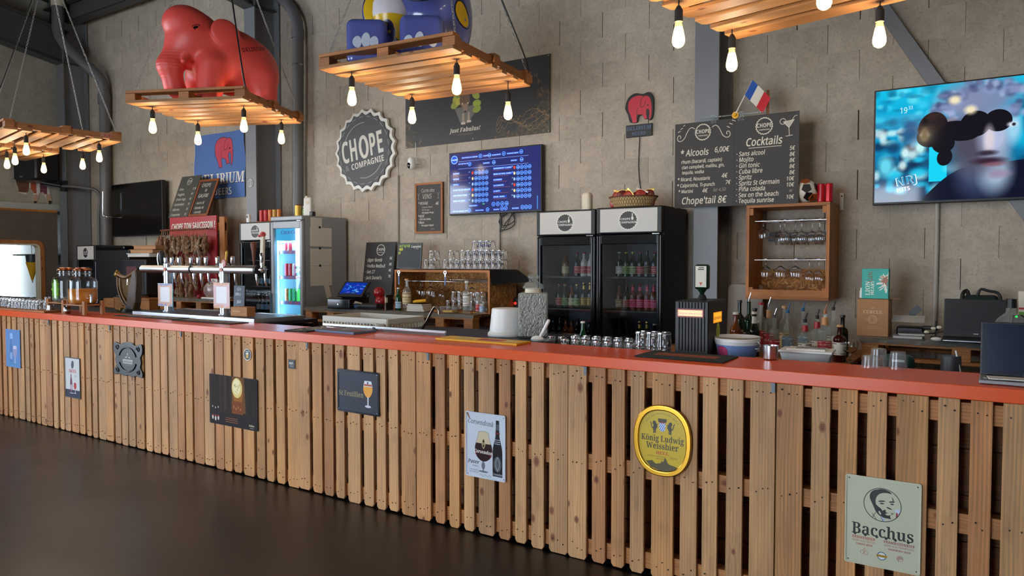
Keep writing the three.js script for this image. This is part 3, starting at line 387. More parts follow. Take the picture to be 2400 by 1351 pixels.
// --- television and screens
function flatScreen(name, label, p, w, h, d, face, bezel = 0.012) {
  const t = thing(name, label, 'television', p); part(t, 'casing', rb(w, h, d, 0, 0, -d / 2, 0.006), M.black); part(t, 'screen', pl(w - bezel * 2, h - bezel * 2.4, 0, bezel * 0.3, 0.0012), face); part(t, 'wall_mount', bx(w * 0.4, h * 0.5, 0.06, 0, 0, -d - 0.02), M.black); return t;
}
flatScreen('menu_television', 'wall screen showing a bright blue beer menu', [-4.05, 2.468, -2.33], 1.1, 0.634, 0.05, screen(1280, 720, (g, w, h) => {
  g.fillStyle = '#2a2f66'; g.fillRect(0, 0, w, h); const L = '#bfe4ff', B = '#3f8cff', glow = (x, y, s, px) => { g.fillStyle = 'rgba(30,80,230,.75)'; g.fillRect(x - 4, y - px * 0.62, s.length * px * 0.62 + 8, px * 1.2); tx(g, s, x, y, `bold ${px}px sans-serif`, L, 'left'); };
  const ring = (x, y, s, r = 21) => { g.fillStyle = 'rgba(25,70,215,.7)'; g.beginPath(); g.arc(x, y, r + 7, 0, 7); g.fill(); g.strokeStyle = '#7cc0ff'; g.lineWidth = 5; g.beginPath(); g.arc(x, y, r, 0, 7); g.stroke(); tx(g, s, x, y, 'bold 15px sans-serif', '#d8f0ff'); };
  g.fillStyle = 'rgba(30,90,230,.8)'; g.beginPath(); g.arc(68, 74, 54, 0, 7); g.fill(); g.strokeStyle = '#8fd0ff'; g.lineWidth = 8; g.beginPath(); g.arc(68, 74, 46, 0, 7); g.stroke(); tx(g, 'CHOPE', 68, 76, 'bold 26px sans-serif', '#d8f2ff');
  glow(180, 58, 'SAUCISSON DU TERROIR', 20); ring(455, 56, '8€'); glow(494, 58, 'CHOPE', 20); ring(584, 56, '6€50'); glow(620, 58, 'PLANCHETTE', 20); ring(786, 54, '9€'); glow(830, 58, 'PLANCHE MIXTE', 20); ring(1024, 50, '16€');
  g.fillStyle = '#8aa6ff'; g.fillRect(130, 98, 990, 4); glow(130, 128, 'JUS, NECTAR, SOFT', 18); ring(296, 140, '3€'); glow(492, 144, 'SPORTIVE', 20); ring(646, 144, '4€50'); glow(884, 142, 'SIROTEE', 20); ring(1030, 140, '2€50'); g.fillStyle = '#8aa6ff'; g.fillRect(130, 186, 990, 4);
  const rows = [['BLONDE DU', 'LUPULUS'], ['TRIPLE KARMEL', 'DELIRIUM'], ['SWEET HOPS', 'PARANO'], ['BLANCHE BRUGES', 'SOUR'], ['IPA BLONDE MOSAIC', 'AMBREE'], ['BIERE DE NOEL', 'TRIPLE SECRET']];
  const nm = [['BLONDE', 'ROUSSE', 'TRIPLE', 'BLANCHE BIO BRUGES', 'HOP HOUSE RUBIS', 'BIERE DE JANET'], ['KWAREMONT CLASSIC', 'BIERE DE NOEL RUBIS', 'GUINNESS', 'LA CHOUFFE', 'LA BETE', 'DUVEL TRIPEL']];
  for (let c = 0; c < 2; c++) for (let i = 0; i < 6; i++) { const x = c ? 640 : 48, y = 232 + i * 66 + (c ? -14 : 10); glow(x, y, nm[c][i], 24); tx(g, `${5 + i}°`, x + 245 + c * 20, y - 8, 'bold 20px sans-serif', '#9fd2ff'); g.fillStyle = 'rgba(226,108,88,.55)'; g.fillRect(x, y + 20, 230 - 20 * (i % 3), 4); g.fillStyle = ['#e8492e', '#f6dca0', '#9cc7ff'][i % 3]; g.beginPath(); g.ellipse(x + 292, y + 6, 13, 18, 0, 0, 7); g.fill(); for (let k = 0; k < 4; k++) ring(x + 340 + k * 52, y + 6, ['3€50', '6€', '7€', '12€'][k], 20); }
  glow(290, 636, 'CIDRE BRUT', 20); tx(g, 'BIO', 500, 620, 'bold 20px sans-serif', '#56e08a'); for (let k = 0; k < 4; k++) ring(640 + k * 62, 630, ['3€', '5€', '6€', '10€'][k], 22);
  glow(40, 694, 'PINTE DE GUINNESS, CIDRE', 18); ring(290, 690, '7€'); glow(380, 694, 'SANS ALCOOL', 18); ring(556, 690, '5€'); glow(640, 694, 'GALOPIN', 18); ring(760, 686, '2€'); ring(812, 684, '3€'); glow(900, 690, 'RECHARGE', 18); for (let k = 0; k < 3; k++) ring(1040 + k * 50, 682, '4€'); g.fillStyle = '#4da0ff'; g.fillRect(1236, 560, 8, 150);
}, 1.25));
{ const t = thing('cable_bundle', 'black cable bundle hanging below the menu screen', 'cable', [0, 0, 0]); for (let k = 0; k < 4; k++) part(t, 'cable', tube([[-4.0 + k * 0.03, 2.16, -2.37], [-3.97 - k * 0.012, 2.07, -2.36], [-3.99 + k * 0.015, 1.97 + 0.02 * k, -2.36], [-3.93 + (k % 2) * 0.1, 2.02 + k * 0.02, -2.37], [-3.86 + k * 0.01, 2.15, -2.37]], 0.005, 30, 6), M.black); }
flatScreen('large_television', 'large television on the right showing a dark haired person in cyan light', [0.045, 2.497, -2.29], 1.456, 0.826, 0.05, screen(1456, 826, (g, w, h) => {
  const gr = g.createLinearGradient(0, 0, 0, h); gr.addColorStop(0, '#12c3ea'); gr.addColorStop(0.5, '#0a93c8'); gr.addColorStop(1, '#0b2344'); g.fillStyle = gr; g.fillRect(0, 0, w, h); const r0 = seed;
  const blob = (x, y, rx, ry, c, a = 1) => { g.save(); g.translate(x, y); g.scale(1, ry / rx); const q = g.createRadialGradient(0, 0, rx * 0.35, 0, 0, rx); q.addColorStop(0, c); q.addColorStop(1, c + '00'); g.globalAlpha = a; g.fillStyle = q; g.fillRect(-rx, -rx, 2 * rx, 2 * rx); g.restore(); };
  for (let i = 0; i < 60; i++) blob(rr(0, 420), rr(0, 330), rr(20, 70), rr(15, 50), pick(['#0b7fb0', '#57e0ff', '#1a6f96', '#0d5f86', '#7ff0ff']), 0.5);
  for (let i = 0; i < 60; i++) blob(rr(0, 420), rr(300, 800), rr(25, 80), rr(25, 70), pick(['#0a2c52', '#08c8f2', '#9ff3ff', '#0b1e40', '#1b4a73', '#2b1f38', '#e7ffff']), 0.75);
  blob(225, 330, 75, 90, '#0b5a8c', 1); blob(225, 270, 60, 40, '#0d5c8e', 1); blob(70, 560, 70, 110, '#6feaff', 0.9); blob(195, 470, 40, 60, '#d8ffff', 0.9); blob(290, 440, 45, 70, '#c8ffff', 0.9); blob(180, 560, 36, 50, '#f0fffa', 0.8); g.fillStyle = '#14d4f6'; g.fillRect(345, 420, 110, 270); blob(560, 600, 150, 60, '#aef6ff', 0.9);
  for (let i = 0; i < 26; i++) blob(rr(840, 1456), rr(0, 826), rr(40, 120), rr(40, 120), pick(['#0a5f86', '#0fb4dc', '#0a2c52', '#07284a']), 0.8);
  g.fillStyle = '#10142a'; g.beginPath(); g.moveTo(300, 826); g.quadraticCurveTo(440, 640, 560, 600); g.lineTo(1000, 560); g.lineTo(1150, 826); g.fill();
  blob(640, 640, 190, 240, '#3d4a6c', 1); blob(740, 640, 130, 200, '#a9c2d8', 0.9); blob(640, 400, 240, 330, '#6c6f86', 1); blob(600, 420, 200, 270, '#4b4858', 0.9); blob(735, 380, 130, 250, '#b4bfe0', 1); blob(840, 340, 60, 150, '#9fd6f2', 0.95); blob(560, 130, 240, 190, '#8790b4', 1); blob(720, 110, 230, 150, '#7f8bb0', 0.9);
  for (let i = 0; i < 70; i++) { const a = rr(2.6, 6.6); blob(660 + Math.cos(a) * rr(150, 300), 200 + Math.sin(a) * rr(120, 210), rr(24, 60), rr(20, 46), pick(['#5b668e', '#8b99c4', '#a6b3da', '#48527a', '#6f7ba4']), 0.8); }
  blob(470, 300, 70, 70, '#8a5f5c', 0.7); g.fillStyle = '#14121c'; for (const [x, y, rx, ry] of [[365, 300, 90, 110], [345, 370, 80, 70], [430, 420, 70, 70], [520, 340, 130, 70], [620, 300, 90, 90], [750, 290, 80, 76], [440, 520, 46, 60]]) { g.beginPath(); g.ellipse(x, y, rx, ry, 0.2, 0, 7); g.fill(); }
  blob(830, 325, 40, 24, '#dbe4f4', 1); blob(838, 326, 15, 15, '#1a2030', 1); blob(700, 420, 44, 130, '#e2d4dc', 0.9); blob(690, 510, 80, 26, '#2c2234', 0.9); blob(700, 566, 130, 34, '#3a2638', 1); blob(730, 590, 90, 22, '#8a5a68', 0.8); blob(760, 660, 90, 40, '#9c88a6', 0.8);
  for (const [x, y] of [[495, 120], [590, 200]]) blob(x, y, 50, 44, '#fff0c4', 0.9);
  tx(g, '19', 180, 158, '58px sans-serif', '#e4fbff', 'center', 0, 0.8); tx(g, '33', 224, 142, '34px sans-serif', '#e4fbff', 'center', 0, 0.8);
  g.save(); g.translate(190, 700); g.rotate(-0.18); tx(g, 'NRJ', 20, -26, 'bold 84px sans-serif', '#f2fbff'); tx(g, 'NRJ', 20, -26, 'bold 76px sans-serif', '#1795c4'); tx(g, 'HITS', -8, 34, 'bold 40px sans-serif', '#ffd9ee'); g.restore(); seed = r0;
}, 1.0));
flatScreen('dark_television', 'switched off black television at the left of the wall', [-10.27, 2.44, -2.28], 1.31, 0.772, 0.06, M.blackGloss);
area(0.045, 2.497, -2.24, 1.3, 0.74, '#6cc4ff', 0.35, 0.045, 2.497, 3); area(-4.05, 2.468, -2.28, 1.0, 0.56, '#7aa0ff', 0.3, -4.05, 2.468, 3);
{ const t = thing('security_camera', 'small white security camera beside the cap sign', 'camera', [-5.1, 2.72, -2.33]); part(t, 'body', rb(0.075, 0.13, 0.08, 0, 0, 0, 0.034, 4), M.white); part(t, 'lens_face', sp(0.034, -0.008, -0.02, 0.025, 0.9, 1.1, 0.6), M.blackGloss); part(t, 'bracket', bx(0.04, 0.06, 0.06, 0.02, 0.03, -0.055), M.white); part(t, 'cable', tube([[0, 0.04, -0.06], [0.0, 0.3, -0.07], [0.01, 0.5, -0.07]], 0.004, 20, 6), M.whitePlastic); }
// --- chalk boards
function chalkBoard(name, label, p, w, h, face, frameMat, tilt = 0, fw = 0.022) {
  const t = thing(name, label, 'chalkboard', p); t.rotation.x = tilt; part(t, 'slate', bx(w, h, 0.008, 0, h / 2, 0), M.slate); part(t, 'chalk_face', pl(w - 0.002, h - 0.002, 0, h / 2, 0.0046), face);
  if (frameMat) { part(t, 'frame', muv(bx(fw, h, 0.02, -w / 2 + fw / 2, h / 2, 0.004), 'y', rnd(), rnd()), frameMat); part(t, 'frame', muv(bx(fw, h, 0.02, w / 2 - fw / 2, h / 2, 0.004), 'y', rnd(), rnd()), frameMat); part(t, 'frame', muv(bx(w - 2 * fw, fw, 0.02, 0, fw / 2, 0.004), 'x', rnd(), rnd()), frameMat); part(t, 'frame', muv(bx(w - 2 * fw, fw, 0.02, 0, h - fw / 2, 0.004), 'x', rnd(), rnd()), frameMat); }
  return t;
}
const CH = '#d6cebb';
chalkBoard('framed_wine_board', 'small wood framed chalkboard listing wines', [-4.913, 1.978, -2.392], 0.374, 0.534, print(420, 600, (g, w, h) => {
  g.fillStyle = '#4c4a47'; g.fillRect(0, 0, w, h); hand(g, 'Carte des', 90, 90, 56, '#a9a294'); hand(g, 'VINS', 110, 160, 76, '#a9a294'); for (const x of [45, 350]) { g.strokeStyle = '#a9a294'; g.lineWidth = 4; g.beginPath(); g.moveTo(x - 16, 120); g.lineTo(x, 150); g.lineTo(x + 16, 120); g.moveTo(x, 150); g.lineTo(x, 190); g.moveTo(x - 14, 190); g.lineTo(x + 14, 190); g.stroke(); }
  hand(g, '* ROUGE', 40, 240, 44, '#cbc4b4'); hand(g, '4€', 310, 250, 50, '#cbc4b4'); hand(g, '- Cotes du Rhone', 90, 288, 26, '#b5ae9f'); hand(g, '- Pic St Loup', 90, 320, 26, '#b5ae9f'); hand(g, '- Bourgogne Rouge', 90, 352, 26, CH); hand(g, '* ROSÉ', 36, 394, 36, CH); hand(g, '- GRIS des Sables', 50, 430, 28, CH); hand(g, '* Blanc', 36, 470, 36, CH); hand(g, '- Bourgogne Aligoté', 80, 504, 26, CH); hand(g, '~ ~', 240, 550, 40, CH);
}, 0.8), wood('#d9a878'), 0);
{
  const face = print(1300, 900, (g, w, h) => {
    g.fillStyle = '#3b3836'; g.fillRect(0, 0, w, h); g.fillStyle = 'rgba(20,18,18,.7)'; g.fillRect(648, 0, 3, h); const C = '#d9d0bb';
    logo(g, 310, 110, 92, C, '#3b3836'); logo(g, 955, 110, 92, C, '#3b3836');
    const sw = (x, f) => { g.strokeStyle = C; g.lineWidth = 7; g.beginPath(); g.moveTo(x + f * 100, 70); g.bezierCurveTo(x + f * 60, 30, x + f * 30, 60, x, 130); g.bezierCurveTo(x - f * 30, 210, x - f * 110, 200, x - f * 92, 140); g.bezierCurveTo(x - f * 80, 110, x - f * 40, 130, x - f * 64, 158); g.stroke(); for (let k = 0; k < 3; k++) { g.beginPath(); g.moveTo(x - f * 90 + k * 30, 90 - k * 30); g.lineTo(x - f * 60 + k * 26, 76 - k * 30); g.stroke(); } }; sw(120, 1); sw(510, -1);
    g.strokeStyle = C; g.lineWidth = 6; g.beginPath(); g.moveTo(1145, 90); g.lineTo(1250, 76); g.lineTo(1200, 150); g.closePath(); g.fillStyle = '#b9b2a4'; g.fill(); g.stroke(); g.beginPath(); g.moveTo(1200, 150); g.lineTo(1204, 225); g.moveTo(1170, 232); g.lineTo(1238, 226); g.moveTo(1220, 90); g.lineTo(1256, 40); g.lineTo(1282, 36); g.stroke(); g.beginPath(); g.arc(1140, 84, 28, 0, 7); g.stroke();
    hand(g, '* Alcools', 60, 318, 92, C); hand(g, '6,00€', 440, 306, 74, C); hand(g, 'rhum (bacardi, captain)', 70, 410, 50, C); hand(g, 'clan campbell, malibu, gin,', 76, 468, 46, C); hand(g, 'tequila, vodka', 80, 524, 46, C); hand(g, '* Ricard, Noustaris', 30, 596, 50, C); hand(g, '4€', 520, 580, 64, C); hand(g, '* Caïpirinha, Ti-punch', 24, 662, 50, C); hand(g, '7€', 560, 650, 56, C); hand(g, '* Martini', 40, 724, 48, C); hand(g, '4€', 310, 724, 60, C); hand(g, 'kir 4,50', 430, 722, 48, '#8d8678'); hand(g, "✳ Chope'tail 8€", 20, 826, 98, C);
    hand(g, 'Cocktails', 770, 262, 108, C); g.fillStyle = C; g.fillRect(800, 318, 330, 6);
    ['Sans alcool', 'Mojito', 'Gin tonic', 'Cuba libre', 'Spritz', 'Spritz St Germain', 'Piña colada', 'Sex on the beach', 'Tequila sunrise'].forEach((s, i) => { const y = 372 + i * 60; hand(g, '· ' + s, 672, y, 62, C); hand(g, ['5€', '8€', '8€', '8€', '8€', '10€', '10€', '8€', '10€'][i], i > 4 && i !== 7 ? 1180 : 1210, y - 20, i === 7 ? 34 : 54, i === 7 ? '#8d8678' : C); });
  }, 0.7);
  const t = thing('cocktail_board', 'wide double chalkboard listing spirits and cocktails', 'chalkboard', [-1.602, 2.098, -2.0]);
  part(t, 'slate', bx(0.47, 0.655, 0.008, -0.235, 0.333, -0.002), M.slate); part(t, 'slate', bx(0.464, 0.668, 0.008, 0.234, 0.336, 0.001), M.slate);
  part(t, 'chalk_face', pl(0.934, 0.664, 0, 0.334, 0.0062), face);
  part(t, 'clip_rail', cyX(0.006, 0.5, -0.02, 0.69, 0.008, 8), M.clearPlastic);
  for (const x of [-0.16, 0.05]) part(t, 'clip', mg([rb(0.05, 0.03, 0.012, x, 0.655, 0.012, 0.004, 1), cyZ(0.022, 0.01, x, 0.69, 0.012, 14)]), M.clearPlastic);
  part(t, 'hook', bx(0.02, 0.2, 0.006, 0.24, 0.75, -0.01), M.darkWood);
  const f = thing('french_flag', 'small tricolour flag on a white stick above the cocktail board', 'flag', [-1.6, 2.78, -1.985]);
  part(f, 'stick', rod([0, 0, 0], [0.13, 0.245, 0], 0.0045), M.white); part(f, 'suction_cup', mg([cyZ(0.026, 0.012, 0.005, 0.005, -0.006, 16), sp(0.012, 0.005, 0.005, 0.006)]), M.yellow);
  const fl = new THREE.PlaneGeometry(0.19, 0.12, 12, 6), p = fl.attributes.position, ux = V2(0.62, -0.66).normalize(), uy = V2(0.47, 0.88).normalize(); for (let i = 0; i < p.count; i++) { const a = p.getX(i) + 0.095, b = p.getY(i) + 0.06; const q = a * 1.0; p.setXYZ(i, 0.075 + ux.x * q + uy.x * b, 0.145 + ux.y * q + uy.y * b - 0.3 * a * a, 0.004 + 0.012 * Math.sin(a * 26)); } fl.computeVertexNormals();
  part(f, 'cloth', fl, print(96, 64, (g) => { g.fillStyle = '#1f4d9a'; g.fillRect(0, 0, 32, 64); g.fillStyle = '#ded6c6'; g.fillRect(32, 0, 32, 64); g.fillStyle = '#c4252f'; g.fillRect(64, 0, 32, 64); }, 0.8, { side: THREE.DoubleSide }));
}
// --- pink elephant emblems
function elephantPath(g, x, y, s, flip, fill, line, lw = 3) {
  g.save(); g.translate(x, y); g.scale(flip ? -s : s, s); g.lineWidth = lw / s; g.lineJoin = 'round'; g.beginPath(); g.moveTo(-46, -40); g.bezierCurveTo(-28, -62, 8, -60, 20, -50); g.bezierCurveTo(34, -58, 52, -46, 54, -30); g.bezierCurveTo(60, -10, 60, 12, 58, 30); g.bezierCurveTo(57, 44, 50, 56, 46, 58); g.bezierCurveTo(42, 54, 50, 34, 46, 14); g.bezierCurveTo(44, 6, 36, 6, 34, 10); g.lineTo(34, 30); g.lineTo(38, 50); g.lineTo(20, 52); g.lineTo(16, 34); g.lineTo(6, 30); g.lineTo(-8, 26); g.bezierCurveTo(-12, 30, -12, 46, -10, 62); g.lineTo(-32, 64); g.bezierCurveTo(-32, 48, -38, 36, -44, 22); g.bezierCurveTo(-58, -4, -56, -28, -46, -40); g.closePath(); g.fillStyle = fill; g.fill(); g.strokeStyle = line; g.stroke();
  g.beginPath(); g.moveTo(18, -48); g.bezierCurveTo(4, -40, 2, -18, 8, -4); g.bezierCurveTo(20, -2, 28, -14, 30, -30); g.moveTo(-10, 24); g.bezierCurveTo(-12, 10, -8, 0, -4, -4); g.moveTo(-52, -6); g.lineTo(-58, 22); g.stroke(); g.fillStyle = line; g.beginPath(); g.ellipse(40, -10, 5, 3, 0, 0, 7); g.fill(); g.restore();
}
{
  const t = thing('elephant_emblem_sign', 'small pink elephant wall emblem with blue lettering below', 'sign', [-2.545, 3.0, -2.4]);
  const pts = [[-0.125, 0.05], [-0.13, 0.0], [-0.105, -0.05], [-0.085, -0.115], [-0.02, -0.12], [-0.01, -0.075], [0.03, -0.06], [0.05, -0.1], [0.085, -0.1], [0.1, -0.115], [0.125, -0.08], [0.13, 0.02], [0.125, 0.08], [0.09, 0.125], [0.03, 0.115], [-0.04, 0.13], [-0.1, 0.1]];
  const sh = new THREE.Shape(); sh.setFromPoints(new THREE.SplineCurve(pts.map((p) => V2(p[0], p[1])).concat([V2(...pts[0])])).getPoints(60));
  part(t, 'emblem', ext(sh, 0.012, 0.002).translate(0, 0.02, 0), M.black);
  part(t, 'printed_face', printShape(sh, 0.29, 0.29).translate(0, 0.02, 0.0146), print(256, 256, (g) => { g.fillStyle = '#14100f'; g.fillRect(0, 0, 256, 256); elephantPath(g, 128, 132, 1.75, false, '#c4283c', '#3a0a10', 4); }, 0.5));
  part(t, 'lettering', rb(0.245, 0.11, 0.01, -0.005, -0.175, 0.004, 0.008), M.black); part(t, 'letter_face', pl(0.24, 0.105, -0.005, -0.175, 0.0098), print(256, 112, (g) => { g.fillStyle = '#15161a'; g.fillRect(0, 0, 256, 112); tx(g, 'DELIRIUM', 128, 32, 'bold 48px serif', '#4a6480', 'center', 0, 0.98); tx(g, 'BEERS', 128, 82, 'bold 44px serif', '#4a6480', 'center', 0, 0.98); }, 0.5));
  part(t, 'cable', tube([[0, -0.23, 0], [-0.01, -0.5, -0.004], [0.01, -0.7, -0.004]], 0.004, 20, 6), M.black);
}
{
  const t = thing('elephant_flag', 'blue cloth flag with a pink elephant and white lettering', 'flag', [-8.48, 2.945, -2.4]);
  const g0 = new THREE.PlaneGeometry(1.07, 0.86, 24, 20), p = g0.attributes.position; for (let i = 0; i < p.count; i++) { const x = p.getX(i), y = p.getY(i); p.setZ(i, 0.012 + 0.008 * Math.sin(x * 9 + y * 7) + 0.006 * Math.sin(y * 13 - x * 4)); } g0.computeVertexNormals();
  part(t, 'cloth', g0, print(820, 660, (g, w, h) => { g.fillStyle = '#5574ad'; g.fillRect(0, 0, w, h); elephantPath(g, 490, 190, 2.5, false, '#c8475a', '#3a1218', 5); for (const [d, c] of [[6, '#1d2740'], [0, '#e8e4d8']]) { tx(g, 'DELIRIUM', 430 + d, 460 + d, 'bold 150px serif', c, 'center', 0, 0.98); tx(g, 'BEERS', 470 + d, 590 + d, 'bold 100px sans-serif', c); } g.fillStyle = '#e8e4d8'; g.fillRect(0, 0, 4, h); }, 0.85, { side: THREE.DoubleSide }));
  solo('round_sticker', cyZ(0.055, 0.003, 0, 0, 0, 24), print(96, 96, (g) => { g.fillStyle = '#77787a'; g.fillRect(0, 0, 96, 96); logo(g, 48, 48, 44, '#d8d4c8', '#77787a'); }, 0.6), 'round pale logo sticker on the steel column left of the lit fridge', 'sticker', [-7.36, 2.62, -2.024]);
}

// ---------- bottles, cans, glasses ----------
const ORD = ['first', 'second', 'third', 'fourth', 'fifth', 'sixth', 'seventh', 'eighth', 'ninth', 'tenth', 'eleventh', 'twelfth'];
const prof = (h, r, kind) => kind === 'longneck' ? [[0, 0], [r * 0.96, 0], [r, h * 0.02], [r, h * 0.56], [r * 0.86, h * 0.64], [r * 0.45, h * 0.76], [r * 0.4, h * 0.95], [r * 0.46, h * 0.96], [r * 0.46, h]]
  : kind === 'shoulder' ? [[0, 0], [r * 0.97, 0], [r, h * 0.02], [r, h * 0.62], [r * 0.9, h * 0.68], [r * 0.42, h * 0.74], [r * 0.36, h * 0.78], [r * 0.36, h * 0.98], [r * 0.4, h]]
    : [[0, 0], [r * 0.95, 0], [r, h * 0.03], [r, h * 0.4], [r * 0.75, h * 0.58], [r * 0.45, h * 0.74], [r * 0.38, h * 0.96], [r * 0.44, h]];
const geoCache = {}, gc = (k, f) => (geoCache[k] ??= f());
function bottle(p, h, r, kind, glass, labelMat, capMat, label, o = {}) {
  const t = thing(o.name ?? 'bottle', label, 'bottle', p, o.ry ?? rr(0, 6), o.group), k = [h, r, kind].join();
  part(t, 'glass', gc('b' + k, () => lathe(prof(h, r, kind), 18)), glass);
  const a = o.la ?? 0.12, b = o.lb ?? 0.44;
  if (labelMat) part(t, 'paper_label', gc('l' + k + a + b, () => new THREE.CylinderGeometry(r * 1.012, r * 1.012, h * (b - a), 18, 1, true).translate(0, h * (a + b) / 2, 0)), labelMat);
  if (o.neck) part(t, 'neck_label', gc('n' + k, () => cy(r * 0.5, r * 0.44, h * 0.16, 0, h * 0.84, 0, 14)), o.neck);
  if (o.pour) { part(t, 'pourer', mg([cy(0.011, 0.012, 0.024, 0, h + 0.01, 0, 12), rod([0, h + 0.02, 0], [0.014, h + 0.065, 0], 0.004, 7)]), o.pour); }
  else part(t, 'cap', gc('c' + k, () => cy(r * 0.5, r * 0.47, Math.max(0.01, h * 0.055), 0, h, 0, 14)), capMat);
  return t;
}
const canGeo = lathe([[0, 0], [0.022, 0], [0.026, 0.008], [0.0265, 0.012], [0.0265, 0.128], [0.0235, 0.138]], 18), canTop = mg([lathe([[0.0235, 0.138], [0.0225, 0.1395], [0.021, 0.136], [0, 0.136]], 18), bx(0.018, 0.002, 0.009, 0.003, 0.138, 0)]);
function can(p, m, label, group, s = 1) { const t = thing('drink_can', label, 'can', p, rr(0, 6), group); t.scale.setScalar(s); part(t, 'body', canGeo, m); part(t, 'lid', canTop, M.alu); return t; }
const tumblerGeo = lathe([[0, 0.006], [0.024, 0.006], [0.0245, 0.0], [0.028, 0.002], [0.033, 0.085], [0.0318, 0.0855], [0.0268, 0.012], [0, 0.012]], 16);
const tallGeo = lathe([[0, 0.006], [0.022, 0.006], [0.024, 0], [0.0265, 0.004], [0.0285, 0.13], [0.0273, 0.1305], [0.025, 0.014], [0, 0.014]], 16);
const stemGeo = lathe([[0, 0], [0.032, 0.001], [0.03, 0.004], [0.006, 0.01], [0.0035, 0.03], [0.0035, 0.085], [0.012, 0.093], [0.032, 0.112], [0.038, 0.14], [0.036, 0.168], [0.03, 0.19], [0.0292, 0.19], [0.035, 0.167], [0.037, 0.14], [0.031, 0.114], [0.011, 0.096], [0, 0.095]], 18);
const wideStemGeo = lathe([[0, 0], [0.034, 0.001], [0.032, 0.004], [0.006, 0.01], [0.004, 0.05], [0.014, 0.06], [0.04, 0.08], [0.049, 0.105], [0.045, 0.14], [0.0442, 0.14], [0.048, 0.105], [0.039, 0.082], [0.013, 0.063], [0, 0.062]], 18);
const firstGlass = {};
function glass(geo, name, p, label, group, flip) {
  const m = solo(name, geo, M.glass, label, 'glass', p, 0, group); if (flip) m.rotation.x = Math.PI; return m;
}
const capG = mat('#caa24c', 0.3, 0.7), capW = mat('#ddd8cc', 0.4), capB = mat('#1a1a1c', 0.4), capR = mat('#a8222a', 0.4);
const lab = (bg, fg, s) => print(128, 96, (g) => { g.fillStyle = bg; g.fillRect(0, 0, 128, 96); g.fillStyle = fg; g.fillRect(6, 8, 116, 5); g.fillRect(6, 84, 116, 4); for (const x of [32, 96]) { tx(g, s, x, 40, 'bold 17px serif', fg); g.fillRect(x - 18, 56, 36, 3); g.fillRect(x - 12, 66, 24, 3); } }, 0.6);
const LB = { cream: lab('#d9c69a', '#4a2a14', 'BIERE'), gold: lab('#d0a54a', '#3d2008', 'ALE'), white: lab('#ded9cf', '#28303a', 'GIN'), red: lab('#b3323c', '#f0ddc8', 'ROUGE'), pink: lab('#e0436e', '#ffd6e0', 'ROSE'), green: lab('#6f8f4a', '#f1eed6', 'BIO'), dark: lab('#24211f', '#c9b27c', 'STOUT'), blue: lab('#7aa3c9', '#ffffff', 'EAU') };

// ---------- fridges ----------
function fridge(name, label, x0, x1, zf, zb, H, o = {}) {
  const t = thing(name, label, 'fridge', [(x0 + x1) / 2, 0, zf]), w = x1 - x0, D = zf - zb, body = o.body ?? M.black, hd = o.header ?? 0.215;
  part(t, 'cabinet', mg([bx(0.03, H, D - 0.05, -w / 2 + 0.015, H / 2, -D / 2 - 0.025), bx(0.03, H, D - 0.05, w / 2 - 0.015, H / 2, -D / 2 - 0.025), bx(w - 0.06, 0.03, D - 0.05, 0, H - 0.015, -D / 2 - 0.025), bx(w - 0.06, 0.3, D - 0.05, 0, 0.15, -D / 2 - 0.025), bx(w - 0.06, H - 0.34, 0.02, 0, H / 2 + 0.13, -D + 0.012)]), body);
  part(t, 'lining', mg([bx(w - 0.062, H - 0.4, 0.006, 0, H / 2 + 0.1, -D + 0.026), bx(0.004, H - 0.4, D - 0.08, -w / 2 + 0.033, H / 2 + 0.1, -D / 2 - 0.02), bx(0.004, H - 0.4, D - 0.08, w / 2 - 0.033, H / 2 + 0.1, -D / 2 - 0.02)]), o.lining ?? mat('#6a6e74', 0.5));
  const gT = H - hd - 0.07, gB = 0.36, hb = part(t, 'header', rb(w, hd, 0.05, 0, H - hd / 2, -0.026, 0.012), body);
  if (o.logo) part(hb, 'header_panel', pl(w - 0.075, hd - 0.03, 0, H - hd / 2, 0.0005), o.logo);
  const door = part(t, 'door', mg([rb(0.045, H - hd - 0.08, 0.045, -w / 2 + 0.0225, (H - hd) / 2 + 0.035, -0.024, 0.014, 3), rb(0.045, H - hd - 0.08, 0.045, w / 2 - 0.0225, (H - hd) / 2 + 0.035, -0.024, 0.014, 3), rb(w - 0.08, 0.075, 0.04, 0, H - hd - 0.045, -0.024, 0.006), rb(w - 0.08, 0.26, 0.04, 0, 0.22, -0.024, 0.006)]), o.door ?? M.blackGloss);
  part(door, 'glass_pane', bx(w - 0.088, gT - gB + 0.02, 0.004, 0, (gT + gB) / 2, -0.026), o.pane ?? M.paneDark); if (o.handle) part(door, 'handle', rb(0.014, 0.26, 0.03, -w / 2 + 0.02, 1.2, 0.018, 0.006), M.greyDark);
  part(door, 'hinge', rb(0.06, 0.008, 0.03, w / 2 - 0.05, H - hd - 0.004, -0.012, 0.002), M.steel);
  for (const y of o.shelves) { const sh = part(t, 'shelf', bx(w - 0.075, 0.012, D - 0.12, 0, y - 0.006, -D / 2 - 0.03), o.shelfMat ?? M.greyDark); if (o.strip) part(sh, 'price_strip', bx(w - 0.08, 0.036, 0.006, 0, y - 0.016, -0.085), o.strip); }
  return t;
}
const headLogo = print(512, 200, (g, w, h) => { g.fillStyle = '#c2beb7'; g.fillRect(0, 0, w, h); logo(g, w / 2, h / 2, 92, '#d6d3ca', '#35322f', true); }, 0.5);
fridge('display_fridge', 'tall black glass door fridge standing left of its twin', -3.24, -2.675, -1.8, -2.36, 2.11, { logo: headLogo, shelves: [1.55, 1.275, 0.965, 0.66] });
fridge('display_fridge', 'tall black glass door fridge on the right, snack basket on top', -2.668, -2.1, -1.8, -2.36, 2.115, { logo: headLogo, shelves: [1.55, 1.275, 0.965, 0.66] });
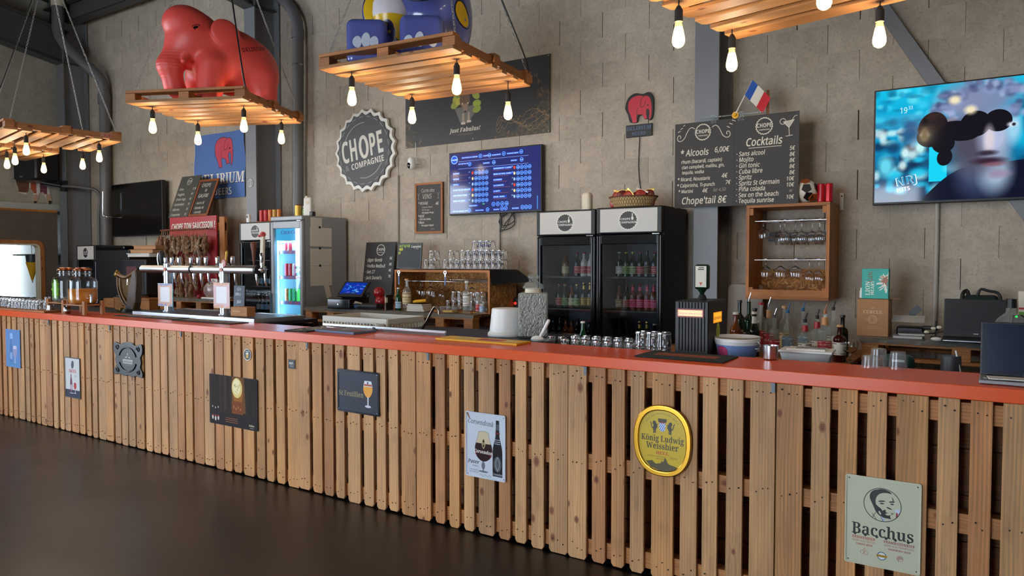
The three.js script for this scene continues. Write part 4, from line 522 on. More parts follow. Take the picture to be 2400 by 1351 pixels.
function stock(x0, x1, y, z, list, where) { list.forEach((d, i) => { if (!d) return; const x = x0 + (x1 - x0) * (i + 0.5) / list.length, [desc, h, r, kind, gl, lb, cp, o] = d; bottle([x, y, z + rr(-0.012, 0.012)], h, r, kind, gl, lb, cp, `${desc}, ${ORD[i]} place, ${where}`, { ...(o || {}), group: 'bottles in the black fridges' }); }); }
const bGold = ['brown bottle with gold label', 0.215, 0.028, 'longneck', M.darkGlass, LB.gold, capG, { neck: M.gold }], bCream = ['brown bottle with cream label', 0.2, 0.03, 'longneck', M.amber, LB.cream, capB], bRed = ['dark bottle with red label', 0.2, 0.029, 'longneck', M.darkGlass, LB.red, capR], bPink = ['bottle with bright pink label and neck', 0.21, 0.029, 'longneck', M.amber, LB.pink, capR, { neck: mat('#d8305f', 0.5) }], bDark = ['dark bottle with black label', 0.215, 0.028, 'longneck', M.darkGlass, LB.dark, capB], bGreen = ['dark green bottle with green label', 0.2, 0.03, 'longneck', M.darkGreen, LB.green, capG], bWhite = ['dark bottle with white label', 0.2, 0.03, 'shoulder', M.darkGlass, LB.white, capW], bMilk = ['white frosted bottle', 0.2, 0.03, 'longneck', mat('#cfc9c0', 0.3), LB.red, capR];
stock(-3.2, -2.72, 1.551, -1.98, [null, null, bCream, null, bRed, bMilk, bMilk, bWhite], 'the top shelf, left black fridge');
stock(-3.2, -2.72, 1.276, -1.98, [null, bRed, bGreen, bCream, bGreen, bGold, bGold, bGold], 'the middle shelf, left black fridge');
stock(-3.2, -2.72, 0.966, -1.98, [bDark, bDark, bCream, bCream, bDark, bRed, bRed, bDark], 'the lower shelf, left black fridge');
stock(-2.63, -2.14, 1.551, -1.98, [null, bWhite, bGreen, bGreen, bRed, bDark, bRed, bDark], 'the top shelf, right black fridge');
stock(-2.63, -2.14, 1.276, -1.98, [null, bCream, bRed, bPink, bPink, bPink, bPink, bPink], 'the middle shelf, right black fridge');
stock(-2.63, -2.14, 0.966, -1.98, [null, bDark, bDark, null, bGold, bGold, bWhite, bWhite], 'the lower shelf, right black fridge');
{ // basket of crisps and a white dispenser on top
  const t = thing('wicker_basket', 'oval wicker basket full of snack packets on the right fridge', 'basket', [-2.41, 2.117, -1.96]);
  const g = lathe([[0, 0.002], [0.155, 0.002], [0.165, 0.01], [0.19, 0.06], [0.205, 0.085], [0.198, 0.085], [0.182, 0.06], [0.155, 0.014], [0, 0.014]], 32).scale(1, 1, 0.72); part(t, 'wall', g, M.weave); part(t, 'rim', new THREE.TorusGeometry(0.202, 0.007, 6, 36).rotateX(1.5708).scale(1, 1, 0.72).translate(0, 0.086, 0), M.brownWood);
  const red = mat('#9e2f22', 0.35), dk = mat('#5e1d18', 0.35), wt = mat('#cbb8a4', 0.35);
  [[-0.15, 0, 0.1, 'red'], [-0.07, 0.05, 0.5, 'dark red'], [0.0, -0.03, 0.9, 'red'], [0.07, 0.04, 0.3, 'red and white'], [0.14, 0.0, -0.2, 'dark red'], [-0.03, 0.07, -0.5, 'pale']].forEach(([x, z, a, c], i) => {
    const g = sp(0.075, 0, 0, 0, 0.62, 1, 0.26, 14), p = g.attributes.position; for (let k = 0; k < p.count; k++) { const y = p.getY(k) / 0.075; p.setX(k, p.getX(k) * (1 + 0.5 * Math.abs(y) ** 3) * 1.1); } g.computeVertexNormals();
    const b = thing('snack_packet', `${c} foil snack packet, ${ORD[i]} from left in the wicker basket`, 'packet', [-2.41 + x, 2.185, -1.96 + z], a * 0.6, 'snack packets'); b.rotation.z = -0.35 + 0.5 * Math.sin(i * 2.1); part(b, 'bag', g, i % 3 === 1 ? dk : red); part(b, 'crimp', bx(0.1, 0.014, 0.004, 0, 0.07, 0), i === 3 ? wt : capG); part(b, 'print', sp(0.045, 0, -0.005, 0.008, 0.7, 0.8, 0.3), wt);
  });
  const d = thing('soap_dispenser', 'tall white rounded dispenser on the left black fridge', 'dispenser', [-2.84, 2.111, -1.98]); part(d, 'body', rb(0.085, 0.155, 0.08, 0, 0.078, 0, 0.03, 4), M.cream); part(d, 'base', bx(0.09, 0.012, 0.085, 0, 0.006, 0), M.white);
}
// ---------- wooden glass rack on the wall ----------
{
  const X0 = -1.507, X1 = -0.922, Y0 = 1.417, Y1 = 2.08, Z0 = -2.0, Z1 = -2.4, w = X1 - X0, D = Z0 - Z1;
  const t = thing('glass_rack', 'open wooden crate rack on the wall holding stemmed glasses', 'rack', [X0, Y0, Z0]), b = (n, g, ax) => part(t, n, muv(g, ax, rnd(), rnd()), M.box);
  b('side_panel', bx(0.022, Y1 - Y0, D, 0.011, (Y1 - Y0) / 2, -D / 2), 'y'); b('side_panel', bx(0.022, Y1 - Y0, D, w - 0.011, (Y1 - Y0) / 2, -D / 2), 'y'); b('top_panel', bx(w, 0.022, D, 0, 0, 0).translate(w / 2, Y1 - Y0 + 0.011, -D / 2), 'x'); b('bottom_panel', bx(w, 0.022, D, w / 2, -0.011, -D / 2), 'x');
  b('front_rail', bx(w - 0.044, 0.05, 0.018, w / 2, 0.025, -0.012), 'x'); for (const [x, y] of [[0.036, 0.04], [w - 0.036, 0.04], [0.036, Y1 - Y0 - 0.03], [w - 0.036, Y1 - Y0 - 0.03]]) b('corner_block', bx(0.028, 0.05, 0.03, x, y, -0.02), 'y');
  part(t, 'back_panel', muv(bx(w - 0.044, 0.2, 0.012, w / 2, 0.1, -D + 0.01), 'x'), M.osb); part(t, 'back_batten', bx(w - 0.1, 0.022, 0.012, w / 2 + 0.02, 0.432, -D + 0.01), M.black); part(t, 'back_batten', bx(w - 0.1, 0.022, 0.012, w / 2 + 0.02, 0.475, -D + 0.01), M.black);
  const hx = [0.1, 0.2, 0.255, 0.31, 0.375, 0.43, 0.5], lx = [0.12, 0.225, 0.335, 0.43, 0.5];
  for (const [y, xs, gx] of [[0.565, hx, 1], [0.272, lx, 2]]) for (const z of [-0.1, -0.2, -0.3]) { part(t, 'rail', mg([cyX(0.0045, w - 0.05, w / 2, y, z - 0.012, 8), cyX(0.0045, w - 0.05, w / 2, y, z + 0.014, 8)]), M.chrome); }
  hx.forEach((x, i) => glass(i ? stemGeo : wideStemGeo, 'stemmed_glass', [X0 + x, Y0 + 0.575, Z0 - (i % 2 ? 0.2 : 0.1)], `stemmed glass hanging ${ORD[i]} from left, upper rail of the wooden rack`, 'glasses in the wall rack', true));
  lx.forEach((x, i) => glass(i > 2 ? stemGeo : wideStemGeo, 'stemmed_glass', [X0 + x, Y0 + 0.282, Z0 - (i % 2 ? 0.12 : 0.1)], `stemmed glass hanging ${ORD[i]} from left, lower rail of the wooden rack`, 'glasses in the wall rack', true));
  const fb = thing('toy_football', 'orange, black and white football on the wooden rack', 'ball', [-1.11, 2.191, -2.1]); part(fb, 'ball', sp(0.088, 0, 0, 0, 1, 1, 1, 24), mat('#ddd3c4', 0.4)); for (const [a, e, c] of [[0.3, 0.2, 0], [-0.8, 0.5, 1], [1.0, -0.6, 1], [0.5, -0.5, 0], [0.2, 1.0, 1], [1.4, 0.3, 0]]) { const g = new THREE.CylinderGeometry(0.036, 0.036, 0.006, 5).rotateX(1.57).translate(0, 0, 0.086).rotateX(-e).rotateY(a); part(fb, 'panel', g, c ? mat('#a8501c', 0.4) : M.black); }
  can([-1.0, 2.103, -2.1], print(96, 128, (g) => { g.fillStyle = '#b51420'; g.fillRect(0, 0, 96, 128); tx(g, 'Coca-Cola', 48, 64, 'italic bold 26px serif', '#d8b0a8', 'center', -1.57); }, 0.25), 'red soft drink can, left one on the wooden rack', 'cans on the wooden rack'); 
  can([-0.945, 2.103, -2.1], mat('#b8141f', 0.2, 0.3), 'red soft drink can, right one on the wooden rack', 'cans on the wooden rack');
  const c = thing('wall_clip', 'pale plastic strip clip on the wall above the wooden rack', 'clip', [-0.905, 2.06, -2.395]); part(c, 'strip', rb(0.028, 0.13, 0.01, 0, 0.07, 0, 0.004), M.white); part(c, 'hole', cyZ(0.006, 0.003, 0, 0.11, 0.0055), M.black);
}
// ---------- back bar of stacked pallets ----------
function euroPallet(label, x0, x1, z0, z1, yTop, nb = 3) {
  const t = thing('back_bar_pallet', label, 'pallet', [x0, 0, z0]), w = x1 - x0, D = z0 - z1, W = (n, g, ax) => part(t, n, muv(g, ax, rnd(), rnd()), M.rawWood);
  for (let k = 0; k < 5; k++) W('deck_board', bx(w - 0.006, 0.02, D / 5 - 0.02, w / 2, yTop - 0.01, -D / 10 - k * D / 5), 'x');
  W('edge_board', bx(w - 0.006, 0.02, 0.1, w / 2, yTop - 0.031, -0.05), 'x'); W('lower_board', rb(w - 0.006, 0.022, 0.1, w / 2, yTop - 0.131, -0.05, 0.003, 1), 'x'); W('lower_board', rb(w - 0.006, 0.022, 0.1, w / 2, yTop - 0.131, -D + 0.05, 0.003, 1), 'x');
  for (let k = 0; k < nb; k++) { const x = k === 0 ? 0.055 : k === nb - 1 ? w - 0.055 : (w * k) / (nb - 1); for (const z of [-0.05, -D / 2, -D + 0.05]) W('block', rb(0.1, 0.079, 0.1, x, yTop - 0.0805, z, 0.003, 1), 'z'); }
  for (const x of [0.05, w - 0.05]) for (const z of [-0.05, -D + 0.05]) W('post', bx(0.09, yTop - 0.143, 0.09, x, (yTop - 0.143) / 2, z), 'y');
  W('back_sheet', bx(w - 0.01, 0.85, 0.015, w / 2, 0.5, -D + 0.11), 'x'); W('lower_shelf', bx(w - 0.02, 0.02, D - 0.2, w / 2, 0.62, -D / 2), 'x');
  return t;
}
euroPallet('wooden pallet shelf of the back bar below the till', -5.995, -5.245, -1.65, -2.38, 1.195);
euroPallet('wooden pallet shelf of the back bar, middle one', -5.24, -4.575, -1.65, -2.38, 1.195);
euroPallet('wooden pallet shelf of the back bar under the glass box', -4.57, -3.805, -1.65, -2.38, 1.195);
euroPallet('wooden pallet shelf at right under the black laptop', -0.665, 0.46, -1.65, -2.38, 1.175, 3);
function filmTop(label, x0, x1, z0, z1, y) { const n = 60, g = new THREE.PlaneGeometry(x1 - x0 + 0.01, z0 - z1, n, 6).rotateX(-Math.PI / 2).translate((x0 + x1) / 2, y + 0.003, (z0 + z1) / 2), e = new THREE.PlaneGeometry(x1 - x0 + 0.01, 0.03, n, 2).translate((x0 + x1) / 2, y - 0.012, z0 + 0.004), p = e.attributes.position; for (let i = 0; i < p.count; i++) { const x = p.getX(i); p.setZ(i, p.getZ(i) + 0.004 * Math.sin(x * 70) + 0.003 * Math.sin(x * 131 + p.getY(i) * 200)); p.setY(i, p.getY(i) + 0.003 * Math.sin(x * 43)); } e.computeVertexNormals(); const t = thing('shiny_film', label, 'film', [0, 0, 0]); part(t, 'sheet', g, M.film); part(t, 'wrinkled_edge', e, M.film); return t; }
filmTop('shiny wrinkled film covering the long back bar pallets', -5.995, -3.805, -1.645, -2.38, 1.196);
filmTop('shiny wrinkled film covering the pallet at right', -0.665, 0.46, -1.645, -2.38, 1.176);
// ---------- open strand board box with glasses ----------
{
  const X0 = -4.86, X1 = -3.72, Y0 = 1.203, Y1 = 1.6, Z0 = -1.8, Z1 = -2.25, w = X1 - X0, h = Y1 - Y0, D = Z0 - Z1;
  const t = thing('strand_board_box', 'open strand board box of glasses on the back bar', 'box', [X0, Y0, Z0]), b = (n, g, ax) => part(t, n, muv(g, ax, rnd(), rnd()), M.osb), e = (g, ax) => part(t, 'edge_trim', muv(g, ax, rnd(), rnd()), M.box);
  b('side_panel', bx(0.018, h, D, 0.009, h / 2, -D / 2), 'y'); b('side_panel', bx(0.018, h, D, w - 0.009, h / 2, -D / 2), 'y'); b('top_panel', bx(w, 0.018, D, w / 2, h - 0.009, -D / 2), 'x'); b('back_panel', bx(w, h, 0.012, w / 2, h / 2, -D + 0.006), 'x'); b('bottom_panel', bx(w - 0.036, 0.01, D, w / 2, 0.005, -D / 2), 'x');
  e(bx(w, 0.022, 0.012, w / 2, h - 0.011, 0.006), 'x'); e(bx(0.02, h - 0.022, 0.012, 0.01, (h - 0.022) / 2, 0.006), 'y'); e(bx(0.02, h - 0.022, 0.012, w - 0.01, (h - 0.022) / 2, 0.006), 'y'); e(bx(0.03, 0.03, 0.03, w - 0.035, h - 0.035, -0.02), 'y');
  for (const z of [-0.1, -0.2]) part(t, 'rail', mg([cyX(0.004, w - 0.04, w / 2, 0.285, z, 8), cyX(0.004, w - 0.04, w / 2, 0.285, z + 0.028, 8)]), M.chrome);
  part(t, 'tube_rail', cyX(0.009, 0.44, w - 0.26, 0.305, -0.035, 12), M.chrome); part(t, 'tube_rail', cyX(0.006, 0.24, w - 0.13, 0.292, -0.06, 12), M.chrome);
  for (const [x, n] of [[0.065, 'left'], [0.64, 'centre']]) { const o = thing('bottle_opener', `bottle opener with blue handle hanging at the ${n} of the strand board box`, 'opener', [X0 + x, Y1 - 0.045, Z0 + 0.02]); const s = new THREE.Shape(); s.absarc(0, 0.02, 0.018, 0, 6.283); const hl = new THREE.Path(); hl.absarc(0, 0.022, 0.009, 0, 6.283); s.holes.push(hl); part(o, 'head', mg([ext(s, 0.004, 0.0006), bx(0.013, 0.03, 0.004, 0, -0.006, 0.002)]), M.steel); part(o, 'handle', rb(0.018, 0.085, 0.009, 0, -0.06, 0.002, 0.004), mat('#55689c', 0.4)); }
  const mt = new THREE.PlaneGeometry(1.32, 0.46, 40, 10).rotateX(-Math.PI / 2), p = mt.attributes.position;
  for (let i = 0; i < p.count; i++) { const x = p.getX(i) + 0.66, z = p.getZ(i); let X = x - 0.005, Y = h + 0.004; const over = Math.max(0, x - (w + 0.008)); if (over > 0) { const lift = 0.5 - z / 0.46; X = w + 0.003 + over * (0.12 + 0.95 * lift * lift); Y = h + 0.004 - over * (0.8 - 0.12 * lift); } p.setXYZ(i, X0 + X, Y0 + Y, Z0 - D / 2 + z + 0.01); } mt.computeVertexNormals();
  solo('black_bar_mat', mt, mat('#1b1b1d', 0.75, 0, { side: THREE.DoubleSide }), 'black rubber mat draped over the strand board box', 'mat');
  // glasses on top
  let n = 0; const G = 'upturned tumblers on the strand board box';
  for (const [x0, cols, rows, lev] of [[-4.55, 2, 2, [1, 2]], [-4.31, 4, 2, [1, 2, 1, 2]], [-4.03, 6, 2, [2, 3, 3, 3, 2, 2]]]) for (let c = 0; c < cols; c++) for (let r = 0; r < rows; r++) for (let l = 0; l < lev[c % lev.length]; l++) glass(tumblerGeo, 'tumbler', [x0 + c * 0.0695, Y1 + 0.01 + 0.0865 * (l + 1), Z0 - 0.1 - r * 0.075], x0 < -4.5 ? 'upturned tumbler beside the small slate on the strand board box' : x0 < -4.2 ? 'upturned tumbler in the middle of the strand board box top' : 'upturned tumbler stacked at the right of the strand board box top', x0 < -4.5 ? 'tumblers beside the small slate' : x0 < -4.2 ? 'tumblers in the middle of the box top' : 'tumblers at the right of the box top', true);
  for (let c = 0; c < 7; c++) for (let r = 0; r < 2; r++) for (let l = 0; l < (c % 3 ? 2 : 1); l++) glass(tumblerGeo, 'tumbler', [X0 + 0.5 + c * 0.072, Y0 + 0.012 + 0.0862 * (l + 1), Z0 - 0.2 - r * 0.08], 'upturned tumbler standing inside the strand board box', 'tumblers inside the strand board box', true);
  [0.18, 0.24, 0.3, 0.36, 0.42, 0.86, 1.02].forEach((x, i) => glass(i % 2 ? wideStemGeo : stemGeo, 'stemmed_glass', [X0 + x, Y0 + 0.292, Z0 - (i % 2 ? 0.1 : 0.2)], `${ORD[i]} stemmed glass from left hanging inside the strand board box`, 'glasses hung inside the strand board box', true));
  bottle([X0 + 0.09, Y0 + 0.001, Z0 + 0.06], 0.215, 0.03, 'longneck', M.greenGlass, LB.blue, capW, 'green water bottle at the left of the strand board box', { la: 0.1, lb: 0.4 });
  bottle([X0 + 0.165, Y0 + 0.001, Z0 + 0.02], 0.3, 0.043, 'shoulder', M.clearBottle, LB.cream, M.cork, 'clear spirit bottle with cream label and cork in the strand board box', { la: 0.22, lb: 0.58 });
  bottle([X1 - 0.23, Y0 + 0.001, Z0 + 0.05], 0.29, 0.036, 'shoulder', M.clearBottle, LB.white, capW, 'clear bottle with black and white label, right of the strand board box', { la: 0.24, lb: 0.62 });
  bottle([X1 - 0.07, Y0 + 0.001, Z0 + 0.03], 0.16, 0.026, 'longneck', M.clearBottle, LB.blue, capW, 'small clear bottle with blue label, right end of the strand board box');
  bottle([X1 - 0.135, Y0 + 0.001, Z0 + 0.0], 0.2, 0.028, 'longneck', M.clearBottle, LB.red, capR, 'clear bottle with red mark near the right end of the strand board box');
  [[0, 0.2], [0.018, 0.19], [0.036, 0.2], [0.054, 0.19]].forEach(([y, ww], i) => { const bk = thing('book', `${['bottom', 'second', 'third', 'top'][i]} book of the small pile in the strand board box`, 'book', [X0 + 0.33, Y0 + 0.002 + y, Z0 + 0.03], 0.1 - i * 0.05, 'books in the strand board box'); part(bk, 'pages', bx(ww - 0.006, 0.013, 0.13, 0, 0.0085, 0), M.paper); part(bk, 'cover', mg([bx(ww, 0.002, 0.136, 0, 0.001, 0), bx(ww, 0.002, 0.136, 0, 0.016, 0), bx(0.002, 0.017, 0.136, -ww / 2, 0.0085, 0)]), i === 3 ? M.black : M.whitePlastic); });
  { const b2 = thing('banana', 'yellow banana lying on the pile of books', 'banana', [X0 + 0.35, Y0 + 0.094, Z0 + 0.04]); part(b2, 'fruit', tube([[-0.075, -0.006, 0], [-0.04, 0.0, 0.02], [0.02, 0.006, 0.02], [0.07, 0.012, -0.004]], 0.015, 24, 8), M.yellow); part(b2, 'stalk', rod([0.068, 0.012, -0.002], [0.092, 0.02, -0.014], 0.005), M.brownWood); }
  { const c = thing('food_tub', 'clear plastic food tub in front of the strand board box', 'tub', [X1 - 0.42, Y0 + 0.001, Z0 + 0.06]); part(c, 'tub', mg([new THREE.CylinderGeometry(0.115, 0.095, 0.055, 4, 1, true).rotateY(0.785).scale(1, 1, 0.62).translate(0, 0.028, 0), bx(0.13, 0.003, 0.08, 0, 0.002, 0)]), M.clearPlastic); part(c, 'contents', rb(0.12, 0.02, 0.07, 0, 0.014, 0, 0.008), M.yellow); part(c, 'lid', rb(0.165, 0.008, 0.105, 0, 0.058, 0, 0.003), M.clearPlastic); }
  // small slate and leaning shot board
  const ls = chalkBoard('hop_slate', 'small slate with hop leaves drawn in the corner', [-4.95, 1.607, -2.16], 0.33, 0.265, print(420, 336, (g, w, h) => { g.fillStyle = '#2d3134'; g.fillRect(0, 0, w, h); g.strokeStyle = '#9a9a8c'; g.lineWidth = 3; g.strokeRect(14, 14, w - 28, h - 20); for (const [x, y, c] of [[50, 40, '#8a9a4a'], [90, 34, '#6f8a3c'], [130, 42, '#8a9a4a'], [170, 36, '#74883a'], [48, 84, '#c6bf3c'], [80, 80, '#b8b23a'], [40, 130, '#a3a83c'], [200, 40, '#8a9446']]) { g.fillStyle = c; g.beginPath(); g.ellipse(x, y, 22, 17, x, 0, 7); g.fill(); } tx(g, 'Lupulus', 316, 46, 'italic bold 40px serif', '#e6e1d2'); tx(g, 'BIERE', 340, 74, '18px serif', '#c9c3b2'); }, 0.6), null, -0.1); ls.position.z = -2.1;
  chalkBoard('shot_board', 'black chalkboard listing shots leaning beside the till', [-5.55, 1.2, -2.24], 0.44, 0.7, print(560, 890, (g, w, h) => { g.fillStyle = '#2e2d2d'; g.fillRect(0, 0, w, h); logo(g, 290, 110, 84, '#d6d0c2', '#2e2d2d'); ["Jäger Bomb", 'Vodka Redbull', 'Get 27', "Jack Daniel's"].forEach((s, i) => { hand(g, '· ' + s, 30, 250 + i * 84, 62, '#d6d0c2'); hand(g, ['8€', '8€', '4€', '7€'][i], 470, 226 + i * 84, 52, '#d6d0c2'); }); }, 0.6), null, -0.14);
}

// ---------- behind and on the bar ----------
{
  const t = thing('under_bar_cabinet', 'dark service ledge and cabinet behind the bar top', 'cabinet', [0, 0, 0]);
  part(t, 'ledge', bx(1.5, 0.03, 0.6, -3.16, 1.135, -0.715), M.black); part(t, 'ledge', bx(3.1, 0.03, 0.6, -0.86, 1.06, -0.715), M.black); part(t, 'ledge', bx(1.2, 0.03, 0.6, -4.52, 0.985, -0.715), M.steel); part(t, 'ledge', bx(2.3, 0.03, 0.62, -6.27, 1.14, -0.725), M.black); part(t, 'ledge', bx(3.4, 0.03, 0.5, -9.13, 1.135, -0.66), M.black);
  part(t, 'front_panel', mg([bx(1.48, 1.1, 0.02, -3.16, 0.56, -0.99), bx(3.08, 1.03, 0.02, -0.86, 0.525, -0.99), bx(1.18, 0.95, 0.02, -4.52, 0.48, -0.99), bx(2.28, 1.1, 0.02, -6.27, 0.56, -1.0), bx(3.38, 1.1, 0.02, -9.13, 0.56, -0.88)]), M.black);
}
{ // ribbed jar, bucket, scoop tub
  const d = thing('ribbed_drink_jar', 'large square ribbed glass drink jar with a glass lid', 'jar', [-2.612, 1.151, -0.72], 0.5);
  part(d, 'body', rb(0.2, 0.3, 0.2, 0, 0.16, 0, 0.016, 3), M.ribbed); part(d, 'base', rb(0.19, 0.012, 0.19, 0, 0.006, 0, 0.005), M.greyDark); part(d, 'neck', cy(0.058, 0.055, 0.03, 0, 0.325, 0, 24), M.cream);
  part(d, 'lid', lathe([[0, 0.335], [0.066, 0.335], [0.075, 0.345], [0.06, 0.37], [0.034, 0.385], [0.028, 0.395], [0.036, 0.405], [0.04, 0.42], [0.03, 0.437], [0, 0.44]], 24), M.clearPlastic);
  const b = thing('white_bucket', 'white plastic bucket standing upside down behind the bar', 'bucket', [-2.82, 1.151, -0.7]);
  part(b, 'body', lathe([[0.122, 0.022], [0.105, 0.19], [0.098, 0.196], [0, 0.196]], 36), M.white); part(b, 'rim', lathe([[0.118, 0], [0.134, 0.0], [0.134, 0.02], [0.124, 0.032], [0.118, 0.032]], 36), M.white);
  const s = thing('scoop_tub', 'small clear tub with a white scoop standing in it', 'tub', [-2.44, 1.076, -0.56]); part(s, 'tub', rb(0.14, 0.08, 0.1, 0, 0.04, 0, 0.012), M.clearPlastic); part(s, 'tub_label', pl(0.075, 0.04, -0.02, 0.05, 0.0515), print(96, 56, (g) => { g.fillStyle = '#bdb7b4'; g.fillRect(0, 0, 96, 56); g.fillStyle = '#4a4644'; for (let i = 6; i < 90; i += 4 + (i % 3)) g.fillRect(i, 10, 2, 38); }, 0.5)); part(s, 'rim', rb(0.15, 0.008, 0.11, 0, 0.082, 0, 0.003), M.clearPlastic);
  const sc = thing('plastic_scoop', 'white plastic scoop leaning out of the small clear tub', 'scoop', [-2.47, 1.16, -0.54]); part(sc, 'bowl', sp(0.04, 0, 0.0, 0, 1.2, 0.6, 0.8), M.white); part(sc, 'handle', rod([0.02, 0.01, 0], [0.085, 0.125, 0], 0.0115, 12), M.white); part(sc, 'handle_end', sp(0.0115, 0.085, 0.125, 0), M.white);
}
{ // glasses behind the bar edge
  for (let r = 0; r < 3; r++) for (let c = 0; c < 7; c++) glass(tumblerGeo, 'tumbler', [-2.24 + c * 0.075 + (r % 2) * 0.03, 1.077 + 0.0865 * (r ? 1.35 : 1.2), -0.5 - r * 0.078], 'upturned tumbler in the low rows beside the green water bottle', 'low rows of tumblers behind the bar', true).scale.set(1, r ? 1.35 : 1.2, 1);
  for (let r = 0; r < 2; r++) for (let c = 0; c < 3; c++) for (let l = 0; l < 2; l++) glass(tumblerGeo, 'tumbler', [-1.74 + c * 0.07, 1.077 + 0.0865 * (l + 1), -0.53 - r * 0.075], 'upturned tumbler in the tall stack left of the black dispenser', 'tall stack of tumblers behind the bar', true);
  bottle([-2.2, 1.076, -0.67], 0.2, 0.031, 'pear', M.greenGlass, LB.green, capW, 'small green sparkling water bottle with white cap behind the tumblers', { la: 0.36, lb: 0.5 });
  for (const [x, k] of [[-2.33, 'left'], [-2.41, 'right']]) glass(tumblerGeo, 'tumbler', [x, 1.077 + 0.0865 * 1.2, -0.62], `single upturned tumbler at the ${k === 'left' ? 'right' : 'left'} of the pair beside the scoop tub`, 'pair of tumblers', true).scale.set(1, 1.2, 1);
}
{ // black cold-shot machine with upturned bottle
  const t = thing('shot_dispenser', 'black ribbed shot machine with glowing orange name plates', 'dispenser', [-1.409, 1.076, -0.5]);
  part(t, 'housing', rb(0.2, 0.37, 0.35, 0, 0.185, -0.178, 0.008), M.black); for (let k = 0; k < 9; k++) { part(t, 'rib', rb(0.008, 0.2, 0.012, -0.075 + k * 0.0188, 0.18, 0.0, 0.003, 1), M.black); part(t, 'rib', rb(0.008, 0.036, 0.012, -0.075 + k * 0.0188, 0.345, 0.0, 0.003, 1), M.black); }
  part(t, 'base_panel', bx(0.17, 0.05, 0.004, 0, 0.03, 0.003), M.blackMatte); part(t, 'sticker', pl(0.035, 0.034, 0.045, 0.035, 0.006), print(64, 64, (g) => { g.fillStyle = '#c9c6bf'; g.fillRect(0, 0, 64, 64); g.fillStyle = '#333'; for (let i = 8; i < 60; i += 9) g.fillRect(6, i, 52, 4); }, 0.5)); part(t, 'sticker', pl(0.03, 0.016, -0.035, 0.04, 0.006), mat('#3d5a6c', 0.5));
  const plate = (w, h, s) => screen(256, 96, (g) => { g.fillStyle = '#ff9a1a'; g.fillRect(0, 0, 256, 96); g.fillStyle = '#ffb62e'; g.fillRect(16, 12, 224, 72); tx(g, 'Jägermeister', 128, 52, 'italic bold 42px serif', '#a02c0a', 'center', 0, 0.92); }, 1.0);
  part(t, 'plate_frame', bx(0.16, 0.052, 0.006, -0.005, 0.3, 0.004), mat('#7a1408', 0.4)); part(t, 'lit_sign', pl(0.146, 0.036, -0.005, 0.3, 0.0078), plate());
  part(t, 'lit_sign', pl(0.16, 0.062).rotateY(Math.PI / 2).translate(0.1006, 0.27, -0.17), plate()); const og = print(64, 96, (g) => { g.fillStyle = '#1b2a12'; g.fillRect(0, 0, 64, 96); g.fillStyle = '#c9d23a'; g.beginPath(); g.ellipse(32, 48, 30, 46, 0, 0, 7); g.fill(); g.strokeStyle = '#3c4a12'; g.lineWidth = 5; g.beginPath(); g.moveTo(14, 22); g.lineTo(32, 66); g.lineTo(50, 22); g.moveTo(32, 66); g.lineTo(32, 84); g.stroke(); }, 0.5); const es = new THREE.Shape(); es.absellipse(0, 0, 0.036, 0.056, 0, 6.283); part(t, 'oval_emblem', printShape(es, 0.075, 0.114).rotateY(Math.PI / 2).translate(0.101, 0.185, -0.18), og);
  const gr = []; for (let k = 0; k < 8; k++) gr.push(bx(0.004, 0.3, 0.02, 0.1, 0.2, -0.32 + k * 0.03)); part(t, 'bottle_holder', cy(0.03, 0.018, 0.03, 0.01, 0.385, -0.16, 16), M.blackMatte);
  const b = thing('upturned_bottle', 'dark green square bottle upside down on the shot machine', 'bottle', [-1.4, 1.463, -0.66]); part(b, 'glass', mg([rb(0.088, 0.15, 0.05, 0, 0.12, 0, 0.018, 3), lathe([[0.013, 0], [0.014, 0.025], [0.03, 0.05], [0.034, 0.06]], 16)]), M.darkGreen);
  part(b, 'paper_label', pl(0.066, 0.125, 0, 0.122, 0.0256), print(128, 240, (g) => { g.fillStyle = '#d9d3bf'; g.fillRect(0, 0, 128, 240); g.strokeStyle = '#9a9482'; g.strokeRect(12, 60, 104, 160); g.fillStyle = '#4a473f'; g.fillRect(40, 10, 60, 10); g.fillRect(30, 30, 70, 14); g.fillStyle = '#c24a1e'; g.fillRect(44, 186, 40, 8); g.beginPath(); g.moveTo(50, 194); g.lineTo(78, 194); g.lineTo(64, 222); g.fill(); }, 0.55));
}
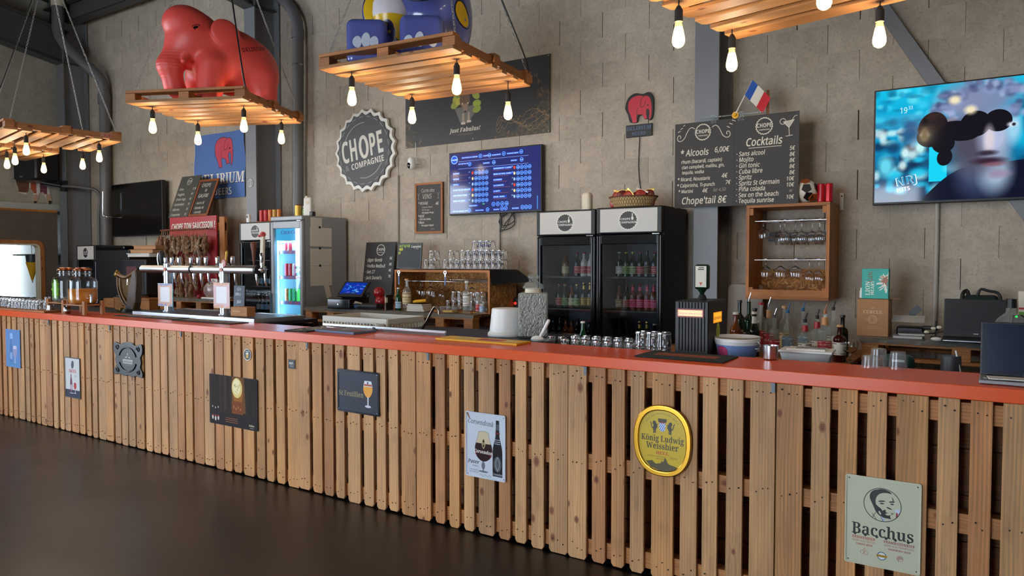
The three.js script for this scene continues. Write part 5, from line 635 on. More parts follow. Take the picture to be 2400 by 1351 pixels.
{ // blue bucket, cup, tub, plastic cups
  const b = thing('blue_ice_bucket', 'pale blue metal bucket with a pink elephant print', 'bucket', [-1.19, 1.076, -0.66]);
  const g = lathe([[0, 0.002], [0.09, 0.002], [0.126, 0.14], [0.124, 0.14], [0.088, 0.006], [0, 0.006]], 36); part(b, 'body', g, M.blue); part(b, 'rim', new THREE.TorusGeometry(0.1255, 0.004, 6, 40).rotateX(1.5708).translate(0, 0.14, 0), M.white); part(b, 'liner', lathe([[0.122, 0.12], [0.129, 0.148], [0.127, 0.165], [0.119, 0.13]], 30), M.white); part(b, 'handle', new THREE.TorusGeometry(0.02, 0.003, 6, 14).translate(0.12, 0.12, 0.03), M.steel);
  const pg = new THREE.CylinderGeometry(0.1205, 0.104, 0.075, 16, 1, true, -1.1, 1.1).translate(0, 0.078, 0); part(b, 'printed_elephant', pg, (() => { const c = cv(256, 160, (q) => { q.fillStyle = '#7e94c4'; q.fillRect(0, 0, 256, 160); elephantPath(q, 128, 92, 1.5, true, '#d24a78', '#5a1230', 4); }); return new THREE.MeshStandardMaterial({ map: c, roughness: 0.45 }); })());
  solo('steel_cup', lathe([[0, 0], [0.034, 0], [0.036, 0.006], [0.04, 0.075], [0.0388, 0.075], [0.035, 0.009], [0, 0.009]], 28), M.steel, 'small polished steel cup standing near the back edge of the bar', 'cup', [-0.93, 1.158, -0.355]);
  const t = thing('white_tub', 'white plastic tub with a see-through lid beside the steel cup', 'tub', [-0.81, 1.076, -0.68], 0.06);
  const wall = new THREE.CylinderGeometry(0.165, 0.135, 0.095, 4, 1, true).rotateY(0.7854).scale(1.1, 1, 0.8).translate(0, 0.0485, 0); part(t, 'body', mg([wall, bx(0.2, 0.003, 0.14, 0, 0.003, 0)]), mat('#dcdad6', 0.4, 0, { side: THREE.DoubleSide })); part(t, 'lid', mg([rb(0.275, 0.014, 0.2, 0, 0.104, 0, 0.005), rb(0.2, 0.012, 0.13, 0, 0.112, 0, 0.004)]), M.white); part(t, 'lid_window', bx(0.15, 0.002, 0.075, 0.02, 0.119, 0), M.grey);
  const cup = lathe([[0.041, 0], [0.0405, 0.003], [0.033, 0.088], [0.031, 0.09], [0, 0.089]], 20);
  [[-0.335, -0.34, 0.92, 'right plastic cup of the three on the bar'], [-0.42, -0.36, 1, 'tall plastic cup behind, of the three on the bar'], [-0.452, -0.318, 0.66, 'short plastic cup in front, of the three on the bar']].forEach(([x, z, s, l]) => { const m = solo('plastic_cup', cup, M.clearPlastic, 'upturned clear ' + l, 'cup', [x, 1.158, z], 0, 'plastic cups on the bar'); m.scale.set(1, s, 1); });
}
// --- bar mats, rail, laptop on the bar
const barMat = (name, label, p, ry, w, d, h, base, face) => { const t = thing(name, label, 'bar mat', p, ry); part(t, 'mat', rb(w, h, d, 0, h / 2, 0, 0.003, 1), base); part(t, 'printed_face', new THREE.PlaneGeometry(w - 0.008, d - 0.008).rotateX(-Math.PI / 2).translate(0, h + 0.0006, 0), face); return t; };
barMat('bar_mat', 'yellow bar mat with a red block and pale oval', [-2.71, 1.157, -0.245], 0, 0.64, 0.17, 0.014, M.yellow, print(640, 170, (g, w, h) => { g.fillStyle = '#e3aa18'; g.fillRect(0, 0, w, h); g.fillStyle = '#d9c06a'; g.beginPath(); g.ellipse(190, 85, 110, 62, 0, 0, 7); g.fill(); g.strokeStyle = '#4a3a1a'; g.lineWidth = 3; g.beginPath(); g.ellipse(190, 85, 86, 44, 0, 0, 7); g.stroke(); tx(g, 'BIERE', 190, 86, 'bold 40px serif', '#4a3a1a'); g.fillStyle = '#b3221c'; g.fillRect(300, 40, 190, 92); tx(g, 'BAR', 395, 86, 'bold 60px serif', '#7e130f'); g.fillStyle = '#d8c688'; g.fillRect(505, 50, 90, 70); }, 0.55));
barMat('bar_mat', 'dark green bar mat with a terracotta lettered strip', [-1.335, 1.157, -0.205], 0, 0.485, 0.275, 0.008, M.rubber, print(520, 296, (g, w, h) => { g.fillStyle = '#1c2522'; g.fillRect(0, 0, w, h); g.fillStyle = '#8f4424'; g.fillRect(70, 84, 380, 110); tx(g, 'Jägermeister', 260, 142, 'bold 62px serif', '#5e2a14', 'center', 0, 0.95); }, 0.85));
barMat('bar_mat', 'dark bar mat with cream scrolls lying lengthwise across the bar', [-4.27, 1.157, -0.25], 0.1, 0.22, 0.44, 0.01, M.rubber, print(220, 440, (g, w, h) => { g.fillStyle = '#262a2c'; g.fillRect(0, 0, w, h); g.strokeStyle = '#c9b484'; g.lineWidth = 16; for (let k = 0; k < 5; k++) { g.beginPath(); g.arc(110 + (k % 2 ? 34 : -34), 60 + k * 84, 40, k, k + 4.2); g.stroke(); } g.fillStyle = '#c9b484'; g.fillRect(60, 190, 100, 34); }, 0.7));
barMat('bar_mat', 'blue grey bar mat with red patches beside the scrolled mat', [-3.93, 1.157, -0.225], -0.04, 0.42, 0.22, 0.018, mat('#5d6c86', 0.6), print(420, 220, (g, w, h) => { g.fillStyle = '#5a6068'; g.fillRect(0, 0, w, h); g.fillStyle = '#8f3a36'; g.fillRect(30, 60, 130, 100); g.fillRect(270, 70, 120, 90); g.fillStyle = '#8a8f92'; g.fillRect(180, 80, 70, 70); }, 0.6));
const creamMat = print(960, 200, (g, w, h) => { g.fillStyle = '#26252b'; g.fillRect(0, 0, w, h); for (let k = 0; k < 8; k++) { g.fillStyle = k % 2 ? '#a58f74' : '#7a6655'; g.beginPath(); g.moveTo(40 + k * 114, 30); g.lineTo(130 + k * 110, 44); g.lineTo(110 + k * 112, 150); g.lineTo(50 + k * 112, 168); g.fill(); g.fillStyle = '#e0cfae'; g.fillRect(60 + k * 112, 80, 50, 14); } }, 0.75);
barMat('bar_mat', 'dark patterned bar runner in front of the taps, left one', [-6.53, 1.157, -0.27], 0.02, 0.95, 0.17, 0.006, M.rubber, creamMat); barMat('bar_mat', 'dark patterned bar runner in front of the taps, right one', [-5.6, 1.157, -0.25], 0.02, 0.8, 0.19, 0.006, M.rubber, creamMat);
{ const t = thing('glass_rail', 'low clear rail with aluminium profile along the back edge of the bar', 'rail', [-3.712, 1.157, -0.37]); part(t, 'profile', rb(1.21, 0.02, 0.022, 0, 0.03, 0, 0.003), M.alu); part(t, 'clear_strip', bx(0.66, 0.022, 0.006, 0.27, 0.011, 0), M.clearPlastic); part(t, 'end_block', bx(0.025, 0.03, 0.028, -0.06, 0.018, 0), M.black); part(t, 'lower_profile', cyX(0.005, 0.5, -0.3, 0.012, 0.02, 8), M.alu);
  const f = thing('sink_tap', 'thin bent chrome tap behind the bar', 'tap', [-3.64, 1.0, -0.75]); part(f, 'spout', tube([[0, 0.15, 0], [0.05, 0.22, 0], [0.11, 0.31, 0], [0.13, 0.33, 0], [0.155, 0.322, 0], [0.168, 0.3, 0], [0.17, 0.275, 0]], 0.011, 30, 10), M.bronze); part(f, 'base', mg([cy(0.016, 0.013, 0.15, 0, 0.075, 0), cy(0.024, 0.02, 0.02, 0, 0.01, 0)]), M.chrome); }
{ const t = thing('glass_crate', 'pale plastic dish crate of glasses behind the bar', 'crate', [-4.17, 1.0, -0.765], -0.02), m = mat('#c8c2b4', 0.55), w = 0.72, d = 0.42, h = 0.235; for (const [ax, L, px, pz] of [[0, w, 0, d / 2], [0, w, 0, -d / 2], [1, d, w / 2, 0], [1, d, -w / 2, 0]]) { const P_ = (n, g) => part(t, n, ax ? g.rotateY(Math.PI / 2).translate(px, 0, pz) : g.translate(px, 0, pz), m); P_('rim', rb(L, 0.045, 0.014, 0, h - 0.0225, 0, 0.004, 1)); P_('lower_rail', bx(L, 0.05, 0.012, 0, 0.03, 0)); for (let k = 0; k <= L / 0.036; k++) P_('bar', bx(0.016, h - 0.08, 0.01, -L / 2 + 0.01 + k * 0.0355, h / 2 + 0.008, 0)); } part(t, 'base', bx(w, 0.008, d, 0, 0.006, 0), m);
  for (let k = 0; k < 8; k++) glass(tumblerGeo, 'tumbler', [-4.38 + (k % 4) * 0.1, 1.01 + 0.15, -0.86 + (k > 3 ? 0.12 : 0)], 'upturned tumbler inside the pale dish crate', 'tumblers in the dish crate', true);
  const c = thing('paper_cup_stack', 'red and white banded cup beside the dish crate', 'cup', [-3.88, 1.0, -0.54]); part(c, 'cup', lathe([[0, 0], [0.03, 0], [0.042, 0.2], [0.04, 0.2], [0, 0.02]], 24), print(64, 256, (g) => { g.fillStyle = '#d9cfc6'; g.fillRect(0, 0, 64, 256); g.fillStyle = '#b9382e'; for (let k = 0; k < 8; k++) g.fillRect(0, 10 + k * 32, 64, 16); }, 0.5)); }
{ const t = thing('open_laptop', 'dark blue laptop standing open at the right end of the bar', 'laptop', [0.185, 1.157, -0.15], -0.02); part(t, 'base', rb(0.38, 0.016, 0.2, 0, 0.01, 0.01, 0.005), M.grey); part(t, 'keyboard', bx(0.33, 0.002, 0.1, 0, 0.019, -0.02), M.black); const lid = part(t, 'lid', rb(0.38, 0.235, 0.008, 0, 0.1175, 0, 0.004), M.black); lid.position.set(0, 0.016, -0.075); lid.rotation.x = -0.12; part(lid, 'dark_screen', pl(0.366, 0.22, 0, 0.118, 0.0045), mat('#0e1730', 0.18));
  const p = thing('paper_sheet', 'folded white paper lying on the open laptop', 'paper', [0.1, 1.179, -0.1], 0.08); part(p, 'sheet', rb(0.15, 0.004, 0.09, 0, 0.002, 0, 0.0015), M.white); const q = thing('receipt_card', 'small printed card at the left corner of the laptop keyboard', 'card', [0.03, 1.178, -0.09], 0.1); part(q, 'card', bx(0.04, 0.002, 0.03, 0, 0.001, 0), print(64, 48, (g) => { g.fillStyle = '#b7bcc2'; g.fillRect(0, 0, 64, 48); g.fillStyle = '#39414a'; for (let k = 0; k < 20; k++) g.fillRect((k * 13) % 56 + 4, (k * 7) % 40 + 4, 6, 5); }));
  const mo = thing('card_reader', 'small black device on the laptop at the right edge', 'device', [0.21, 1.18, -0.09]); part(mo, 'body', rb(0.12, 0.03, 0.08, 0, 0.015, 0, 0.012), M.black); part(mo, 'key_pad', bx(0.05, 0.002, 0.04, -0.01, 0.0305, 0), M.greyDark); }
// --- liquor shelf
{
  const t = thing('liquor_shelf', 'low wooden shelf crowded with spirit bottles', 'shelf', [-1.38, 0, -1.9]); part(t, 'board', muv(bx(1.36, 0.03, 0.86, 0, 1.005, 0), 'x'), M.rawWood); for (const x of [-0.62, 0, 0.6]) part(t, 'post', muv(bx(0.07, 0.99, 0.07, x, 0.495, 0.36), 'y'), M.rawWood); part(t, 'back_panel', bx(1.36, 0.9, 0.02, 0, 0.5, -0.4), M.darkWood); part(t, 'side_panel', bx(0.14, 0.16, 0.01, 0.42, 0.9, 0.42), M.greyDark);
  const pourS = M.chrome, pourB = M.black, Y = 1.021, F = -1.56, Bk = -1.82, S = (x, z, h, r, kind, gl, lb, cp, label, o) => bottle([x, Y, z], h, r, kind, gl, lb, cp, label, { ry: 0, group: 'spirit bottles on the low shelf', ...o });
  S(-1.455, F, 0.29, 0.04, 'longneck', M.amber, LB.cream, capW, 'brown whisky bottle with cream label, leftmost of the spirits', { la: 0.1, lb: 0.42 });
  S(-1.5, Bk, 0.36, 0.036, 'shoulder', M.darkGlass, LB.dark, capB, 'dark bottle with black cap behind the brown whisky bottle');
  S(-1.385, F - 0.08, 0.37, 0.037, 'shoulder', M.darkGreen, LB.dark, capW, 'tall dark green bottle with a tilted steel pourer', { pour: pourS });
  S(-1.318, F + 0.03, 0.3, 0.037, 'longneck', M.darkGlass, LB.white, capW, 'black bottle with silver neck and white label', { neck: M.whitePlastic });
  S(-1.26, F - 0.13, 0.34, 0.036, 'shoulder', M.clearBottle, LB.red, M.cork, 'clear bottle with brown neck band and steel pourer', { pour: pourS, neck: M.cork }); S(-1.345, Bk, 0.35, 0.04, 'shoulder', M.clearBottle, LB.red, capR, 'clear bottle with white and red label, second row');
  S(-1.19, F, 0.27, 0.035, 'shoulder', M.clearBottle, LB.red, capB, 'clear bottle with pink red contents and steel pourer', { pour: pourS }); S(-1.185, Bk, 0.33, 0.034, 'shoulder', M.clearBottle, LB.cream, M.cork, 'clear bottle with long pale cork in the second row');
  S(-1.125, F - 0.1, 0.3, 0.036, 'shoulder', M.clearBottle, LB.blue, capB, 'clear bottle with blue pourer, left one', { pour: mat('#1c5c8f', 0.3) }); S(-1.05, Bk + 0.04, 0.31, 0.036, 'shoulder', M.clearBottle, LB.blue, capB, 'clear bottle with blue pourer, right one', { pour: mat('#1c5c8f', 0.3) });
  S(-0.985, F + 0.04, 0.25, 0.042, 'shoulder', M.clearBottle, lab('#e0dad0', '#20242c', 'GIBSON'), capR, 'squat gin bottle with white label and red neck, front', { neck: capR, pour: pourB, la: 0.1, lb: 0.45 }); S(-0.93, F - 0.07, 0.27, 0.042, 'shoulder', M.clearBottle, lab('#e0dad0', '#20242c', 'GIBSON'), capR, 'squat gin bottle with white label and red neck, behind', { neck: capR, pour: pourB, la: 0.1, lb: 0.45 });
  S(-0.87, F, 0.31, 0.043, 'shoulder', M.clearBottle, LB.red, M.cork, 'large clear bottle with red square label and orange pourer', { pour: mat('#a5673a', 0.4), neck: mat('#c58a52', 0.5), la: 0.25, lb: 0.42 }); S(-0.86, Bk, 0.32, 0.04, 'shoulder', M.clearBottle, LB.white, capB, 'clear bottle with black pourer behind the red label one', { pour: pourB });
  S(-0.775, F + 0.02, 0.235, 0.04, 'shoulder', M.liquorRed, LB.white, M.cork, 'dark red liqueur bottle with white label and cork', { la: 0.2, lb: 0.55 }); S(-0.80, Bk, 0.28, 0.036, 'shoulder', M.darkGlass, LB.dark, capB, 'dark bottle in the second row behind the dark red liqueur'); S(-1.42, Bk - 0.12, 0.3, 0.036, 'shoulder', M.darkGlass, LB.gold, capB, 'dark bottle with gold label at the back of the spirits');
  glass(wideStemGeo, 'stemmed_glass', [-0.71, Y, -1.52], 'stemmed glass standing at the right end of the spirits', 'glass beside the spirits');
  const cb = thing('cutting_board', 'pale rounded plastic board leaning on the wall behind the shot machine', 'board', [-1.59, 1.022, -2.27]); cb.rotation.x = -0.1; part(cb, 'board', ext(rrect(0.27, 0.47, 0.04), 0.012, 0.002).translate(0, 0.237, 0), mat('#a29688', 0.6));
}
// --- things on the right pallet
{
  const Y = 1.181;
  const c1 = thing('cardboard_box', 'brown cardboard box with white lettering, teal box on top', 'box', [-0.607, Y, -1.86]); part(c1, 'carton', muv(rb(0.186, 0.245, 0.24, 0, 0.1225, 0, 0.002, 1), 'y'), M.card); part(c1, 'printed_face', pl(0.182, 0.24, 0, 0.1225, 0.1205), print(400, 520, (g, w, h) => { g.fillStyle = '#a87a54'; g.fillRect(0, 0, w, h); const f = '#d9b695'; tx(g, 'LE', 200, 118, '34px serif', f); tx(g, 'CERCLE', 200, 178, 'bold 60px serif', f, 'center', 0, 1.05); g.strokeStyle = '#c7a07c'; g.lineWidth = 12; g.beginPath(); g.arc(200, 286, 54, 0, 7); g.stroke(); g.lineWidth = 6; g.beginPath(); g.arc(200, 286, 30, 0, 7); g.stroke(); tx(g, 'EST   2018', 200, 286, '22px serif', '#c7a07c', 'center', 0, 2.0); tx(g, 'Brasserie', 200, 382, 'italic 28px serif', '#c7a07c'); tx(g, 'à Flavigny sur Ozerain', 200, 410, 'italic 24px serif', '#c7a07c'); }, 0.85)); part(c1, 'flap', bx(0.06, 0.003, 0.05, 0.12, 0.247, 0.02), M.card);
  const c2 = thing('teal_gift_box', 'teal box with white lettering on the cardboard box', 'box', [-0.6, Y + 0.247, -1.83]); part(c2, 'carton', rb(0.16, 0.2, 0.1, 0, 0.1, 0, 0.002, 1), mat('#1f9a8c', 0.5)); part(c2, 'printed_face', pl(0.157, 0.197, 0, 0.1, 0.0506), print(400, 500, (g, w, h) => { g.fillStyle = '#28a898'; g.fillRect(0, 0, w, h); const r0 = seed; g.fillStyle = '#e6e2d4'; for (let i = 0; i < 70; i++) { const a = rr(0, 6.28), r = rr(70, 175); g.save(); g.translate(390 + Math.cos(a) * r * 0.8, 240 + Math.sin(a) * r); g.rotate(a); g.beginPath(); g.ellipse(0, 0, 40, 8, 0, 0, 7); g.fill(); g.restore(); } g.fillStyle = '#a3694c'; for (let i = 0; i < 30; i++) { g.save(); g.translate(rr(310, 400), rr(130, 290)); g.rotate(rr(0, 6)); g.beginPath(); g.ellipse(0, 0, 30, 8, 0, 0, 7); g.fill(); g.restore(); } seed = r0; tx(g, 'LION', 88, 330, 'bold 92px serif', '#efeadb', 'center', -1.5708); tx(g, 'HEART', 160, 320, 'bold 68px serif', '#efeadb', 'center', -1.5708); tx(g, 'GIN', 128, 135, 'bold 92px serif', '#7d5138', 'center', -1.5708); tx(g, 'LONDON DRY', 180, 30, 'bold 26px serif', '#167c70'); }, 0.5)); solo('white_cap_bottle', mg([cy(0.016, 0.016, 0.05, 0, 0.025, 0), cy(0.011, 0.011, 0.02, 0, 0.058, 0)]), M.whitePlastic, 'small white bottle left of the teal box', 'bottle', [-0.693, Y + 0.246, -1.9]);
  for (const [y, w, l, c] of [[0, 0.17, 'lower grey book of the pair beside the cardboard box', M.grey], [0.018, 0.15, 'upper grey book of the pair beside the cardboard box', M.greyDark]]) { const b = thing('book', l, 'book', [-0.4 + y, Y + y, -1.74], 0.05 + y * 6, 'grey books'); part(b, 'pages', bx(w - 0.008, 0.013, 0.1, 0, 0.008, 0), M.paper); part(b, 'cover', mg([bx(w, 0.0025, 0.11, 0, 0.0012, 0), bx(w, 0.0025, 0.11, 0, 0.0158, 0)]), c); }
  const pr = thing('ticket_printer', 'black ticket printer half under crumpled white paper', 'printer', [-0.40, Y, -1.95]); part(pr, 'body', rb(0.16, 0.06, 0.14, 0, 0.03, 0, 0.012), M.black); part(pr, 'hand_grip', rb(0.1, 0.025, 0.03, 0.12, 0.06, 0.06, 0.01), M.black); const pp = new THREE.PlaneGeometry(0.19, 0.11, 16, 10).rotateX(-1.2), q = pp.attributes.position; for (let i = 0; i < q.count; i++) q.setZ(i, q.getZ(i) + 0.008 * Math.sin(q.getX(i) * 50) + 0.006 * Math.sin(q.getY(i) * 70)); pp.computeVertexNormals(); solo('crumpled_paper', pp.translate(0, 0.06, 0), mat('#bdb6ab', 0.85, 0, { side: THREE.DoubleSide }), 'crumpled white paper on the ticket printer', 'paper', [-0.41, Y + 0.055, -1.88]);
  const ds = thing('dark_card', 'dark square card standing tilted behind the white paper', 'card', [-0.38, Y + 0.16, -2.0]); ds.rotation.z = 0.75; part(ds, 'card', bx(0.08, 0.045, 0.004), M.greyDark);
  const lp = thing('black_laptop', 'black laptop with an open dark grey screen on the right pallet', 'laptop', [-0.03, Y, -1.75]); part(lp, 'base', rb(0.36, 0.018, 0.24, 0, 0.009, 0.03, 0.006), M.black); part(lp, 'front_edge', bx(0.34, 0.006, 0.004, 0, 0.009, 0.151), M.steel); const lid = part(lp, 'lid', rb(0.35, 0.245, 0.01, 0, 0.1225, 0, 0.008), M.black); lid.position.set(0, 0.016, -0.06); lid.rotation.x = -0.22; part(lid, 'dark_screen', pl(0.326, 0.195, 0, 0.134, 0.0056), mat('#2a272b', 0.3)); part(lid, 'badge', pl(0.026, 0.006, 0, 0.022, 0.0056), M.steel);
  solo('computer_mouse', sp(0.032, 0, 0.012, 0, 1, 0.4, 0.65), M.white, 'small white mouse left of the black laptop', 'mouse', [-0.235, Y, -1.63]);
  const gl = thing('reading_lamp', 'thin reading lamp with two small pale heads beside the laptop', 'lamp', [-0.25, Y, -1.85]); part(gl, 'stem', mg([rod([0, 0, 0], [0, 0.11, 0], 0.004), rod([0, 0.03, 0], [0.05, 0.05, 0.02], 0.004), rod([0, 0.03, 0], [-0.06, 0.025, 0.02], 0.004)]), M.black); for (const [x, y] of [[0.02, 0.07], [-0.012, 0.062], [-0.05, 0.035]]) part(gl, 'head', sp(0.011, x, y, 0.02, 1.4, 1, 1), M.cream); part(gl, 'foot', cy(0.03, 0.028, 0.008, 0, 0.004, 0), M.black);
  const bag = thing('dark_bag', 'dark green bag with black straps behind the black laptop', 'bag', [-0.01, Y, -2.2]); part(bag, 'body', rb(0.2, 0.27, 0.1, 0, 0.135, 0, 0.03, 3), mat('#16282a', 0.8)); part(bag, 'strap', tube([[-0.1, 0.1, 0.05], [-0.1, 0.28, 0.02], [-0.08, 0.3, 0], [-0.06, 0.22, 0.03]], 0.012, 24, 6), M.black); part(bag, 'strap', tube([[-0.02, 0.26, 0.03], [0.0, 0.31, 0.03], [0.04, 0.3, 0.03], [0.1, 0.28, 0.03], [0.11, 0.1, 0.05]], 0.01, 24, 6), M.black);
  const dj = thing('demijohn', 'big round clear bottle with black cap at the right edge', 'bottle', [0.135, 1.076, -0.9]); dj.position.set(0.135, 1.17, -1.3); part(dj, 'glass', lathe([[0, 0], [0.075, 0], [0.092, 0.02], [0.098, 0.08], [0.09, 0.14], [0.06, 0.19], [0.026, 0.22], [0.023, 0.25]], 28), M.clearBottle); part(dj, 'cap', cy(0.026, 0.025, 0.05, 0, 0.272, 0), M.black);
  const sd = thing('small_side_stand', 'wooden stool under the big clear bottle', 'stand', [0.2, 0, -1.3]); part(sd, 'top', muv(bx(0.34, 0.03, 0.26, 0, 1.155, 0), 'x'), M.rawWood); for (const [x, z] of [[-0.14, -0.1], [0.14, -0.1], [-0.14, 0.1], [0.14, 0.1]]) part(sd, 'leg', muv(bx(0.04, 1.14, 0.04, x, 0.57, z), 'y'), M.rawWood);
  const cp = thing('cream_box', 'cream box with red and green bands at the right edge', 'box', [0.29, Y, -2.0]); part(cp, 'carton', rb(0.2, 0.31, 0.08, 0, 0.155, 0, 0.004, 1), M.cream); part(cp, 'band', bx(0.195, 0.012, 0.002, 0, 0.2, 0.041), M.red); part(cp, 'band', bx(0.195, 0.02, 0.002, 0, 0.17, 0.041), M.green);
  const led = thing('router', 'small black box with a green light behind the big bottle', 'router', [0.19, Y, -1.95]); part(led, 'body', rb(0.06, 0.16, 0.05, 0, 0.08, 0, 0.01), M.black); part(led, 'indicator_light', sp(0.007, -0.01, 0.15, 0.027), mat('#20ff60', 0.4, 0, { emissive: '#20ff60', emissiveIntensity: 2 }));
  const gb = thing('green_packet', 'dark green packet with pale streaks below the right pallet', 'packet', [-0.37, 1.076, -0.8]); part(gb, 'bag', rb(0.15, 0.1, 0.08, 0, 0.05, 0, 0.03, 3), mat('#0d3a34', 0.4)); part(gb, 'print', bx(0.06, 0.012, 0.002, 0, 0.07, 0.041), M.whitePlastic); const jg = thing('metal_jug', 'grey metal jug with a striped straw behind the bar', 'jug', [-0.13, 1.076, -0.8]); part(jg, 'body', cy(0.05, 0.045, 0.11, 0, 0.055, 0, 24), M.greyDark); part(jg, 'straw', rod([0.05, 0, 0.03], [0.02, 0.14, 0.02], 0.004), M.white);
}
// --- till and clutter on the back bar
{
  const Y = 1.202;
  const t = thing('till', 'black till with a tilted blue touch screen', 'till', [-5.47, Y, -1.78], 0.05); part(t, 'drawer', rb(0.3, 0.1, 0.3, 0.0, 0.05, 0.02, 0.008), M.blackGloss); part(t, 'drawer_lock', cyZ(0.008, 0.006, 0, 0.045, 0.172, 12), M.steel); part(t, 'stand', rb(0.24, 0.06, 0.2, 0.04, 0.13, -0.04, 0.02), M.black); const s = part(t, 'screen_casing', rb(0.34, 0.2, 0.02, 0, 0.1, 0, 0.006), M.black); s.position.set(0.06, 0.118, 0.07); s.rotation.x = -0.72; part(s, 'screen', pl(0.29, 0.155, 0, 0.104, 0.0108), screen(320, 180, (g, w, h) => { g.fillStyle = '#123bb0'; g.fillRect(0, 0, w, h); const r0 = seed; for (let i = 0; i < 40; i++) { g.fillStyle = pick(['#2f6df0', '#4aa0ff', '#1a2f9c', '#7ac4ff', '#7a5cff', '#2b50d8']); g.fillRect(rr(0, 290), rr(20, 160), rr(14, 60), rr(6, 18)); } seed = r0; }, 0.8)); part(t, 'customer_display', rb(0.09, 0.03, 0.02, 0.2, 0.13, -0.02, 0.004), M.greyDark);
  const b = thing('red_lamp_stand', 'two shiny red balls stacked beside the till', 'ornament', [-5.12, Y, -1.85]); part(b, 'ball', sp(0.058, -0.005, 0.165, 0, 1, 1, 1, 24), M.redPlastic); part(b, 'ball', sp(0.062, 0.02, 0.075, 0, 1, 1, 1, 24), M.redPlastic); part(b, 'foot', cy(0.04, 0.035, 0.02, 0.02, 0.01, 0), M.redPlastic);
  const r = thing('till_roll', 'white paper rolls beside the till drawer, left side', 'paper roll', [-5.68, Y, -1.72]); part(r, 'roll', cyX(0.022, 0.06, 0, 0.022, 0), M.paper); part(r, 'roll', cyX(0.02, 0.055, 0.005, 0.062, 0), M.paper);
  const h = thing('hand_drill', 'black hand vacuum sealer lying in front of the red balls', 'tool', [-5.14, Y, -1.7], 0.1); part(h, 'barrel', cyX(0.03, 0.26, 0, 0.032, 0, 16), M.black); part(h, 'end_cap', cyX(0.031, 0.04, -0.13, 0.032, 0, 16), mat('#2c4a66', 0.3)); part(h, 'grip', rb(0.05, 0.05, 0.12, 0.1, 0.03, -0.05, 0.015), M.black);
  const tk = thing('ticket_pile', 'curled white tickets piled right of the till', 'paper', [-5.27, Y, -1.68]); for (let k = 0; k < 4; k++) { const g = new THREE.PlaneGeometry(0.13, 0.05, 14, 2).rotateX(-1.4), p = g.attributes.position; for (let i = 0; i < p.count; i++) p.setY(i, p.getY(i) + 0.02 + k * 0.012 + 0.02 * Math.sin(p.getX(i) * 18 + k)); g.computeVertexNormals(); part(tk, 'ticket', g.rotateY(0.2 * k).translate(0.02 * k, 0, 0), mat('#d5cabb', 0.8, 0, { side: THREE.DoubleSide })); }
  const ju = thing('metal_shaker', 'brushed steel canister behind the red balls', 'canister', [-4.98, Y, -1.98]); part(ju, 'body', cy(0.048, 0.048, 0.13, 0, 0.065, 0, 24), M.brushed); part(ju, 'lid', cy(0.05, 0.046, 0.012, 0, 0.136, 0, 24), M.steel); const ji = thing('copper_jigger', 'copper measuring cup with ring handle left of the strand board box', 'jigger', [-4.9, Y, -1.83]); part(ji, 'cup', lathe([[0.018, 0], [0.008, 0.045], [0.02, 0.1]], 20), M.copper); part(ji, 'ring', new THREE.TorusGeometry(0.013, 0.003, 6, 16).translate(-0.02, 0.115, 0), M.copper); const mn = thing('standing_menu', 'thin dark menu folder standing beside the strand board box', 'menu', [-4.885, Y, -1.74]); part(mn, 'cover', bx(0.004, 0.15, 0.1, 0, 0.075, 0), M.black); part(mn, 'page', bx(0.003, 0.146, 0.096, -0.012, 0.073, 0), M.paper); part(mn, 'clip', bx(0.01, 0.05, 0.03, 0.004, 0.1, 0.05), M.cream);
  solo('power_light', sp(0.012, 0, 0, 0), mat('#ff3020', 0.4, 0, { emissive: '#ff3020', emissiveIntensity: 2 }), 'small red power light beside the strand board box', 'light', [-3.69, 1.285, -2.165]); const ps = thing('power_socket', 'black power block beside the strand board box', 'socket', [-3.694, 1.2, -2.2]); part(ps, 'block', rb(0.05, 0.14, 0.05, 0, 0.07, 0, 0.01), M.black);
}

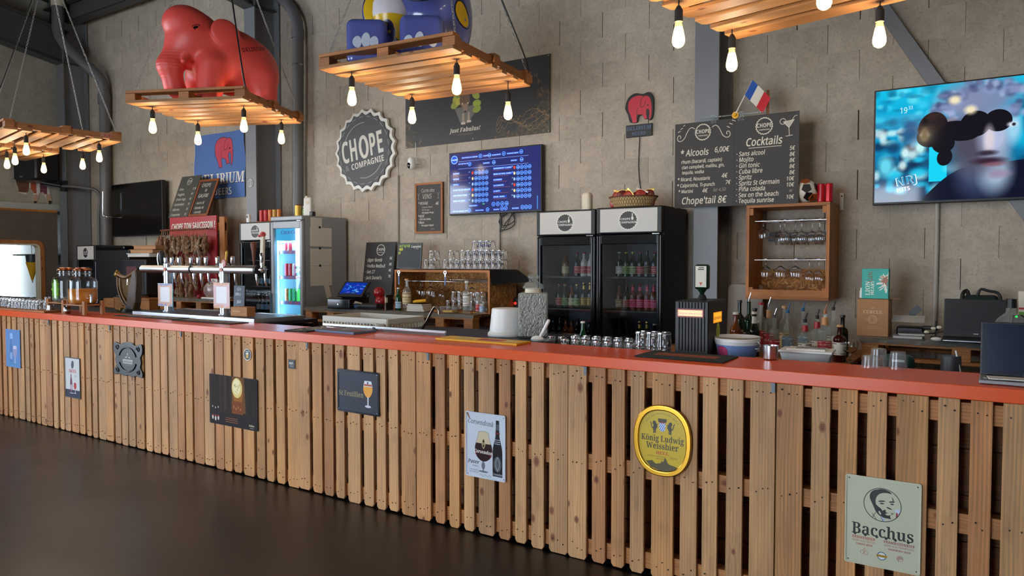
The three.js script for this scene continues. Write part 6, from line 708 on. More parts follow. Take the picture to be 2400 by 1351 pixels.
// ---------- inflatables standing on the hanging pallets ----------
{
  const ell = (p, c, r) => elli(p, c, r);
  const F = (p0) => {
    const p = [p0[0], p0[1], -Math.abs(p0[2])];
    let d = ell(p, [-0.08, 0.46, 0], [0.37, 0.3, 0.28]); d = smin(d, ell(p, [-0.3, 0.38, 0], [0.24, 0.26, 0.25]), 0.1);
    d = smin(d, ell(p, [0.22, 0.6, 0], [0.24, 0.25, 0.23]), 0.06); d = smin(d, ell(p, [0.3, 0.72, 0], [0.19, 0.165, 0.18]), 0.03);
    d = smin(d, caps(p, [0.33, 0.52, 0], [0.435, 0.33, 0], 0.13, 0.105), 0.06); d = smin(d, caps(p, [0.435, 0.33, 0], [0.40, 0.16, 0], 0.105, 0.082), 0.03); d = smin(d, caps(p, [0.40, 0.16, 0], [0.30, 0.03, 0], 0.082, 0.062), 0.03);
    d = smin(d, caps(p, [0.12, 0.36, -0.15], [0.16, 0.03, -0.165], 0.135, 0.1), 0.05); d = smin(d, caps(p, [-0.33, 0.32, -0.14], [-0.36, 0.03, -0.155], 0.15, 0.105), 0.06);
    d = smin(d, caps(p, [0.3, 0.42, -0.1], [0.37, 0.35, -0.17], 0.045, 0.022), 0.03);
    const q = [p[0] - 0.03, p[1] - 0.64, p[2] + 0.245], a = 0.5, ex = q[0] * Math.cos(a) + q[1] * Math.sin(a), ey = -q[0] * Math.sin(a) + q[1] * Math.cos(a); d = smin(d, ell([ex, ey, q[2]], [0, 0, 0], [0.135, 0.12, 0.034]), 0.02);
    const ring = p[0] > 0.36 && p[1] < 0.45 && p[1] > 0.2 ? 0.0012 * Math.sin(p[1] * 220) : 0; return Math.max(d + ring, -p[1]);
  };
  const surf = (x, y) => { let lo = 0, hi = 0.6; for (let i = 0; i < 40; i++) { const m = (lo + hi) / 2; if (F([x, y, -m]) < 0) lo = m; else hi = m; } return -(lo + hi) / 2; };
  const patch = (cx, cyy, w, h, a) => { const g = new THREE.PlaneGeometry(w, h, 14, 8), p = g.attributes.position; for (let i = 0; i < p.count; i++) { const u = -p.getX(i), v = p.getY(i), x = cx + u * Math.cos(a) - v * Math.sin(a), y = cyy + u * Math.sin(a) + v * Math.cos(a); p.setXYZ(i, x, y, surf(x, y) - 0.004); } g.computeVertexNormals(); return g; };
  const pink = new THREE.MeshPhysicalMaterial({ color: '#ee5246', roughness: 0.46, clearcoat: 0.12, clearcoatRoughness: 0.4 });
  const t = thing('inflatable_elephant', 'large pink inflatable elephant standing on a hanging pallet', 'inflatable', [-5.93, 3.072, -0.62], -106 * Math.PI / 180);
  part(t, 'body', solid(F, [0, 0.44, 0], 0.6, 96), pink);
  part(t, 'eye', patch(0.28, 0.65, 0.085, 0.075, 0), print(96, 84, (g) => { g.fillStyle = '#ee5246'; g.fillRect(0, 0, 96, 84); g.fillStyle = '#14090a'; g.beginPath(); g.ellipse(48, 44, 26, 13, -0.5, 0, 7); g.fill(); g.lineWidth = 6; g.strokeStyle = '#14090a'; g.beginPath(); g.moveTo(14, 44); g.quadraticCurveTo(36, 14, 84, 12); g.moveTo(30, 56); g.lineTo(44, 74); g.moveTo(76, 28); g.lineTo(88, 10); g.stroke(); }, 0.4));
  part(t, 'lettering', patch(-0.22, 0.55, 0.3, 0.075, -0.3), print(300, 76, (g) => { g.fillStyle = '#ee5246'; g.fillRect(0, 0, 300, 76); tx(g, 'DELIRIUM', 150, 40, 'bold 56px sans-serif', '#6e1220', 'center', 0, 0.95); }, 0.4));
  const toe = mat('#6e1220', 0.5); for (const [x, z] of [[0.16, -0.165], [-0.36, -0.155], [0.16, 0.165]]) for (let k = -1; k < 2; k++) { const a = k * 0.5; part(t, 'toe_line', new THREE.TorusGeometry(0.018, 0.003, 5, 10, 3.14).rotateY(1.57 + (z < 0 ? 0.6 : 0)).translate(x + 0.1 * Math.cos(a) * 0.98, 0.035, z + 0.1 * Math.sin(a)), toe); }
  part(t, 'valve', cyX(0.014, 0.02, -0.545, 0.4, 0.05, 12), pink);
}
{
  const F = (p) => {
    let d = elli(p, [0.06, 0.44, -0.02], [0.3, 0.43, 0.27]); d = smin(d, elli(p, [0.02, 0.56, 0.17], [0.2, 0.15, 0.2]), 0.05);
    const box = (c, h, r) => { const q = [0, 1, 2].map((k) => Math.max(Math.abs(p[k] - c[k]) - h[k], 0)); return Math.hypot(...q) - r; };
    d = smin(d, box([-0.37, 0.16, 0.26], [0.09, 0.11, 0.05], 0.05), 0.02); d = smin(d, box([0.01, 0.17, 0.3], [0.1, 0.12, 0.05], 0.05), 0.02);
    d = smin(d, caps(p, [-0.34, 0.17, 0.2], [-0.1, 0.2, 0.0], 0.1, 0.13), 0.03); d = smin(d, caps(p, [0.0, 0.18, 0.24], [0.05, 0.2, 0.0], 0.13, 0.16), 0.04);
    d = smin(d, elli(p, [-0.36, 0.44, 0.1], [0.075, 0.14, 0.06]), 0.02); d = smin(d, caps(p, [-0.34, 0.36, 0.1], [-0.15, 0.32, 0.02], 0.045, 0.08), 0.03); return Math.max(d, -p[1]);
  };
  const surf = (x, y) => { let lo = -0.1, hi = 0.7; for (let i = 0; i < 40; i++) { const m = (lo + hi) / 2; if (F([x, y, m]) < 0) lo = m; else hi = m; } return (lo + hi) / 2; };
  const blob = (cx, cyy, rx, ry, a, off) => { const g = new THREE.CircleGeometry(1, 28).rotateZ(0), p = g.attributes.position; for (let i = 0; i < p.count; i++) { const u = p.getX(i) * rx, v = p.getY(i) * ry * (1 + 0.15 * p.getX(i)), x = cx + u * Math.cos(a) - v * Math.sin(a), y = cyy + u * Math.sin(a) + v * Math.cos(a); p.setXYZ(i, x, y, surf(x, y) + off); } g.computeVertexNormals(); return g; };
  const blue = new THREE.MeshPhysicalMaterial({ color: '#5a61a2', roughness: 0.2, clearcoat: 0.6, clearcoatRoughness: 0.1 }), ink = mat('#15152a', 0.3), yel = mat('#e2b316', 0.25), whitey = mat('#d3d8e4', 0.3);
  const t = thing('inflatable_toy', 'blue inflatable with yellow spots hugging a beer glass on a hanging pallet', 'inflatable', [-3.50, 3.036, -0.62], 0.62);
  part(t, 'body', solid(F, [0, 0.42, 0.05], 0.66, 100), blue);
  for (const [x, y, rx, ry, a] of [[0.285, 0.42, 0.04, 0.085, 0.25], [-0.375, 0.45, 0.045, 0.095, -0.1], [0.1, 0.72, 0.05, 0.07, 0.4], [0.26, 0.12, 0.04, 0.05, 0]]) { part(t, 'spot_outline', blob(x, y, rx * 1.25, ry * 1.14, a, 0.003), ink); part(t, 'yellow_spot', blob(x, y, rx, ry, a, 0.006), yel); }
  for (const [cx, off] of [[-0.37, [-0.06, 0.0, 0.055]], [0.01, [-0.085, -0.01, 0.08]]]) off.forEach((o, k) => part(t, 'toe', blob(cx + o, 0.15 + (k === 1 ? 0.012 : 0), 0.031, k === 1 ? 0.052 : 0.04, 0, 0.004), whitey));
  part(t, 'mouth_seam', tube([[-0.15, 0.5, surf(-0.15, 0.5)], [-0.05, 0.46, surf(-0.05, 0.46)], [0.05, 0.46, surf(0.05, 0.46)], [0.15, 0.5, surf(0.15, 0.5)]], 0.005, 30, 6), ink);
  const g = thing('inflatable_beer_glass', 'inflatable yellow beer glass with white foam held by the blue inflatable', 'inflatable', [-3.60, 3.12, -0.38], 0.62);
  g.scale.set(1.08, 1.12, 1.08); part(g, 'beer', lathe([[0, 0.01], [0.055, 0.012], [0.062, 0.03], [0.092, 0.16], [0.12, 0.27]], 32), yel); part(g, 'foam', lathe([[0.12, 0.268], [0.125, 0.3], [0.122, 0.36], [0.09, 0.41], [0, 0.425]], 32), mat('#dcd2d4', 0.3));
  const pg = new THREE.CylinderGeometry(0.1235, 0.0705, 0.21, 20, 1, true, -0.8, 1.6).translate(0, 0.158, 0);
  part(g, 'printed_label', pg, print(320, 300, (q) => { q.fillStyle = '#e2b316'; q.fillRect(0, 0, 320, 300); q.fillStyle = '#1d2557'; q.beginPath(); q.moveTo(96, 60); q.bezierCurveTo(140, 30, 200, 60, 214, 110); q.bezierCurveTo(250, 150, 240, 190, 210, 210); q.lineTo(250, 236); q.lineTo(230, 280); q.lineTo(80, 284); q.lineTo(70, 220); q.bezierCurveTo(90, 170, 84, 110, 96, 60); q.fill(); q.fillStyle = '#e2b316'; for (const [x, y, r] of [[122, 92, 13], [160, 150, 15], [130, 200, 12], [110, 140, 9]]) { q.beginPath(); q.arc(x, y, r, 0, 7); q.fill(); } for (const [lw, c] of [[16, '#15152a'], [0, '#efe9d8']]) { q.save(); q.translate(160, 240); q.rotate(-0.12); q.font = 'bold 62px sans-serif'; q.textAlign = 'center'; q.textBaseline = 'middle'; if (lw) { q.lineWidth = lw; q.strokeStyle = c; q.strokeText('paranoïa', 0, 0); } else { q.fillStyle = c; q.fillText('paranoïa', 0, 0); } q.restore(); } }, 0.25));
}
// ---------- signs and posters on the bar front ----------
function frontSign(name, label, cat, x, y, w, h, r, base, face, rim, z0 = 0.0015) {
  const t = thing(name, label, cat, [x, y, z0]); part(t, 'plate', ext(rrect(w, h, r), 0.002, 0.0008), base); part(t, 'printed_face', printShape(rrect(w - 0.002, h - 0.002, r), w, h).translate(0, 0, 0.0032), face);
  if (rim) { const s = rrect(w, h, r), hl = new THREE.Path(); const k = rrect(w - 2 * rim[0], h - 2 * rim[0], Math.max(0.002, r - rim[0])); hl.setFromPoints(k.getPoints(8)); s.holes.push(hl); part(t, 'raised_rim', ext(s, 0.003, 0.0015, 2).translate(0, 0, 0.002), rim[1]); }
  return t;
}
const beerGlass = (g, x, y, s, beer, foam, full) => { g.save(); g.translate(x, y); g.scale(s, s); g.fillStyle = foam; g.beginPath(); g.moveTo(-32, -60); g.bezierCurveTo(-52, -10, -50, 30, -12, 58); g.lineTo(12, 58); g.bezierCurveTo(50, 30, 52, -10, 32, -60); g.closePath(); g.fill(); g.save(); g.clip(); g.fillStyle = beer; g.fillRect(-60, full, 120, 140); g.restore(); g.fillStyle = '#c9c9d2'; g.fillRect(-6, 56, 12, 62); g.beginPath(); g.ellipse(0, 124, 30, 9, 0, 0, 7); g.fill(); g.restore(); };
const beerBottle = (g, x, y, s, c, l) => { g.save(); g.translate(x, y); g.scale(s, s); g.fillStyle = c; g.beginPath(); g.moveTo(-10, -150); g.lineTo(10, -150); g.lineTo(12, -70); g.bezierCurveTo(16, -40, 30, -20, 30, 20); g.lineTo(30, 140); g.lineTo(-30, 140); g.lineTo(-30, 20); g.bezierCurveTo(-30, -20, -16, -40, -12, -70); g.closePath(); g.fill(); g.fillStyle = l; g.beginPath(); g.ellipse(0, 76, 24, 40, 0, 0, 7); g.fill(); g.fillRect(-11, -130, 22, 30); g.restore(); };
frontSign('bottle_poster', 'faded blue poster with a bottle and glass at the far left', 'poster', -8.668, 0.753, 0.325, 0.405, 0.004, M.blue, print(320, 400, (g, w, h) => { g.fillStyle = '#5f86bd'; g.fillRect(0, 0, w, h); beerBottle(g, 120, 200, 1.05, '#4a6fa6', '#87a5c9'); beerGlass(g, 205, 230, 1.0, '#9c93b8', '#c9c3d6', -26); g.fillStyle = '#8fb0d8'; g.fillRect(100, 40, 60, 60); g.fillStyle = '#4a86b0'; g.fillRect(60, 350, 200, 24); }, 0.8));
frontSign('raspberry_beer_poster', 'white poster with red letters, bottle and red glass', 'poster', -7.425, 0.546, 0.285, 0.395, 0.004, M.white, print(288, 400, (g, w, h) => { g.fillStyle = '#c8c6c4'; g.fillRect(0, 0, w, h); g.fillStyle = '#22263c'; g.fillRect(0, 320, w, 80); g.fillRect(0, 0, w, 8); g.fillStyle = '#4a4d58'; g.beginPath(); g.ellipse(146, 70, 26, 40, 0.2, 0, 7); g.fill(); tx(g, 'KRIEK', 146, 132, 'bold 44px serif', '#b9313a'); beerBottle(g, 116, 240, 0.72, '#6a3148', '#b7a9b8'); beerGlass(g, 190, 280, 0.56, '#b8303a', '#c94a50', -60); tx(g, 'BIO', 200, 180, 'bold 22px serif', '#8a8d98'); g.fillStyle = '#d0d2da'; g.fillRect(90, 350, 70, 6); }, 0.7), [0.004, M.greyDark]);
{ // ornate black relief sign
  const hw = 0.232, hh = 0.15, q = []; const edge = [[-0.9, 0.98], [-0.55, 0.86], [-0.3, 0.98], [0, 1.03], [0.3, 0.98], [0.55, 0.86], [0.9, 0.98], [1.0, 0.8], [0.98, 0.45], [0.86, 0.2], [0.9, -0.1], [0.84, -0.4], [0.98, -0.7], [0.95, -0.98], [0.6, -0.9], [0.3, -1.0], [0, -0.93], [-0.3, -1.0], [-0.6, -0.9], [-0.95, -0.98], [-0.98, -0.7], [-0.84, -0.4], [-0.9, -0.1], [-0.86, 0.2], [-0.98, 0.45], [-1.0, 0.8]];
  const sh = new THREE.Shape(); sh.setFromPoints(new THREE.SplineCurve([...edge, edge[0]].map((p) => V2(p[0] * hw, p[1] * hh))).getPoints(120));
  const m = mat('#0c0e13', 0.3), t = thing('scrolled_metal_sign', 'ornate black relief metal sign with scrolled corners', 'sign', [-6.43, 0.797, 0.0015]);
  part(t, 'plate', ext(sh, 0.006, 0.003, 2), m); for (const [x, y, s] of [[-0.17, 0.1, 1], [0.17, 0.1, -1], [-0.17, -0.1, 1], [0.17, -0.1, -1]]) { const pts = []; for (let k = 0; k < 20; k++) { const a = k * 0.42, r = 0.026 - k * 0.001; pts.push([x + s * r * Math.cos(a), y + (y > 0 ? 1 : -1) * r * Math.sin(a), 0.011]); } part(t, 'scroll', tube(pts, 0.0055, 50, 6), m); }
  for (const [a, b] of [[0.3, 2.84], [3.44, 5.98]]) { const pts = []; for (let k = 0; k <= 16; k++) { const u = a + (b - a) * k / 16; pts.push([0.14 * Math.cos(u), 0.108 * Math.sin(u), 0.011]); } part(t, 'scroll', tube(pts, 0.007, 50, 6), m); }
  part(t, 'letter_face', pl(0.2, 0.14, 0, -0.004, 0.0095), print(400, 280, (g, w, h) => { g.fillStyle = '#0e1016'; g.fillRect(0, 0, w, h); g.fillStyle = '#a9a9a4'; g.beginPath(); g.arc(200, 30, 16, 0, 7); g.fill(); g.fillRect(192, 30, 16, 40); for (const d of [-1, 1]) { g.beginPath(); g.ellipse(200 + d * 54, 92, 34, 11, d * 0.3, 0, 7); g.fill(); } g.fillStyle = '#a3a29c'; g.fillRect(40, 130, 320, 78); tx(g, 'Lindemans', 200, 168, 'bold 68px serif', '#15171d', 'center', 0, 0.94); g.fillStyle = '#565650'; g.fillRect(60, 226, 280, 8); }, 0.3));
}
{ const es = new THREE.Shape(); es.absellipse(0, 0, 0.045, 0.046, 0, 6.283); const t = thing('round_sticker', 'round dark sticker with a beer glass on a bar board', 'sticker', [-4.762, 0.956, 0.0006]); part(t, 'disc', printShape(es, 0.09, 0.092), print(128, 128, (g) => { g.fillStyle = '#d4d0c6'; g.fillRect(0, 0, 128, 128); g.fillStyle = '#23242a'; g.beginPath(); g.arc(64, 64, 56, 0, 7); g.fill(); tx(g, 'BIERE', 64, 30, 'bold 20px sans-serif', '#d4d0c6'); g.fillStyle = '#c99a3c'; g.fillRect(42, 56, 40, 44); g.fillStyle = '#e2ddd0'; g.fillRect(40, 44, 44, 16); }, 0.5));
  const s = thing('square_sticker', 'small black square sticker with white letters on a bar board', 'sticker', [-4.253, 0.921, 0.0006]); part(s, 'sheet', pl(0.072, 0.068), print(96, 92, (g) => { g.fillStyle = '#17171a'; g.fillRect(0, 0, 96, 92); tx(g, 'HIP.', 44, 38, 'bold 34px sans-serif', '#d8d4c8'); g.fillStyle = '#8a867c'; g.fillRect(20, 60, 56, 4); g.fillRect(26, 70, 44, 4); }, 0.5)); }
frontSign('forest_poster', 'dark forest poster with a glowing moon and three bottles', 'poster', -4.942, 0.571, 0.6, 0.4, 0.012, M.black, print(900, 600, (g, w, h) => {
  const r0 = seed; const gr = g.createLinearGradient(0, 0, 0, h); gr.addColorStop(0, '#1c1310'); gr.addColorStop(0.65, '#2a1a12'); gr.addColorStop(1, '#15121a'); g.fillStyle = gr; g.fillRect(0, 0, w, h); g.fillStyle = '#6d4118'; g.beginPath(); g.moveTo(440, 0); g.lineTo(660, 0); g.lineTo(690, 420); g.lineTo(400, 420); g.fill(); g.fillStyle = '#9a5e1c'; g.beginPath(); g.ellipse(545, 200, 90, 150, 0, 0, 7); g.fill(); g.fillStyle = '#e5c878'; g.beginPath(); g.ellipse(530, 130, 96, 118, 0, 0, 7); g.fill(); g.fillStyle = '#f0e2ae'; g.beginPath(); g.ellipse(522, 118, 70, 92, 0, 0, 7); g.fill(); g.fillStyle = '#c9a86a'; for (let k = 0; k < 9; k++) { g.beginPath(); g.ellipse(rr(480, 590), rr(80, 190), rr(10, 26), rr(4, 8), rr(0, 3), 0, 7); g.fill(); }
  for (let k = 0; k < 16; k++) { const x = k < 9 ? rr(0, 400) : rr(680, 900), ww = rr(14, 44); g.fillStyle = pick(['#1d1412', '#34231a', '#251a17', '#3e2a1f']); g.fillRect(x, 0, ww, 400 + rr(0, 60)); } g.fillStyle = '#7a3d18'; g.fillRect(430, 290, 210, 150); for (let k = 0; k < 4; k++) { g.fillStyle = '#d78b3c'; g.beginPath(); g.ellipse(470 + k * 40, 360 + (k % 2) * 20, 6, 16, 0, 0, 7); g.fill(); }
  for (let k = 0; k < 3; k++) { beerBottle(g, 62 + k * 54, 470 + (k === 1 ? 12 : 0), 0.68, '#24201f', '#cfc6ba'); g.fillStyle = '#a83a2a'; g.fillRect(46 + k * 54, 490, 32, 16); } g.fillStyle = '#93592f'; g.fillRect(310, 500, 220, 7); g.fillRect(300, 522, 240, 7); g.fillRect(310, 546, 230, 7); tx(g, '♞', 792, 500, '74px serif', '#d9d2a2'); tx(g, 'Rulles', 792, 548, 'bold 30px serif', '#d9d2a2'); g.fillStyle = '#8a8a8a'; g.fillRect(760, 574, 70, 7); seed = r0;
}, 0.85));
{ const t = frontSign('blue_enamel_sign', 'dark blue embossed square sign with a pale goblet', 'sign', -3.576, 0.781, 0.392, 0.294, 0.014, mat('#141728', 0.2), print(784, 588, (g, w, h) => {
  g.fillStyle = '#12152a'; g.fillRect(0, 0, w, h); tx(g, 'St Feuillien', 262, 330, 'bold 96px serif', '#8f7f52', 'center', 0, 0.86); tx(g, '♕', 280, 200, '90px serif', '#8f7f52'); beerGlass(g, 580, 240, 1.9, '#e39b2c', '#cfd3da', -18); g.fillStyle = '#b0522a'; g.fillRect(508, 170, 146, 26); g.fillStyle = '#2c3a44'; g.fillRect(566, 140, 24, 28); g.fillStyle = '#34374a'; g.fillRect(60, 540, 250, 6);
}, 0.5), [0.008, mat('#10121f', 0.15)]); t.children[1].material.metalness = 0.1; for (const [x, y] of [[-0.18, 0.13], [0.18, 0.13], [-0.18, -0.13], [0.18, -0.13]]) part(t, 'rivet', sp(0.004, x, y, 0.006, 1, 1, 0.6, 10), M.steel); }
{ const t = frontSign('dark_ale_sign', 'white tin sign with a dark beer goblet and black bottle', 'sign', -2.51, 0.556, 0.292, 0.398, 0.01, M.white, print(584, 796, (g, w, h) => {
  g.fillStyle = '#c9cdd6'; g.fillRect(0, 0, w, h); g.fillStyle = '#2a1c18'; g.beginPath(); g.moveTo(0, 0); g.lineTo(30, 0); g.lineTo(64, 80); g.lineTo(48, 84); g.fill(); g.fillStyle = '#b77a2e'; g.beginPath(); g.moveTo(12, 0); g.lineTo(22, 0); g.lineTo(58, 78); g.lineTo(50, 80); g.fill();
  tx(g, 'Corsendonk', 220, 120, 'italic 78px serif', '#161a2a', 'center', 0.04, 0.86); const tul = () => { g.beginPath(); g.moveTo(190, 236); g.bezierCurveTo(186, 330, 120, 400, 140, 480); g.bezierCurveTo(150, 550, 220, 590, 262, 592); g.bezierCurveTo(310, 590, 380, 550, 392, 480); g.bezierCurveTo(410, 400, 344, 330, 340, 236); g.quadraticCurveTo(265, 206, 190, 236); g.closePath(); }; g.save(); tul(); g.fillStyle = '#cdbb9c'; g.fill(); g.clip(); g.fillStyle = '#2b0f12'; g.fillRect(100, 372, 320, 240); g.fillStyle = '#7d1f2c'; g.beginPath(); g.ellipse(150, 500, 14, 60, -0.3, 0, 7); g.ellipse(380, 490, 12, 60, 0.3, 0, 7); g.fill(); g.restore(); tul(); g.strokeStyle = '#5a5560'; g.lineWidth = 4; g.stroke(); g.fillStyle = '#6a6d76'; g.beginPath(); g.ellipse(262, 642, 26, 48, 0, 0, 7); g.fill(); g.fillRect(254, 590, 16, 120); g.beginPath(); g.ellipse(262, 716, 70, 12, 0, 0, 7); g.fill(); g.fillStyle = '#c7b68a'; g.beginPath(); g.moveTo(265, 300); g.quadraticCurveTo(320, 370, 265, 440); g.quadraticCurveTo(210, 370, 265, 300); g.fill(); g.fillStyle = '#2b2418'; g.beginPath(); g.moveTo(265, 316); g.quadraticCurveTo(304, 370, 265, 424); g.quadraticCurveTo(226, 370, 265, 316); g.fill(); tx(g, 'M', 265, 372, 'bold 50px serif', '#c7b68a'); tx(g, 'Corsendonk', 272, 476, 'italic bold 58px serif', '#efece2', 'center', 0.03, 0.86);
  beerBottle(g, 470, 420, 2.35, '#17141a', '#55585f'); g.fillStyle = '#722028'; g.fillRect(440, 210, 62, 26); for (let k = 0; k < 3; k++) { g.fillStyle = '#c9cdd6'; g.fillRect(428, 300 + k * 24, 80, 7); } g.fillStyle = '#8d9096'; g.beginPath(); g.moveTo(470, 500); g.quadraticCurveTo(536, 590, 470, 690); g.quadraticCurveTo(404, 590, 470, 500); g.fill(); g.fillStyle = '#55585f'; g.beginPath(); g.moveTo(470, 524); g.quadraticCurveTo(514, 590, 470, 664); g.quadraticCurveTo(426, 590, 470, 524); g.fill(); tx(g, 'Corsendonk', 470, 722, 'italic 40px serif', '#c9cdd6', 'center', 0, 0.7);
  tx(g, 'Pater', 112, 610, 'italic bold 62px serif', '#161a2a'); tx(g, 'Dubbel', 140, 660, 'italic 26px serif', '#31364a'); tx(g, '1 Fles Belgisch', 118, 710, 'italic 22px serif', '#31364a'); tx(g, 'gist Abdij bier', 124, 736, 'italic 22px serif', '#31364a'); g.fillStyle = '#4a4e5a'; for (let k = 0; k < 8; k++) g.fillRect(210 + k * 22, 750 + (k % 3) * 8, 16, 6);
}, 0.3), [0.005, mat('#c9cdd6', 0.3)]); for (const [x, y] of [[-0.13, -0.185], [0.135, 0.185], [0.135, -0.185]]) part(t, 'rivet', sp(0.003, x, y, 0.005, 1, 1, 0.6, 8), M.black); }
{ // oval yellow sign with a golden rim
  const rx = 0.152, ry = 0.181, ov = (k) => { const s = new THREE.Shape(), pts = []; for (let i = 0; i < 96; i++) { const a = (i / 96) * 6.2832, c = Math.cos(a), s_ = Math.sin(a), n = 2.35; pts.push(V2((rx - k) * Math.sign(c) * Math.abs(c) ** (2 / n), (ry - k) * Math.sign(s_) * Math.abs(s_) ** (2 / n))); } s.setFromPoints(pts); return s; };
  const t = thing('oval_beer_sign', 'oval yellow tin sign with a golden rim and a crest', 'sign', [-1.383, 0.741, 0.0015]); part(t, 'plate', ext(ov(0.002), 0.006, 0.002), M.brass);
  const rs = ov(0), rh = new THREE.Path(); rh.setFromPoints(ov(0.017).getPoints()); rs.holes.push(rh); part(t, 'golden_rim', ext(rs, 0.008, 0.006, 4).translate(0, 0, 0.004), M.brass); const ws = ov(0.016), wh = new THREE.Path(); wh.setFromPoints(ov(0.021).getPoints()); ws.holes.push(wh); part(t, 'pale_line', ext(ws, 0.003, 0.001).translate(0, 0, 0.008), M.cream);
  part(t, 'printed_face', printShape(ov(0.019), 2 * (rx - 0.019), 2 * (ry - 0.019)).translate(0, 0, 0.0092), print(640, 780, (g, w, h) => {
    g.fillStyle = '#c9a80c'; g.fillRect(0, 0, w, h); const s0 = 'BIER VON KÖNIGLICHER HOHEIT'; for (let i = 0; i < s0.length; i++) { const a = -2.45 + (i / (s0.length - 1)) * 1.76; tx(g, s0[i], 320 + 268 * Math.cos(a), 350 + 300 * Math.sin(a), 'bold 22px sans-serif', '#6a560a', 'center', a + 1.5708); }
    g.fillStyle = '#2e2210'; for (const d of [-1, 1]) { g.save(); g.translate(322, 210); g.scale(d, 1); g.beginPath(); g.ellipse(104, -34, 24, 30, 0.3, 0, 7); g.fill(); g.beginPath(); g.ellipse(96, 14, 26, 44, -0.3, 0, 7); g.fill(); g.fillRect(60, -26, 44, 14); g.fillRect(62, 6, 40, 12); g.fillRect(84, 46, 16, 44); g.fillRect(104, 40, 16, 54); g.lineWidth = 11; g.strokeStyle = '#2e2210'; g.beginPath(); g.moveTo(116, 36); g.bezierCurveTo(160, 20, 130, -30, 164, -44); g.stroke(); g.restore(); } g.fillStyle = '#3a2c10'; g.fillRect(268, 128, 108, 30); for (let k = 0; k < 5; k++) { g.beginPath(); g.arc(276 + k * 23, 124, 13, 0, 7); g.fill(); } g.fillStyle = '#a02218'; g.fillRect(286, 156, 70, 16);
    g.fillStyle = '#3a62ae'; g.beginPath(); g.moveTo(280, 168); g.lineTo(362, 168); g.lineTo(362, 230); g.quadraticCurveTo(356, 268, 321, 278); g.quadraticCurveTo(286, 268, 280, 230); g.fill(); g.save(); g.clip(); g.fillStyle = '#dfe4ea'; for (let k = 0; k < 6; k++) { g.save(); g.translate(270 + k * 24, 168); g.rotate(0.5); g.fillRect(0, -20, 11, 150); g.restore(); } g.restore();
    tx(g, 'König Ludwig', 322, 366, 'bold 104px serif', '#1e160c', 'center', 0, 0.78); tx(g, 'Weissbier', 322, 462, 'bold 108px serif', '#1e160c', 'center', 0, 0.78); tx(g, 'HELL', 324, 546, 'bold 56px serif', '#b0341c', 'center', 0, 1.1); tx(g, 'Gebraut vom König        Original', 322, 594, 'italic 26px serif', '#5a480e'); tx(g, 'aus Bayern', 300, 622, 'italic 24px serif', '#5a480e');
    g.fillStyle = '#4e4318'; g.beginPath(); g.moveTo(110, 668); g.lineTo(190, 652); g.lineTo(240, 690); g.lineTo(300, 676); g.lineTo(322, 640); g.lineTo(334, 664); g.lineTo(356, 606); g.lineTo(372, 606); g.lineTo(396, 664); g.lineTo(420, 680); g.lineTo(480, 690); g.lineTo(540, 710); g.lineTo(470, 760); g.lineTo(300, 774); g.lineTo(170, 736); g.closePath(); g.fill();
  }, 0.3));
}
